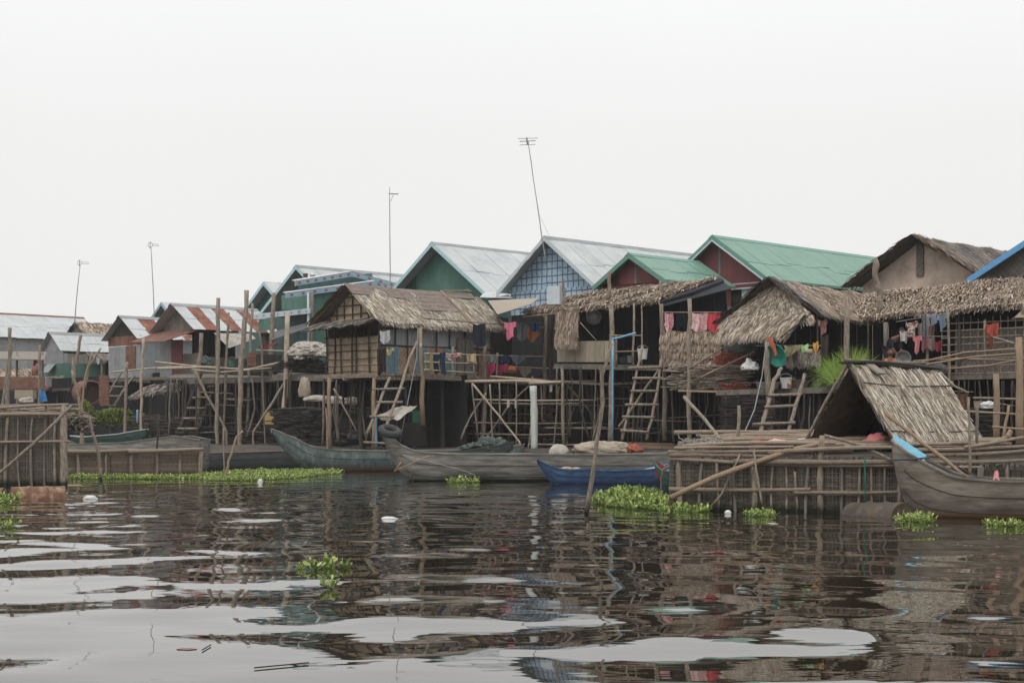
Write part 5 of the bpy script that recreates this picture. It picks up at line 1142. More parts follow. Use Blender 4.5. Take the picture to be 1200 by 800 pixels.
mb = MB(); mb.crumple(P(705, 527, 47.9), (.8, .4, .25), 24, .3)
tag(mb.build('sack', m['tarp_tan'], smooth=True), 'wide pale sack lying in the grey longboat behind the mooring pole', 'sack')
mb = MB(); mb.crumple(P(743, 527, 47.9), (.24, .3, .15), 20, .35)
tag(mb.build('bundle', garment('bundle_red', (.32, .07, .04)), smooth=True), 'flat red bundle between the pale sack and the ladder foot', 'bundle')
mb = MB()
for i in range(9): mb.beam(P(716+rnd(4), 518+i*.9, 47.6-.03*i), P(793+rnd(4), 519+i*.9+rnd(1), 46.8-.03*i), .15, .03, rnd(.3, .9))
tag(mb.build('plank_stack', m['pole_tan']), 'long tan planks laid level at the foot of the big ladder', 'planks')
mb = MB(); mb.blob(P(664, 549.5, 44.6), (.2, .15, .07), 8, .2); mb.blob(P(675, 550, 44.6), (.14, .12, .07), 8, .2)
tag(mb.build('cloth_bundle', m['tarp_tan'], smooth=True), 'tan cloth bundle inside the navy canoe', 'bundle')
mb = MB(); mb.crumple(P(1028, 519, 32), (.27, .25, .17), 24, .35)
tag(mb.build('bundle', garment('bundle_coral', (.6, .16, .15)), smooth=True), 'coral pink bundle lying in the mouth of the thatched shelter', 'bundle')
# tyres
for (px, py, Z_, ax, lab) in ((457, 505, 47.3, (.22, -.35, .9), 'worn grey tyre hooked over the grey longboat bow'), (420, 510, 50, (-.12, -.3, .95), 'dark tyre lying beside the foot of the crooked ladder')):
    mb = MB(); mb.ring(P(px, py, Z_), ax, .26, .1, 24, 10, .5, 1.1); tag(mb.build('tyre', m['tyre'], smooth=True), lab, 'tyre')
# ropes
tag(ptube('mooring_rope', [(470, 541, 46.9), (462, 552, 46.9), (475, 546, 46.6), (497, 536, 46.6), (503, 534, 46.7)], .7, m['rope'], jit=.05), 'orange brown rope looped round the grey longboat bow', 'rope')
tag(ptube('mooring_rope', [(472, 533, 46.7), (500, 540, 46.6), (540, 550, 46.6), (556, 556, 46.7)], .5, m['rope_grey'], jit=.05), 'thin pale rope trailing along the grey longboat side', 'rope')
tag(ptube('rope', [(898, 400, 38), (893, 440, 38), (884, 480, 37.5), (870, 512, 37)], .7, m['rope_grey'], jit=.1), 'slack pale rope hanging beside the short ladder', 'rope')
tag(ptube('rope', [(1013, 535, 29.5), (1014, 560, 29.5), (1014, 590, 29.6)], 1.0, plain('rope_green', (.03, .16, .12)), jit=.6), 'green rope hanging down the pen wall', 'rope')
tag(ptube('rope', [(490, 384, 48), (488, 420, 47.8), (480, 460, 47.4), (470, 510, 47)], .6, m['rope_grey'], jit=.1), 'long pale rope hanging from the thatched house eave past the ladder', 'rope')
tag(ptube('rope', [(1120, 545, 28.2), (1160, 566, 27.9), (1220, 590, 27.4)], .7, m['hull_dark'], jit=.05), 'dark rope slanting down the side of the brown boat', 'rope')
# ------------------------------------------------------------------ thatched shelter on the raft
o = empty('thatched_shelter', P(1060, 525, 32.3), 'steep thatched A-frame shelter on the raft, its dark open end facing left', 'shelter')
Ar = P(997, 428, 32); ut = lambda u, v, z: Vector((Ar.x+.7071*(u+v), Ar.y+.7071*(u-v), z)); zr, ze = Ar.z, 1.33
mb = MB(); thatch(mb, ut(-.1, 0, zr), ut(3.25, 0, zr-.02), ut(3.3, .98, ze), ut(-.05, .98, ze), 6200, .5, .032, yaw=.28, fringe=420, fl=.15, t0=.1, lift=.05); rf = mb.build('roof', m['thatch'], o)
mb = MB(); thatch(mb, ut(3.25, 0, zr-.03), ut(0, 0, zr-.03), ut(0, -.98, ze), ut(3.3, -.98, ze), 500, .5, .06); mb.build('rear_roof', m['thatch_brown'], o)
mb = MB()
for i in range(5): mb.pole(ut(-.15-rnd(.15), .03*i-.06, zr+.06+rnd(.02)), ut(3.35+rnd(.15), .03*i-.06, zr+.05+rnd(.03)), .03, .025)
for t_ in (.28, .92): mb.pole(ut(-.05, .98*t_+.06, zr-(zr-ze)*t_+.07), ut(3.3, .98*t_+.06, zr-(zr-ze)*t_+.07), .014, .012)
mb.build('ridge_pole', m['pole_dark'], rf)
mb = MB(); mb.box(ut(.62, .12, zr-.02), (.28, .04, .5), (UV_, (VV_*.55+UP*.8).normalized(), (VV_*.8-UP*.55).normalized()), .6); mb.build('roof_patch', m['thatch_grey'], rf)
for sd in (-1, 1): mb = MB(); mb.pole(ut(-.05, sd*1.05, ze-.05), ut(-.05, -sd*.03, zr+.12), .035, .03); mb.build('gable_pole', m['pole'], o, smooth=True)
mb = MB(); a_, b__ = ut(1.9, -.93, ze-.2), ut(1.9, .93, ze-.2); mb.face([a_, b__, ut(1.9, .93, ze), ut(1.9, 0, zr-.08), ut(1.9, -.93, ze)], .5); mb.build('inner_wall', m['dark_void'], o)
mb = MB(); mb.slab(ut(.1, .93, ze-.1), ut(3.1, .93, ze-.1), ut(3.1, -.93, ze-.1), ut(.1, -.93, ze-.1), .05, .4, nrm=UP); mb.build('floor', m['plank_dark'], o)
for u in (.1, 3.1):
    for v in (-.9, .9): mb = MB(); mb.pole(ut(u, v, .4), ut(u, v, ze), .04); mb.build('post', m['pole_dark'], o)
# ------------------------------------------------------------------ drums, tank, cans
def drum(label, a, b_, r, mt, g_mid=0., name='oil_drum', cat='drum', hoops=(.33, .66)):
    a, b_ = Vector(a), Vector(b_); L_ = (b_-a).length; mb = MB(); prof = [(r*.9, .015), (r*1.0, 0), (r*1.02, .03)]
    for i in range(1, 30):
        t_ = i/30; k = 1+.075*max(0, 1-min(abs(t_-h_) for h_ in hoops)/.04); prof.append((r*k, t_*L_))
    prof += [(r*1.02, L_-.03), (r, L_), (r*.9, L_-.015)]
    n0 = len(mb.f); mb.lathe(a, prof, 26, b_-a, .5)
    o = mb.build(name, mt, smooth=True); return tag(o, label, cat)
drum('rusty oil drum floating on its side at the left edge', W0(14, 35.2)+UP*.0+Vector((-.02, 0, 0)), W0(76, 35.6), .29, m['drum'])
drum('second rusty drum end poking in from the left edge', W0(-40, 35.0), W0(4, 35.1), .27, m['drum'])
drum('dark half sunk drum in front of the slatted pen wall', W0(1000, 29.6)-UP*.1, W0(1060, 28.4)-UP*.04, .31, m['drum_dark'])
tag(ptube('floating_log', [(80, 569, 40), (96, 569, 40)], 1.8, m['pole_tan']), 'short brown log afloat beside the tall left fence', 'log')
o = empty('rusty_tank', P(108, 470, 66), 'big rusty round tank with an open end, behind the yellow shrubs', 'tank')
c_ = P(98, 460, 67); d_ = Vector((.5, -.85, 0)).normalized(); mb = MB(); mb.lathe(c_, [(.42, .0), (.5, .02), (.5, 1.2), (.44, 1.22), (.43, .3)], 26, d_, .5); mb.build('shell', m['rust_sheet'], o, smooth=False)
mb = MB(); mb.lathe(c_, [(.44, .96), (.44, 1.0)], 24, d_, .5); mb.build('end_plate', plain('rust_dark', (.05, .032, .025), .9), o)
mb = MB(); mb.box(P(122, 457, 65.6), (.4, .1, 1.2), None, .5); tag(mb.build('metal_sheet', m['rust_sheet']), 'upright rusty brown sheet beside the big tank', 'panel')
def can(label, p, r, h_, mt, prof=None, name='bucket', cat='bucket', handle=False):
    p = Vector(p); mb = MB(); mb.lathe(p, prof or [(r*.78, 0), (r*.8, .01), (r*.97, h_*.9), (r*1.05, h_*.92), (r*1.05, h_), (r*.95, h_), (r*.9, h_*.6)], 20)
    if not handle: return tag(mb.build(name, mt, smooth=False), label, cat)
    o = empty(name, p, label, cat); mb.build('pail', mt, o)
    mb = MB(); mb.tube([p+Vector((r*math.cos(q), -.02, h_+r*.7*math.sin(q))) for q in [math.pi*k/8 for k in range(9)]], .006, 5, .5); mb.build('handle', m['metal'], o); return o
m['white_plastic'] = plain('white_plastic', (.6, .6, .58), .5, .4, var=.12)
can('white bucket at the top of the big ladder', P(753, 421, 45.8), .15, .3, m['white_plastic'], handle=True)
o = can('white bucket with a red and yellow label on the kitchen hut deck', P(921, 455, 38.8), .14, .26, m['white_plastic'], handle=True)
mb = MB(); mb.box(P(925, 451, 38.65), (.1, .01, .09), None, .5); mb.build('label', m['flower'], o); mb = MB(); mb.box(P(925.6, 449.6, 38.63), (.05, .01, .04), None, .5); mb.build('label_patch', plain('label_yellow', (.6, .4, .08)), o)
can('broad grey metal basin on the hut deck beside the dark post', P(900, 456, 38.9), .3, .17, m['metal'], name='basin', cat='basin')
can('brown cooking pot on the hut deck right of the white bucket', P(938, 455, 39), .22, .2, plain('pot_brown', (.11, .08, .06), .6), name='cooking_pot', cat='pot')
can('small grey pot on the hut deck near the grass', P(958, 455, 38.8), .12, .13, m['tarp_grey'], name='pot', cat='pot')
can('squat dark pot at the hut deck end by the grass', P(967, 455, 38.6), .1, .12, plain('pot_dark', (.06, .05, .045), .6), name='pot', cat='pot')
can('beige tub on the shelf under the far right deck', P(1147, 480, 35.6), .115, .19, m['tarp_tan'], name='tub', cat='tub')
can('small dark cooking pot on the deck by the blue pipe', P(731, 425, 46.3), .15, .16, plain('pot_black', (.03, .03, .032), .5), name='cooking_pot', cat='pot')
can('tiny kettle like pot left of the white bucket', P(738, 425, 46), .07, .2, m['tarp_grey'], name='kettle', cat='kettle')
can('white tin can on the post top of the thatched house', P(493, 384+22, 48.1), .045, .1, m['white_plastic'], name='tin_can', cat='can')
mb = MB(); mb.crumple(P(1158, 476, 35.4), (.13, .1, .1), 20, .5); tag(mb.build('plastic_bag', m['white_plastic'], smooth=True), 'crumpled white bag beside the beige tub', 'bag')
mb = MB(); mb.box(P(1118, 474, 37), (.62, .05, .5), None, .5); tag(mb.build('metal_sheet', m['rust_sheet']), 'dark brown board leaning under the right deck by the shelter roof', 'panel')
# jerrycan
o = empty('jerrycan', P(316, 500, 59), 'yellow jerrycan hanging beside the teal boat bow', 'jerrycan')
mb = MB(); c_ = P(316, 491, 59); mb.box(c_, (.32, .22, .36), None, .5); mb.box(c_+UP*.21, (.22, .18, .06), None, .5); mb.build('body', plain('yellow_plastic', (.42, .3, .1), .6, var=.3), o)
mb = MB(); mb.box(c_+UP*.3+Vector((.02, 0, 0)), (.16, .03, .03)); mb.box(c_+UP*.27+Vector((-.06, 0, 0)), (.03, .03, .08)); mb.box(c_+UP*.27+Vector((.09, 0, 0)), (.03, .03, .08)); mb.build('handle', m['tarp_tan'], o)
# blue pipes
tag(ptube('blue_pipe', [(718, 515, 46.3), (718, 397, 46.3)], 1.15, m['pipe_blue'], taper=1, jit=.02), 'bright blue upright water pipe beside the big ladder', 'pipe')
tag(ptube('blue_pipe', [(718, 397, 46.3), (728, 395, 46.2), (745, 390, 46)], 1.25, m['pipe_blue'], taper=1, jit=.02), 'short slanting blue pipe joined to the top of the upright one', 'pipe')
tag(ptube('blue_pipe', [(441, 524, 47), (441, 488, 47)], 1.3, m['pipe_blue'], taper=1, jit=.02), 'blue pipe behind the crooked ladder, near the tyres', 'pipe')
tag(ptube('blue_pipe', [(476, 475, 50), (476, 452, 50)], 1.2, m['pipe_blue'], taper=1, jit=.02), 'short blue pipe in the shade under the thatched house', 'pipe')
tag(ptube('blue_pipe', [(161, 496, 62), (161, 480, 62)], 1.2, m['pipe_blue'], taper=1, jit=.02), 'short turquoise pipe under the thatched lean-to at left', 'pipe')
o = empty('sign_board', P(651, 357, 49), 'small blank grey board cabinet standing on the thatched awning', 'board')
mb = MB(); mb.box(P(650, 346, 49.3), (.42, .22, .56), (Vector((.9, -.4, 0)), Vector((.4, .9, 0)), UP), .6); mb.build('panel', m['white_trim'], o)
mb = MB(); mb.pole(P(661, 360, 49.2), P(660, 327, 49.2), .045, .04); mb.build('post', m['pole'], o)
# white rolls, sacks under the platform
for i, (px, py, r_, l_) in enumerate([(372, 468, .12, .9), (393, 470, .15, .8), (412, 472, .16, .7)]):
    mb = MB(); mb.crumple(P(px, py, 53.5), (l_*.5, .25, r_*1.1), 22, .25); tag(mb.build('sack', m['tarp_white' if i < 2 else 'weave_grey'], smooth=True), ['flat whitish sack on the firewood, left end', 'pale sack on the firewood just left of the tan post', 'rounded grey sack on the firewood right of the tan post'][i], 'sack')
mb = MB(); mb.crumple(P(357, 458, 54), (.2, .15, .45), 22, .25); tag(mb.build('sack', m['tarp_tan'], smooth=True), 'upright pale sack standing on the firewood under the platform', 'sack')
# ------------------------------------------------------------------ clothes
def cloth(label, px0, px1, py0, py1, Z, col, kind='towel', c2=None, name='cloth', cat='cloth', Z1_=None, fold=.05):
    a, b_ = P(px0, py0, Z), P(px1, py0, Z1_ or Z); h_ = (py1-py0)*Z/F; w_ = (b_-a).length; nu, nv = 14, 14; nr = (b_-a).cross(UP).normalized()
    p1, p2 = rnd(0, 6), rnd(0, 6); V_ = []; 
    for j in range(nv+1):
        for i in range(nu+1):
            s_, t_ = i/nu, j/nv; p = a.lerp(b_, s_)-UP*(h_*t_)
            if kind == 'drape': p.z += h_*.35*abs(s_-.5)*2*t_
            p.z -= .02*math.sin(math.pi*s_*2)+rnd(.006)+t_*.05*math.sin(5*s_+p1)+.03*math.sin(math.pi*s_); p.x += .03*t_*math.sin(6*t_+p2)*w_*2
            V_.append(p+nr*(fold*math.sin(9*s_+p1)*(.3+.7*t_)+fold*.4*math.sin(21*s_+p2+2*t_)))
    def keep(i, j):
        s_, t_ = (i+.5)/nu, (j+.5)/nv
        if kind == 'shirt': return (.2 < s_ < .8) or t_ < .38
        if kind == 'pants': return t_ < .3 or s_ < .44 or s_ > .56
        if kind == 'top': return t_ > .25 or .15 < s_ < .32 or .68 < s_ < .85
        return True
    fs = [(j*(nu+1)+i, j*(nu+1)+i+1, (j+1)*(nu+1)+i+1, (j+1)*(nu+1)+i) for j in range(nv) for i in range(nu) if keep(i, j)]
    mb = MB(); mb.mesh(V_, fs, .5); mb.mesh([q-nr*.012 for q in V_], [f[::-1] for f in fs], .5)
    return tag(mb.build(name, garment(name+'_'+label.split()[0], col, c2), smooth=True), label, cat)
C_ = [
 ('bright pink shirt on the line right of the thatched roof', 591, 605, 377, 396, 50, (.75, .14, .26), 'shirt', None, 'shirt'),
 ('grey hanging trousers between the pink shirt and the orange top', 606, 617, 378, 397, 50.3, (.13, .15, .16), 'pants', None, 'trousers'),
 ('small royal blue cloth over the orange patterned top', 621, 632, 378, 386, 50.5, (.03, .09, .3), 'towel', None, 'cloth'),
 ('orange patterned top pegged to the line', 617, 632, 382, 400, 50.8, (.75, .2, .03), 'drape', (.5, .25, .12), 'top'),
 ('long dark cloth hanging from the thatched eave', 554, 569, 379, 404, 49.8, (.02, .025, .035), 'towel', None, 'cloth'),
 ('khaki board like towel at the start of the railing', 498, 507, 413, 435, 48.3, (.26, .24, .13), 'towel', None, 'towel'),
 ('navy jeans over the railing next to the khaki towel', 508, 522, 413, 437, 48.6, (.02, .04, .07), 'pants', None, 'jeans'),
 ('red and white checked cloth slung over the railing', 523, 541, 413, 421, 49.2, (.4, .1, .1), 'drape', (.5, .42, .38), 'cloth'),
 ('sandy yellow shirt over the railing', 547, 558, 414, 424, 49.7, (.5, .38, .18), 'towel', None, 'shirt'),
 ('small grey cloth on the railing left of the leaning post', 570, 581, 415, 424, 50.3, (.16, .18, .18), 'towel', None, 'cloth'),
 ('navy cloth on the railing above the magenta one', 584, 597, 415, 424, 50.8, (.02, .035, .07), 'towel', None, 'cloth'),
 ('grey blue shirt on the railing at its right end', 598, 615, 416, 424, 51.2, (.14, .16, .19), 'drape', None, 'shirt'),
 ('magenta cloth in the middle of the terrace, left piece', 568, 580, 425, 438, 51, (.5, .02, .12), 'towel', None, 'cloth'),
 ('magenta cloth right of the railing post, right piece', 584, 596, 426, 437, 51.2, (.5, .02, .12), 'towel', None, 'cloth'),
 ('beige scarf on the low rail at the terrace end', 607, 622, 430, 439, 51.9, (.4, .33, .24), 'drape', None, 'scarf'),
 ('dark brown jacket hanging beside the blue shutter', 442, 452, 408, 437, 47.4, (.04, .028, .024), 'towel', None, 'jacket'),
 ('white paper like cloth in the thatched house window', 445, 457, 387, 400, 47.7, (.42, .43, .43), 'towel', None, 'cloth'),
 ('yellow cloth tucked above the middle blue shutter', 453, 462, 408, 414, 47.6, (.5, .38, .15), 'drape', None, 'cloth'),
 ('pink floral cloth hanging alone left of the dark trousers', 779, 789, 366, 392, 45.1, (.6, .12, .2), 'drape', (.7, .45, .42), 'cloth'),
 ('black trousers hanging behind the tall straight post', 792, 805, 367, 404, 44.8, (.012, .013, .018), 'pants', None, 'trousers'),
 ('pale pink floral blanket on the clothes rail', 811, 829, 366, 387, 44.3, (.62, .25, .27), 'towel', (.7, .5, .46), 'blanket'),
 ('plain bright red blanket beside the floral one', 829, 844, 366, 387, 43.9, (.62, .03, .05), 'towel', None, 'blanket'),
 ('mustard cloth spread over the hut rail', 919, 939, 404, 416, 38.8, (.28, .24, .12), 'drape', None, 'cloth'),
 ('brown trousers over the hut rail below the mustard cloth', 921, 935, 409, 426, 38.9, (.14, .1, .08), 'pants', None, 'trousers'),
 ('neon green rag on the hut rail', 939, 948, 403, 413, 38.6, (.42, .75, .25), 'drape', None, 'rag'),
 ('amber yellow rag on the hut rail by the thin dark post', 953, 959, 400, 413, 38.4, (.75, .38, .02), 'drape', None, 'rag'),
 ('pink and tan shirt hanging in the hut doorway', 959, 970, 374, 392, 38.9, (.33, .1, .11), 'shirt', (.3, .2, .15), 'shirt'),
 ('dull brown sarong below the hanging pink shirt', 961, 971, 392, 420, 38.95, (.07, .05, .045), 'towel', None, 'sarong'),
 ('dark red dress with white flowers under the thatched awning', 1061, 1076, 376, 396, 38.2, (.18, .02, .03), 'shirt', (.6, .5, .45), 'dress'),
 ('small white towel left of the flowered dress', 1055, 1063, 388, 400, 38.4, (.55, .54, .5), 'towel', None, 'towel'),
 ('salmon pink blouse below the flowered dress', 1070, 1080, 393, 411, 37.9, (.6, .17, .19), 'shirt', None, 'blouse'),
 ('beige towel right of the flowered dress', 1076, 1083, 377, 393, 38.1, (.28, .22, .18), 'towel', None, 'towel'),
 ('pale blue grey jeans at the top of the line', 1083, 1097, 367, 379, 38.05, (.24, .28, .38), 'pants', None, 'jeans'),
 ('narrow slate blue cloth hanging beside the beige towel', 1081, 1085, 367, 394, 37.9, (.15, .2, .24), 'towel', None, 'cloth'),
 ('faded denim shirt at the right end of the line', 1098, 1110, 368, 384, 37.7, (.17, .24, .32), 'shirt', None, 'shirt'),
 ('brown red cloth behind the slate blue one', 1086, 1095, 381, 393, 38.2, (.25, .13, .11), 'towel', None, 'cloth'),
 ('dusty rose sarong on the lower line', 1080, 1088, 394, 409, 37.9, (.24, .09, .11), 'towel', None, 'sarong'),
 ('greyish rose towel next to the dusty rose sarong', 1088, 1095, 394, 409, 37.8, (.24, .15, .15), 'towel', None, 'towel'),
 ('crimson shorts at the right of the lower line', 1096, 1103, 399, 410, 37.7, (.25, .015, .025), 'pants', None, 'shorts'),
 ('orange red shirt hung on the lattice wall', 1155, 1170, 378, 392, 36.9, (.4, .06, .025), 'towel', None, 'shirt'),
 ('narrow red strip of cloth below the orange red shirt', 1159, 1163, 393, 407, 36.9, (.35, .04, .02), 'towel', None, 'cloth'),
 ('red fabric lying on the railing at far left', 72*.5+3, 44, 420, 427, 78, (.6, .03, .08), 'towel', None, 'cloth'),
 ('white plastic bag hanging from the small awning at left', 113, 117, 419, 427, 77, (.5, .52, .52), 'drape', None, 'bag'),
]
for (lab, x0, x1, y0, y1, Z_, col, kd, c2, nm) in C_: cloth(lab, x0, x1, y0, y1, Z_, col, kd, c2, nm, nm)
tag(ptube('clothes_line', [(588, 378, 50), (640, 379, 51)], .4, m['rope_grey'], jit=0), 'cord holding the pink shirt and orange top', 'line')
tag(ptube('clothes_line', [(1050, 377, 38.5), (1112, 367, 37.6)], .4, m['rope_grey'], jit=0), 'upper cord under the right awning, with the jeans', 'line')
tag(ptube('clothes_line', [(1062, 394, 38.2), (1112, 394, 37.6)], .4, m['rope_grey'], jit=0), 'lower cord under the right awning, with the blouse', 'line')
tag(sheet(None, 'tarpaulin', [(441, 488, 46.8), (466, 492, 46.6), (492, 472, 47), (466, 475, 47.4)], m['tarp_white'], None, 10, 8, .08, .03), 'dirty white tarpaulin scrap spread on the crooked ladder', 'tarpaulin')
tag(sheet(None, 'cloth_screen', [(470, 494, 49), (500, 496, 48.6), (500, 522, 48.6), (474, 522, 49)], garment('screen_brown', (.035, .028, .027)), None, 10, 6, .0, .03), 'dark brown cloth screen under the thatched house beside the white scrap', 'screen')
tag(sheet(None, 'plastic_sheet', [(483, 481, 48.9), (492, 481, 48.8), (492, 495, 48.8), (483, 495, 48.9)], plain('plastic_green', (.02, .1, .05)), None, 5, 5, .0, .02), 'small dark green plastic sheet above the brown cloth screen', 'plastic sheet')
tag(sheet(None, 'red_cover', [(304, 405, 60.8), (326, 401, 60.4), (326, 404, 60.4), (304, 408, 60.8)], garment('cover_red', (.25, .03, .035)), None, 6, 4, .0, .02), 'red cloth strip hanging below the white scalloped fascia', 'cloth')
mb = MB(); mb.box(P(298, 421, 61), (.5, .3, .5), None, .5); tag(mb.build('crate', m['rust_sheet']), 'brownish red crate on the walkway', 'crate')
# basins & hanging things
mb = MB(); mb.lathe(P(912, 415, 38.5), [(.14, .0), (.27, -.1), (.3, -.1), (.3, -.085), (.27, -.085), (.12, .02)], 24, Vector((.7, .6, .35)), .5); tag(mb.build('basin', plain('basin_green', (.02, .24, .18), .45, .5), smooth=False), 'green plastic basin hung beside the dark hut post', 'basin')
tag(sheet(None, 'float', [(899, 395, 38.3), (905, 397, 38.3), (910, 416, 38.2), (907, 418, 38.2)], garment('float_orange', (.5, .11, .05)), None, 5, 6, .0, .03, .05), 'orange red paddle blade hung on the dark hut post', 'paddle')
mb = MB(); mb.blob(P(949, 412, 38.5), (.085, .08, .07), 10, .04); tag(mb.build('gourd', plain('gourd_tan', (.38, .28, .2)), smooth=True), 'round tan gourd between the green and amber rags', 'gourd')
mb = MB(); mb.crumple(P(879, 430, 40), (.17, .14, .16), 24, .55); tag(mb.build('plastic_bag', m['white_plastic'], smooth=True), 'crumpled white bag hanging above the stick bundle', 'bag')
m['net_red'] = garment('net_red', (.3, .07, .04))
def tangle(label, px, py, Z, rx, rz, mt, n, name='fishing_net'):
    mb = MB(); c = P(px, py, Z)
    for i in range(n):
        a = c+Vector((random.gauss(0, .45)*rx, rnd(.15), random.gauss(0, .45)*rz)); pts = [a]
        for k in range(3): pts.append(pts[-1]+Vector((rnd(.16), rnd(.05), rnd(.1)-.02)))
        mb.tube(pts, .012, 4, rnd(.1, .9), cap=False)
    mb.blob(c, (rx*.6, .15, rz*.6), 8, .25, .3)
    tag(mb.build(name, mt), label, 'net')
tangle('rust red fishing net draped over the stick bundle', 858, 425, 41.6, .45, .28, m['net_red'], 420)
tangle('flat patch of red net at the lower edge of the shelf', 862, 455, 41, .3, .09, m['net_red'], 160)
tangle('tangle of pale cord lying on the pen top left corner', 822, 520, 33, .5, .07, m['rope_grey'], 120, 'cord_tangle')
mb = MB(); mb.crumple(P(868, 408, 41.8), (.42, .3, .3), 24, .2); tag(mb.build('tarpaulin', m['tarp_grey'], smooth=True), 'rounded grey tarpaulin mound under the fringed hut front', 'tarpaulin')
tag(ptube('pole_prop', [(808, 432, 41.5), (835, 415, 41), (862, 398, 40.6)], 1.1, m['pole']), 'thin pole crossing the red net, upper one', 'pole'); tag(ptube('pole_prop', [(822, 442, 41), (850, 428, 40.7), (884, 412, 40.3)], 1.3, m['pole']), 'pole crossing the red net below the upper one', 'pole')
mb = MB(); mb.beam(P(796, 457.5, 41.5), P(900, 460, 39.6), .1, .05, .7); tag(mb.build('shelf', m['pole_tan']), 'narrow pole shelf carrying the stick bundle', 'shelf')
for i, (px, w_, c_) in enumerate([(881, .14, (.35, .07, .04)), (911, .22, (.7, .42, .38)), (943, .2, (.62, .6, .54))]):
    mb = MB(); mb.crumple(P(px+ (6 if i == 0 else 0), 519, 33), (w_, .15, .075), 20, .4); tag(mb.build('rag', garment('rag%d' % i, c_), smooth=True), ['folded red rag on the pen top', 'folded pink and white rag on the pen top', 'folded off-white rag on the pen top'][i], 'rag')
mb = MB(); mb.lathe(P(598, 437, 51.4), [(.1, -.1), (.3, .0), (.34, .06), (.3, .06), (.1, -.05)], 18, UP, .5); tag(mb.build('basket', m['weave_brown']), 'round brown basket on the terrace', 'basket')
mb = MB(); mb.crumple(P(600, 433, 51.3), (.16, .12, .11), 20, .35); tag(mb.build('bundle', garment('bundle_orange', (.5, .14, .06)), smooth=True), 'orange bundle heaped in the terrace basket', 'bundle')
# long thin poles on the right deck
for i, pts in enumerate([[(1080, 424, 37.6), (1130, 413, 37.2), (1195, 408, 36.3)], [(1085, 427, 37.4), (1140, 418, 37), (1195, 414, 36)], [(1070, 423, 38), (1120, 420, 37.3), (1190, 422, 36.2)], [(1110, 432, 37.2), (1160, 428, 36.6), (1200, 420, 36)]]):
    tag(ptube('laid_pole', pts, 1.2, m['pole_tan']), ['topmost long thin pole lying before the lattice wall', 'second long thin pole before the lattice wall', 'third long thin pole before the lattice wall, nearly level', 'lowest long thin pole before the lattice wall, rising right'][i], 'pole')
tag(ptube('deck_pole', [(1000, 424, 37), (1085, 425, 36.8)], 1.6, m['pole']), 'grey pole laid along the deck edge in front of the child', 'pole')
tag(sheet(None, 'dry_leaf', [(1184, 374, 35.8), (1200, 360, 35.6), (1212, 356, 35.5), (1206, 370, 35.6)], m['tarp_tan'], None, 6, 5, .05, .04), 'dry tan palm leaf hanging at the right edge', 'leaf')
for i, (x0, y0, x1, y1) in enumerate([(1164, 395, 1190, 403), (1190, 403, 1196, 440)]): tag(ptube('branch', [(x0, y0, 36), (x1, y1, 35.8)], 1.5, m['pole']), ['bare pale branch across the lattice wall', 'bent lower end of the bare branch by the tan post'][i], 'branch')
# blue plastic and odds at far left
tag(sheet(None, 'plastic_sheet', [(47, 457, 62), (53, 458, 62), (56, 470, 62), (46, 470, 62)], plain('plastic_blue', (.05, .22, .5), .5), None, 5, 5, .0, .04), 'bright blue plastic sheet behind the tall left fence', 'plastic sheet')
mb = MB(); mb.box(P(30, 462, 66), (.75, .5, .35), None, .5); tag(mb.build('cardboard_box', m['tarp_tan']), 'beige cardboard box behind the tall left fence', 'box')
mb = MB(); mb.crumple(P(31, 470, 62), (.28, .25, .15), 20, .25); tag(mb.build('sack', m['tarp_white'], smooth=True), 'white sack on the stick heap at left', 'sack')
mb = MB(); mb.crumple(P(42, 436, 74), (.16, .15, .3), 18, .4); tag(mb.build('bundle', garment('bundle_rust', (.28, .1, .06)), smooth=True), 'rusty orange bundle hanging below the red cloth', 'bundle')
o = empty('walkway', P(30, 480, 78), 'tan planked gallery at the far left below the long shed', 'walkway')
mb = MB(); mb.slab(P(-40, 455, 78), P(55, 455, 76), P(60, 452, 80), P(-40, 452, 82), .1, .5, nrm=UP); mb.beam(P(-40, 447, 77), P(52, 448, 75), .06, .5, .5); mb.build('deck', m['rust_sheet'], o)
mb = MB(); mb.slab(P(-40, 420, 77), P(52, 421, 75.5), P(55, 412, 78), P(-40, 411, 80), .05, .5); mb.build('roof', m['thatch_grey'], o)
for px in (-20, 20, 50): ptube('post', [(px, 500, 77), (px, 412, 77)], 1.4, m['pole'], o)
# pot plant & small things on the big green house ledge
mb = MB(); mb.blob(P(366, 322, 61.3), (.12, .1, .07), 8, .1); tag(mb.build('bundle', m['white_plastic'], smooth=True), 'small white bundle sitting on the flowered fascia', 'bundle')
can('little brown pot on the flowered fascia beside the white bundle', P(358, 325, 61.3), .1, .14, m['drum_dark'], name='flower_pot', cat='pot')
mb = MB(); mb.lathe(P(696, 371, 49), [(.1, 0), (.2, -.04), (.24, -.1), (.23, -.1), (.19, -.05), (.1, -.02)], 20, Vector((.1, 1, .1)), .5); tag(mb.build('pan', m['metal']), 'round dark metal pan hanging in the open room left of the blue pipe', 'pan')
can('old clay jar on the hut deck behind the crooked ladder rail', P(928, 456, 39.6), .16, .3, m['pole_tan'], [(.08, 0), (.15, .1), (.16, .18), (.09, .27), (.11, .3)], name='jar', cat='jar')
can('brown clay jar standing on the far right deck under the laundry', P(1090, 440, 38.3), .16, .3, m['drum_dark'], [(.08, 0), (.15, .1), (.16, .18), (.09, .27), (.11, .3)], name='jar', cat='jar')
mb = MB(); mb.crumple(P(1102, 434, 38.2), (.2, .2, .16), 20, .3); tag(mb.build('bundle', m['tarp_grey'], smooth=True), 'grey bundle on the far right deck beside the clay jar', 'bundle')
can('blue plastic tub on the terrace behind the railing', P(548, 438, 51), .2, .22, plain('tub_blue', (.08, .14, .2), .6), name='tub', cat='tub')
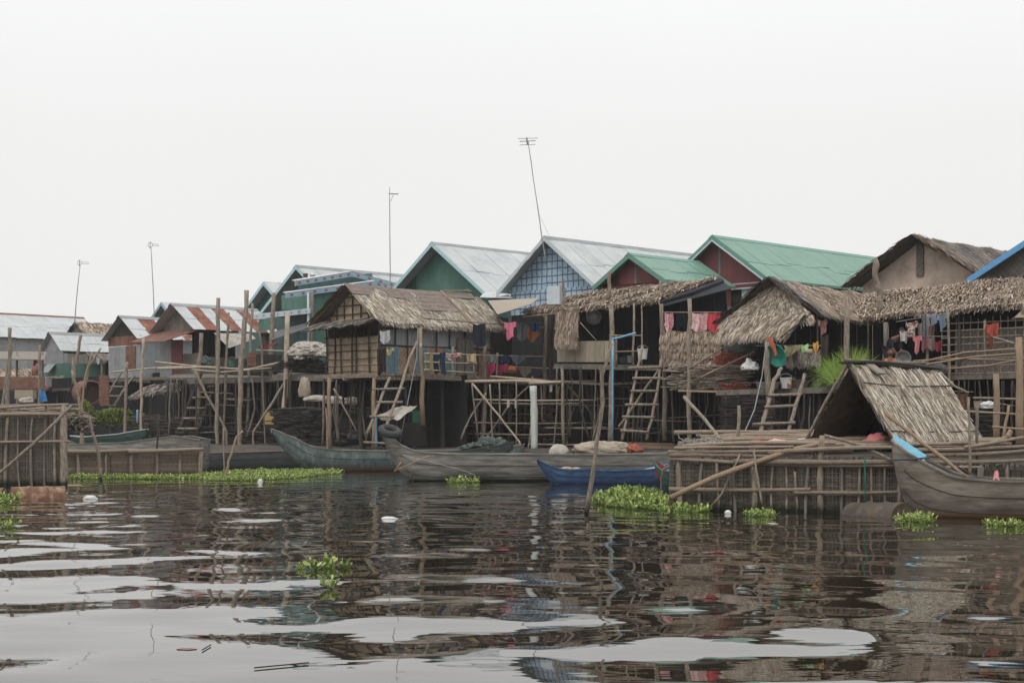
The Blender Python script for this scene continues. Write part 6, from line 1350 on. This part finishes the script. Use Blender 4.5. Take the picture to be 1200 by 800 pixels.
can('dull green bucket on the walkway left of the thick leaning post', P(272, 430, 62), .15, .28, plain('bucket_green', (.05, .13, .1), .6), handle=True)
mb = MB(); mb.crumple(P(240, 425, 62.5), (.3, .2, .25), 22, .4); tag(mb.build('net_heap', m['net'] if 'net' in m else m['tarp_grey']), 'dull heap of netting on the walkway at the rusty house', 'heap')
# ------------------------------------------------------------------ antennas
def mast(label, pts, r_): 
    o = empty('antenna_mast', P(*pts[0]), label, 'antenna'); ptube('mast', pts, r_*.85, m['metal'], o, taper=.6, jit=.3); return o  # paler metal grey puts the haze into the mast colour
o = mast('thin leaning mast with a loop antenna, leftmost of the antennas', [(87, 385, 84), (90, 345, 84), (94, 310, 84)], .75)
mb = MB(); c_ = P(93, 308, 84); mb.ring(c_, (1, .2, 0), .16, .012, 16, 5); mb.ring(c_+Vector((0, 0, 0)), (.3, 1, 0), .12, .012, 14, 5); mb.tube([c_+Vector((.1, 0, .04)), c_+Vector((.5, 0, .02)), c_+Vector((.5, 0, -.06)), c_+Vector((.1, 0, -.04))], .012, 5, .5); mb.build('aerial', m['metal'], o)
o = mast('taller thin mast with a loop antenna behind the rusty roofs', [(181, 385, 76), (180, 345, 76), (177, 290, 76)], .8)
mb = MB(); c_ = P(176, 287, 76); mb.ring(c_, (1, .2, 0), .17, .013, 16, 5); mb.ring(c_, (.3, 1, 0), .12, .013, 14, 5); mb.tube([c_+Vector((.1, 0, .04)), c_+Vector((.42, 0, .02)), c_+Vector((.42, 0, -.05)), c_+Vector((.1, 0, -.04))], .012, 5, .5); mb.build('aerial', m['metal'], o)
o = mast('straight dark mast with one short arm, standing behind the flowered fascia', [(457.5, 345, 66), (457, 290, 66), (456.5, 219, 66)], .85)
mb = MB(); mb.tube([P(455.5, 227, 66), P(467, 227.5, 66)], .022, 5, .4); mb.tube([P(461, 228, 66), P(458, 236, 66)], .01, 4, .4); mb.build('arm', m['metal'], o)
o = mast('tall leaning television antenna on the chequered gable peak', [(640, 310, 55.6), (635, 277, 55.6), (626, 215, 55.6), (619, 166, 55.6)], .85)
mb = MB(); c_ = P(619, 166, 55.6)
mb.tube([c_+Vector((-.3, 0, .0)), c_+Vector((.25, 0, .03))], .015, 5, .4); mb.tube([c_+Vector((-.35, 0, .1)), c_+Vector((.33, 0, .12))], .01, 4, .4)
for k in range(7): x_ = -.26+k*.085; mb.tube([c_+Vector((x_, -.2, -.02)), c_+Vector((x_+.02, .2, .05))], .008, 4, .4)
mb.tube([c_+Vector((-.3, 0, -.12)), c_+Vector((.25, 0, -.1))], .01, 4, .4); mb.tube([c_+Vector((-.02, 0, -.12)), c_+Vector((-.05, 0, .14))], .03, 5, .4); mb.build('aerial', m['metal'], o)
mb = MB(); mb.tube([P(631, 250, 55.6), P(645, 279, 56)], .004, 4, .4); mb.build('guy_wire', m['metal'], o)
# ------------------------------------------------------------------ plants
m['weed'] = mat('hyacinth_leaf', [(.15, .1, .035), (.09, .15, .03), (.24, .32, .07), (.4, .48, .15), (.56, .58, .26)], .5, 5, nmix=.25, bump=.1, spec=.4)
m['grass'] = mat('grass_leaf', [(.09, .17, .03), (.22, .34, .06), (.42, .52, .13)], .6, 5, nmix=.3, bump=.1)
m['shrub'] = mat('shrub_leaf', [(.04, .06, .015), (.12, .16, .03), (.25, .3, .06), (.4, .42, .12)], .6, 3, nmix=.3, bump=.1)
def leaf(mb, p, d_, n_, l_, w_, tint):
    s_ = d_.cross(n_).normalized(); pts = [p, p+d_*l_*.3+s_*w_*.45, p+d_*l_*.65+s_*w_*.5-n_*l_*.03, p+d_*l_, p+d_*l_*.65-s_*w_*.5-n_*l_*.03, p+d_*l_*.3-s_*w_*.45]
    mb.mesh(pts, [(0, 1, 2, 3), (0, 3, 4, 5)], tint)
def weed_plant(mb, p, s_=1.):
    for k in range(random.randint(6, 9)):
        q = rnd(0, 6.283); tl = rnd(.3, 1.35); d_ = Vector((math.cos(q)*math.sin(tl), math.sin(q)*math.sin(tl), math.cos(tl))); st = rnd(.02, .15)*s_; e_ = p+d_*st
        sd = d_.cross(Vector((.3, .4, .1))).normalized()*.006; mb.mesh([p-sd, p+sd, e_+sd, e_-sd], [(0, 1, 2, 3)], rnd(.2, .5))
        dd = (d_+Vector((rnd(.5), rnd(.5), rnd(.1, .6)))).normalized(); nn = dd.cross(Vector((rnd(1), rnd(1), .3))).normalized(); leaf(mb, e_, dd, nn, rnd(.05, .1)*s_, rnd(.03, .065)*s_, rnd(.0, 1))
def weeds(label, x0, x1, Z0_, Z1_, n, s_=1., kind=None, hump=0., shape='ellipse', name='water_hyacinth'):
    mb = MB()
    for i in range(n):
        while True:
            a, b_ = rnd(1), rnd(1)
            if shape == 'band' or a*a+b_*b_ < 1: break
        Z_ = (Z0_+Z1_)/2+(Z1_-Z0_)/2*b_; c = X((x0+x1)/2, (Z0_+Z1_)/2); hw = (x1-x0)/2*(Z0_+Z1_)/2/F
        if math.sin(i*.7)*.5+rnd(1) < -.9: continue
        k_ = 1.
        if kind is None and shape == 'ellipse': k_ = 1+abs(random.gauss(0, .16)) if n > 20 else (.75 if n > 8 else .4)
        weed_plant(mb, Vector((c+a*hw*k_, (Z0_+Z1_)/2+(Z1_-Z0_)/2*b_*k_, .0+hump*rnd(.3, 1.25)*max(0, 1-a*a-b_*b_))), s_*rnd(.6, 1.3))
    return tag(mb.build(name, m['weed']), label, 'water plant' if kind is None else 'water plants', kind=kind)
weeds('large mat of green water hyacinth floating below the teal bow', 238, 372, 47.5, 58, 2300, .66, 'stuff', .02)
weeds('band of water hyacinth along the foot of the low slat fence', 82, 260, 49, 50.6, 750, .75, 'stuff', shape='band')
weeds('hyacinth tuft floating off the teal boat side', 352, 396, 53, 57, 230, .75)
weeds('big bright hyacinth clump in open water before the red prowed canoe', 702, 780, 31.5, 36, 700, .85, None, .2)
weeds('hyacinth spreading right of the big clump, at the pen corner', 765, 826, 30.0, 32.5, 230, .8, None, .03)
weeds('small hyacinth tuft at the middle of the pen wall', 874, 906, 28.6, 29.4, 80, .62)
weeds('hyacinth tuft against the brown boat bow', 1057, 1090, 26.8, 27.8, 80, .72)
weeds('hyacinth tuft under the brown boat side at the right', 1160, 1197, 25.8, 26.6, 60, .58)
weeds('tiny hyacinth tuft beside the grey longboat', 526, 544, 46, 46.8, 30, .9); weeds('second tiny hyacinth tuft beside the grey longboat, right one', 547, 562, 46.2, 46.9, 22, .9)
weeds('yellow green plant floating alone in the near water', 362, 394, 17.7, 18.6, 9, .85); weeds('pale dotted floating weed left of the lone plant', 346, 360, 18, 18.4, 5, .5); weeds('small floating sprig right of the lone plant', 402, 409, 18.1, 18.3, 6, .6)
weeds('little sprig floating below the pair of near plants', 384, 389, 15.95, 16.05, 3, .8); weeds('hyacinth tuft by the drum at the left edge', -14, 14, 33.2, 34.6, 34, 1.1); weeds('hyacinth tuft lower at the left edge', -4, 14, 25, 26.2, 12, 1.)
def shrub(label, x0, x1, y0, y1, Z, n, mt='shrub', ls=.085, name='shrub', stems=6):
    o = empty(name, Vector((X((x0+x1)/2, Z), Z, zz(y1, Z))), label, 'shrub'); c = P((x0+x1)/2, (y0+y1)/2, Z); rx, rz = (x1-x0)/2*Z/F, (y1-y0)/2*Z/F; mb = MB()
    cl_ = [(Vector((rnd(.75)*rx, rnd(.5)*rx, rnd(.7)*rz)), rnd(.3, .5)) for _ in range(16)]
    for i in range(n):
        cc, rr = random.choice(cl_); d_ = Vector((random.gauss(0, 1), random.gauss(0, 1), random.gauss(0, 1))).normalized()
        p = c+cc+Vector((d_.x*rx*rr, d_.y*rx*rr*.8, d_.z*rz*rr))*random.random()**.4; dd = (d_+Vector((rnd(.5), rnd(.5), rnd(.5)))).normalized(); leaf(mb, p, dd, dd.cross(Vector((rnd(1), rnd(1), rnd(1)))).normalized(), ls*rnd(.7, 1.3), ls*.5, random.random())
    mb.build('foliage', m[mt], o); mb = MB()
    for i in range(stems): mb.pole(c+Vector((rnd(.3)*rx, rnd(.2)*rx, -rz*1.25)), c+Vector((rnd(.7)*rx, rnd(.5)*rx, rz*.3)), .015, .006)
    mb.build('stem', m['pole_dark'], o)
shrub('yellow green shrub on the bank below the rusty tank', 86, 112, 470, 497, 64, 2400); shrub('low yellow green shrub spreading right toward the grey post', 108, 152, 478, 499, 64.5, 3600); shrub('small dark green bush right of the grey post at left', 150, 172, 485, 500, 65, 1000)
o = empty('potted_grass', P(985, 455, 37.9), 'tuft of bright green grass growing on the hut deck behind the shelter ridge', 'plant'); mb = MB(); g = P(985, 452, 37.9)
for i in range(950):
    right = random.random() < .5; b0 = g+Vector((rnd(.12, .42) if right else rnd(-.3, .15), rnd(.25), rnd(0, .1))); a = random.gauss(0, .24)+(.05 if right else -.25); L_ = rnd(.38, .9)*(1.05 if right else .85); pts = []
    for k in range(4):
        t_ = k/3; aa = a*(1+1.6*t_); pts.append(b0+Vector((math.sin(aa)*L_*t_, rnd(.02)+.1*math.sin(i)*t_, math.cos(min(aa, 1.9) if aa > 0 else max(aa, -1.9))*L_*t_)))
    w_ = .011
    for k in range(3):
        s0, s1 = w_*(1-k/3.2), w_*(1-(k+1)/3.2); mb.mesh([pts[k]-Vector((s0, 0, 0)), pts[k]+Vector((s0, 0, 0)), pts[k+1]+Vector((s1, 0, 0)), pts[k+1]-Vector((s1, 0, 0))], [(0, 1, 2, 3)], .4+.6*random.random() if right else rnd(.1, .8))
mb.build('blades', m['grass'], o); mb = MB(); mb.lathe(P(985, 456, 37.9), [(.25, 0), (.33, .2), (.35, .22), (.3, .22)], 18); mb.build('pot', m['tarp_grey'], o)
# floating litter
def scrap(label, px, py, r, mt, name='foam_scrap', cat='litter', h_=.02, st=1.6):
    Z_ = WZ(py); mb = MB(); mb.blob(Vector((X(px, Z_), Z_, .005)), (r*st, r, h_), 7, .2); return tag(mb.build(name, mt, smooth=True), label, cat)
scrap('white foam dish floating near the drum at left', 106, 584, .1, m['white_plastic'], h_=.07); scrap('white paper cup floating on the hyacinth mat', 305, 565, .06, m['white_plastic'], h_=.1, st=1.2)
scrap('white scrap floating in front of the teal and grey boats', 456, 608, .07, m['white_plastic'], h_=.04, st=2); scrap('round white ball floating by the pen wall', 853, 601, .065, m['white_plastic'], 'ball', h_=.055, st=1)
scrap('flat pale scrap on the water below the drum in front of the pen', 905, 684-70, .06, m['tarp_tan'], 'leaf_scrap'); scrap('brown dead leaf floating at the lower left', 219, 761, .035, m['drum'], 'dead_leaf', h_=.006, st=2)
def stick(label, pts): 
    mb = MB(); W_ = [Vector((X(px, WZ(py)), WZ(py), .012)) for px, py in pts]; mb.tube(W_, .005, 5, .3); tag(mb.build('floating_stick', m['pole_dark']), label, 'stick')
stick('short stick floating right of the dead leaf', [(237, 763), (247, 757)]); stick('long thin twig floating at lower left', [(298, 784), (330, 781), (362, 778)])
# ------------------------------------------------------------------ people
m['skin'] = plain('skin', (.2, .1, .065), .6, var=.1, bump=0)
m['hair'] = plain('hair', (.012, .01, .01), .7, var=.2)
def person(label, base, sk, edges, rad, head, face_dir, shirt=None, shorts=None, hair_r=.085, hs=1.):
    o = empty('person', base, label, 'person'); base = Vector(base)
    def skin(vs, es, rs, name, mt, parent, sub=2):
        me = bpy.data.meshes.new(name); me.from_pydata([Vector(v) for v in vs], es, []); ob = bpy.data.objects.new(name, me); S.collection.objects.link(ob); ob.parent = parent
        md = ob.modifiers.new('skin', 'SKIN'); md.use_smooth_shade = True
        for i, r_ in enumerate(rs): me.skin_vertices[0].data[i].radius = (r_, r_)
        me.skin_vertices[0].data[0].use_root = True; s2 = ob.modifiers.new('sub', 'SUBSURF'); s2.levels = sub; s2.render_levels = sub; me.materials.append(mt); return ob
    names = list(sk); idx_ = {n: i for i, n in enumerate(names)}
    body = skin([sk[n] for n in names], [(idx_[a], idx_[b_]) for a, b_ in edges], [rad[n] for n in names], 'body', m['skin'], o)
    # head: one shaped surface with brow, nose, mouth, ears
    f = Vector(face_dir).normalized(); sd = f.cross(UP).normalized(); mb = MB(); vs = []; hc = base+Vector(head); n1, n2 = 14, 20
    for i in range(n1+1):
        th = math.pi*i/n1
        for k in range(n2):
            q = 2*math.pi*k/n2; x, y, z = math.sin(th)*math.cos(q), math.sin(th)*math.sin(q), math.cos(th)
            w_ = .072*(1-.18*max(0, -z)); dp = .088*(1-.05*max(0, -z)); r_ = Vector((0, 0, 0))+sd*(y*w_)+f*(x*dp)+UP*(z*.105)
            if x > .9 and -.35 < z < .1: r_ += f*.018
            if x > .75 and .05 < z < .3 and .15 < abs(y) < .6: r_ -= f*.008
            if abs(y) > .93 and abs(z) < .3: r_ += sd*math.copysign(.014, y)
            vs.append(hc+r_*hs)
    mb.mesh(vs, [(i*n2+k, (i+1)*n2+k, (i+1)*n2+(k+1) % n2, i*n2+(k+1) % n2) for i in range(n1) for k in range(n2)], .5); mb.build('head', m['skin'], o, smooth=True)
    mb = MB()
    for s_ in (-1, 1): mb = MB(); mb.blob(hc+(f*.083+sd*.03*s_+UP*.012)*hs, .009, 5, 0, .2); mb.build('eye', m['hair'], o, smooth=True)
    mb = MB(); mb.tube([hc+(f*.083-sd*.02-UP*.048)*hs, hc+(f*.089-UP*.05)*hs, hc+(f*.083+sd*.02-UP*.048)*hs], .005, 5, .4); mb.build('mouth', plain('lip', (.16, .05, .045)), o)
    mb = MB(); vs = []
    for i in range(9):
        th = .62*math.pi*i/8
        for k in range(20):
            q = 2*math.pi*k/20; x, y, z = math.sin(th)*math.cos(q), math.sin(th)*math.sin(q), math.cos(th); lim = 1.
            p = sd*y*.08+f*(x*.094)+UP*(z*.114)
            if x > .3 and z < .45: p = sd*y*.068+f*(x*.08)+UP*(z*.105)
            vs.append(hc+(p-f*.006)*hs)
    mb.mesh(vs, [(i*20+k, (i+1)*20+k, (i+1)*20+(k+1) % 20, i*20+(k+1) % 20) for i in range(8) for k in range(20)], .5); mb.build('hair', m['hair'], o, smooth=True)
    def garm(nm, keys, es, grow, mt): kk = {n: i for i, n in enumerate(keys)}; return skin([sk[n] for n in keys], [(kk[a], kk[b_]) for a, b_ in es], [rad[n]*grow+.008 for n in keys], nm, mt, o)
    if shirt: garm('shirt', *shirt)
    if shorts: garm('shorts', *shorts)
    # hands with five fingers
    for h_, e_ in (('handL', 'wristL'), ('handR', 'wristR')):
        hv, wv = Vector(sk[h_]), Vector(sk[e_]); d_ = (hv-wv).normalized(); s_ = d_.cross(UP).normalized() if abs(d_.z) < .95 else Vector((1, 0, 0)); up = s_.cross(d_); vs = [hv-d_*.02]; es = []; rs = [.014*hs]
        for k, (o_, L_) in enumerate(((-.024, .05), (-.008, .062), (.008, .058), (.024, .045))):
            b0 = hv+d_*.012+s_*o_*hs; i0 = len(vs); vs += [b0, b0+d_*L_*.5*hs-up*.004, b0+d_*L_*.9*hs-up*.02*hs]; rs += [.008*hs, .007*hs, .006*hs]; es += [(0, i0), (i0, i0+1), (i0+1, i0+2)]
        sgn = 1 if h_ == 'handL' else -1; i0 = len(vs); vs += [hv-d_*.005+s_*.028*sgn*hs, hv+d_*.02+s_*.045*sgn*hs-up*.01]; rs += [.008*hs, .007*hs]; es += [(0, i0), (i0, i0+1)]
        skin(vs, es, rs, 'hand', m['skin'], o, 1)
    return o
# child sitting on the deck, facing the water
B = P(1043, 438, 37.6); S_ = dict(pelvis=(0, 0, .07), belly=(0, -.01, .18), chest=(0, -.02, .3), neck=(0, -.03, .38), skull=(0, -.035, .43),
    hipL=(.07, -.02, .06), kneeL=(.17, -.2, .12), ankleL=(.02, -.27, .03), toeL=(-.04, -.33, .02), hipR=(-.07, -.02, .06), kneeR=(-.17, -.2, .12), ankleR=(-.02, -.3, .03), toeR=(.04, -.35, .02),
    shL=(.1, -.02, .33), elL=(.15, -.08, .2), wristL=(.16, -.2, .15), handL=(.16, -.23, .145), shR=(-.1, -.02, .33), elR=(-.15, -.08, .2), wristR=(-.16, -.2, .15), handR=(-.16, -.23, .145))
E_ = [('pelvis', 'belly'), ('belly', 'chest'), ('chest', 'neck'), ('neck', 'skull'), ('pelvis', 'hipL'), ('hipL', 'kneeL'), ('kneeL', 'ankleL'), ('ankleL', 'toeL'), ('pelvis', 'hipR'), ('hipR', 'kneeR'), ('kneeR', 'ankleR'), ('ankleR', 'toeR'),
    ('chest', 'shL'), ('shL', 'elL'), ('elL', 'wristL'), ('wristL', 'handL'), ('chest', 'shR'), ('shR', 'elR'), ('elR', 'wristR'), ('wristR', 'handR')]
R_ = dict(pelvis=.075, belly=.07, chest=.075, neck=.03, skull=.035, hipL=.055, kneeL=.035, ankleL=.024, toeL=.018, hipR=.055, kneeR=.035, ankleR=.024, toeR=.018, shL=.035, elL=.024, wristL=.016, handL=.016, shR=.035, elR=.024, wristR=.016, handR=.016)
SH = (['belly', 'chest', 'shL', 'elL', 'shR', 'elR', 'pelvis'], [('pelvis', 'belly'), ('belly', 'chest'), ('chest', 'shL'), ('shL', 'elL'), ('chest', 'shR'), ('shR', 'elR')])
person('small child in an orange shirt sitting on the right deck edge', B, S_, E_, R_, (0, -.04, .5), (-.1, -1, 0), (*SH, 1.1, garment('shirt_orange', (.6, .14, .03))),
       (['pelvis', 'hipL', 'kneeL', 'hipR', 'kneeR'], [('pelvis', 'hipL'), ('hipL', 'kneeL'), ('pelvis', 'hipR'), ('hipR', 'kneeR')], 1.1, garment('shorts_dark', (.04, .04, .06))), hs=.88)
# adult bending in the shade behind, in dark clothes, reaching for a basin
B = P(1048, 439, 39.2); S2 = dict(pelvis=(-.12, .12, .62), belly=(-.05, .06, .75), chest=(.03, -.03, .86), neck=(.09, -.1, .93), skull=(.11, -.13, .96),
    hipL=(-.02, .14, .6), kneeL=(.06, -.08, .32), ankleL=(0, .06, .06), toeL=(.02, -.08, .02), hipR=(-.2, .1, .6), kneeR=(-.16, -.12, .32), ankleR=(-.18, .04, .06), toeR=(-.16, -.1, .02),
    shL=(.15, .0, .86), elL=(.14, -.1, .6), wristL=(.16, -.18, .38), handL=(.17, -.19, .33), shR=(-.1, -.08, .86), elR=(-.08, -.2, .62), wristR=(.08, -.24, .4), handR=(.11, -.24, .35))
R2 = {k: v*1.35 for k, v in R_.items()}
o = person('adult in dark clothes bending over a grey basin behind the child', B, S2, E_, R2, (.15, -.19, 1.03), (.35, -.9, -.3), (*SH, 1.1, garment('shirt_navy', (.02, .025, .04))),
       (['pelvis', 'hipL', 'kneeL', 'ankleL', 'hipR', 'kneeR', 'ankleR'], [('pelvis', 'hipL'), ('hipL', 'kneeL'), ('kneeL', 'ankleL'), ('pelvis', 'hipR'), ('hipR', 'kneeR'), ('kneeR', 'ankleR')], 1.12, garment('trousers_dark', (.025, .025, .03))))
mb = MB(); mb.lathe(P(1059, 419, 38.15), [(.09, .0), (.17, -.07), (.19, -.07), (.19, -.055), (.17, -.055), (.08, .015)], 22, Vector((.35, .85, .2)), .5); tag(mb.build('basin', m['metal']), 'grey metal basin held tilted behind the child', 'basin')

# ------------------------------------------------------------------ everything on the bank stands further off and is larger in proportion
BK = 1.3
NEAR = {'boat', 'canoe', 'punt', 'fence', 'water plant', 'water plants', 'litter', 'drum', 'log', 'ball', 'float', 'stick', 'cane', 'deck', 'sticks'}
BANK_LABELS = ('small dark green canoe', 'slim grey boat')
NEAR_LABELS = ('worn grey tyre', 'orange brown rope', 'thin pale rope', 'green rope', 'dark rope slanting', 'green and grey fishing net', 'small round whitish sack', 'wide pale sack', 'flat red bundle', 'tan cloth bundle',
    'tangle of pale cord', 'steep thatched A-frame', 'coral pink', 'bent stick leaning', 'short pointed stake', 'crooked brown stake', 'short dark stake', 'forked stake', 'straight thin stake', 'diagonal pole crossing', 'stubby black',
    'straight narrow stake', 'folded ', 'curved driftwood', 'thin upright stake', 'pink rag hanging')
c0_ = Vector((0, 0, EYE))
for o in list(S.objects):
    if o.parent or o.get('kind') == 'structure' or o.type not in ('MESH', 'EMPTY'): continue
    lb = o.get('label', ''); nr_ = o.get('category') in NEAR or any(lb.startswith(q) for q in NEAR_LABELS) or (o.location.y < 32.9)
    if any(lb.startswith(q) for q in BANK_LABELS): nr_ = False
    if nr_: continue
    o.location = c0_+(o.location-c0_)*BK; o.scale = (BK, BK, BK)
GR = {'stilt_house': 'stilt houses along the bank', 'wooden_pole': 'wooden poles standing along the bank', 'water_hyacinth': 'clumps of floating water hyacinth', 'wooden_ladder': 'wooden ladders up to the decks', 'wooden_boat': 'wooden boats moored along the bank',
    'canoe': 'small canoes along the bank', 'antenna_mast': 'antenna masts above the roofs', 'board_screen': 'added shade-dark backdrops under the decks', 'tyre': 'old tyres', 'oil_drum': 'floating oil drums', 'blue_pipe': 'blue water pipes', 'shrub': 'shrubs on the bank',
    'cloth': 'laundry hung out to dry', 'shirt': 'laundry hung out to dry', 'towel': 'laundry hung out to dry', 'trousers': 'laundry hung out to dry', 'jeans': 'laundry hung out to dry', 'sarong': 'laundry hung out to dry', 'blanket': 'laundry hung out to dry',
    'rag': 'rags', 'sack': 'sacks', 'bundle': 'bundles', 'laid_pole': 'long thin poles on the right deck', 'firewood_stack': 'firewood stacks', 'floating_stick': 'floating sticks', 'rope': 'ropes', 'mooring_rope': 'mooring ropes', 'clothes_line': 'clothes lines', 'thatched_hut': 'thatched huts',
    'person': 'people on the right deck', 'bamboo_fence': 'slatted fences standing in the water', 'foam_scrap': 'floating scraps', 'plastic_sheet': 'plastic sheets', 'basin': 'basins', 'cooking_pot': 'cooking pots', 'bucket': 'buckets', 'fishing_net': 'fishing nets', 'tarpaulin': 'tarpaulins'}
import re as _re
cnt = {}
for o in S.objects:
    if not o.parent and o.get('label'): b_ = _re.sub(r'\.\d+$', '', o.name); cnt.setdefault(b_, []).append(o)
for b_, l_ in cnt.items():
    if len(l_) > 1:
        for o in l_:
            if not o.get('group') and not o.get('kind'): o['group'] = GR.get(b_, b_.replace('_', ' ')+' of the same kind')
# ------------------------------------------------------------------ haze
hm, t, b = nodes('haze'); t.nodes.remove(b); pv = t.nodes.new('ShaderNodeVolumePrincipled'); pv.inputs['Density'].default_value = .0004; pv.inputs['Color'].default_value = (.93, .93, .93, 1); pv.inputs['Anisotropy'].default_value = .2
t.links.new(pv.outputs[0], t.nodes['Material Output'].inputs['Volume'])
mb = MB(); mb.box((0, 400, 6.5), (1440, 1440, 18)); ho = mb.build('haze', hm); tag(ho, 'thin pale haze over the river', 'haze', kind='stuff')
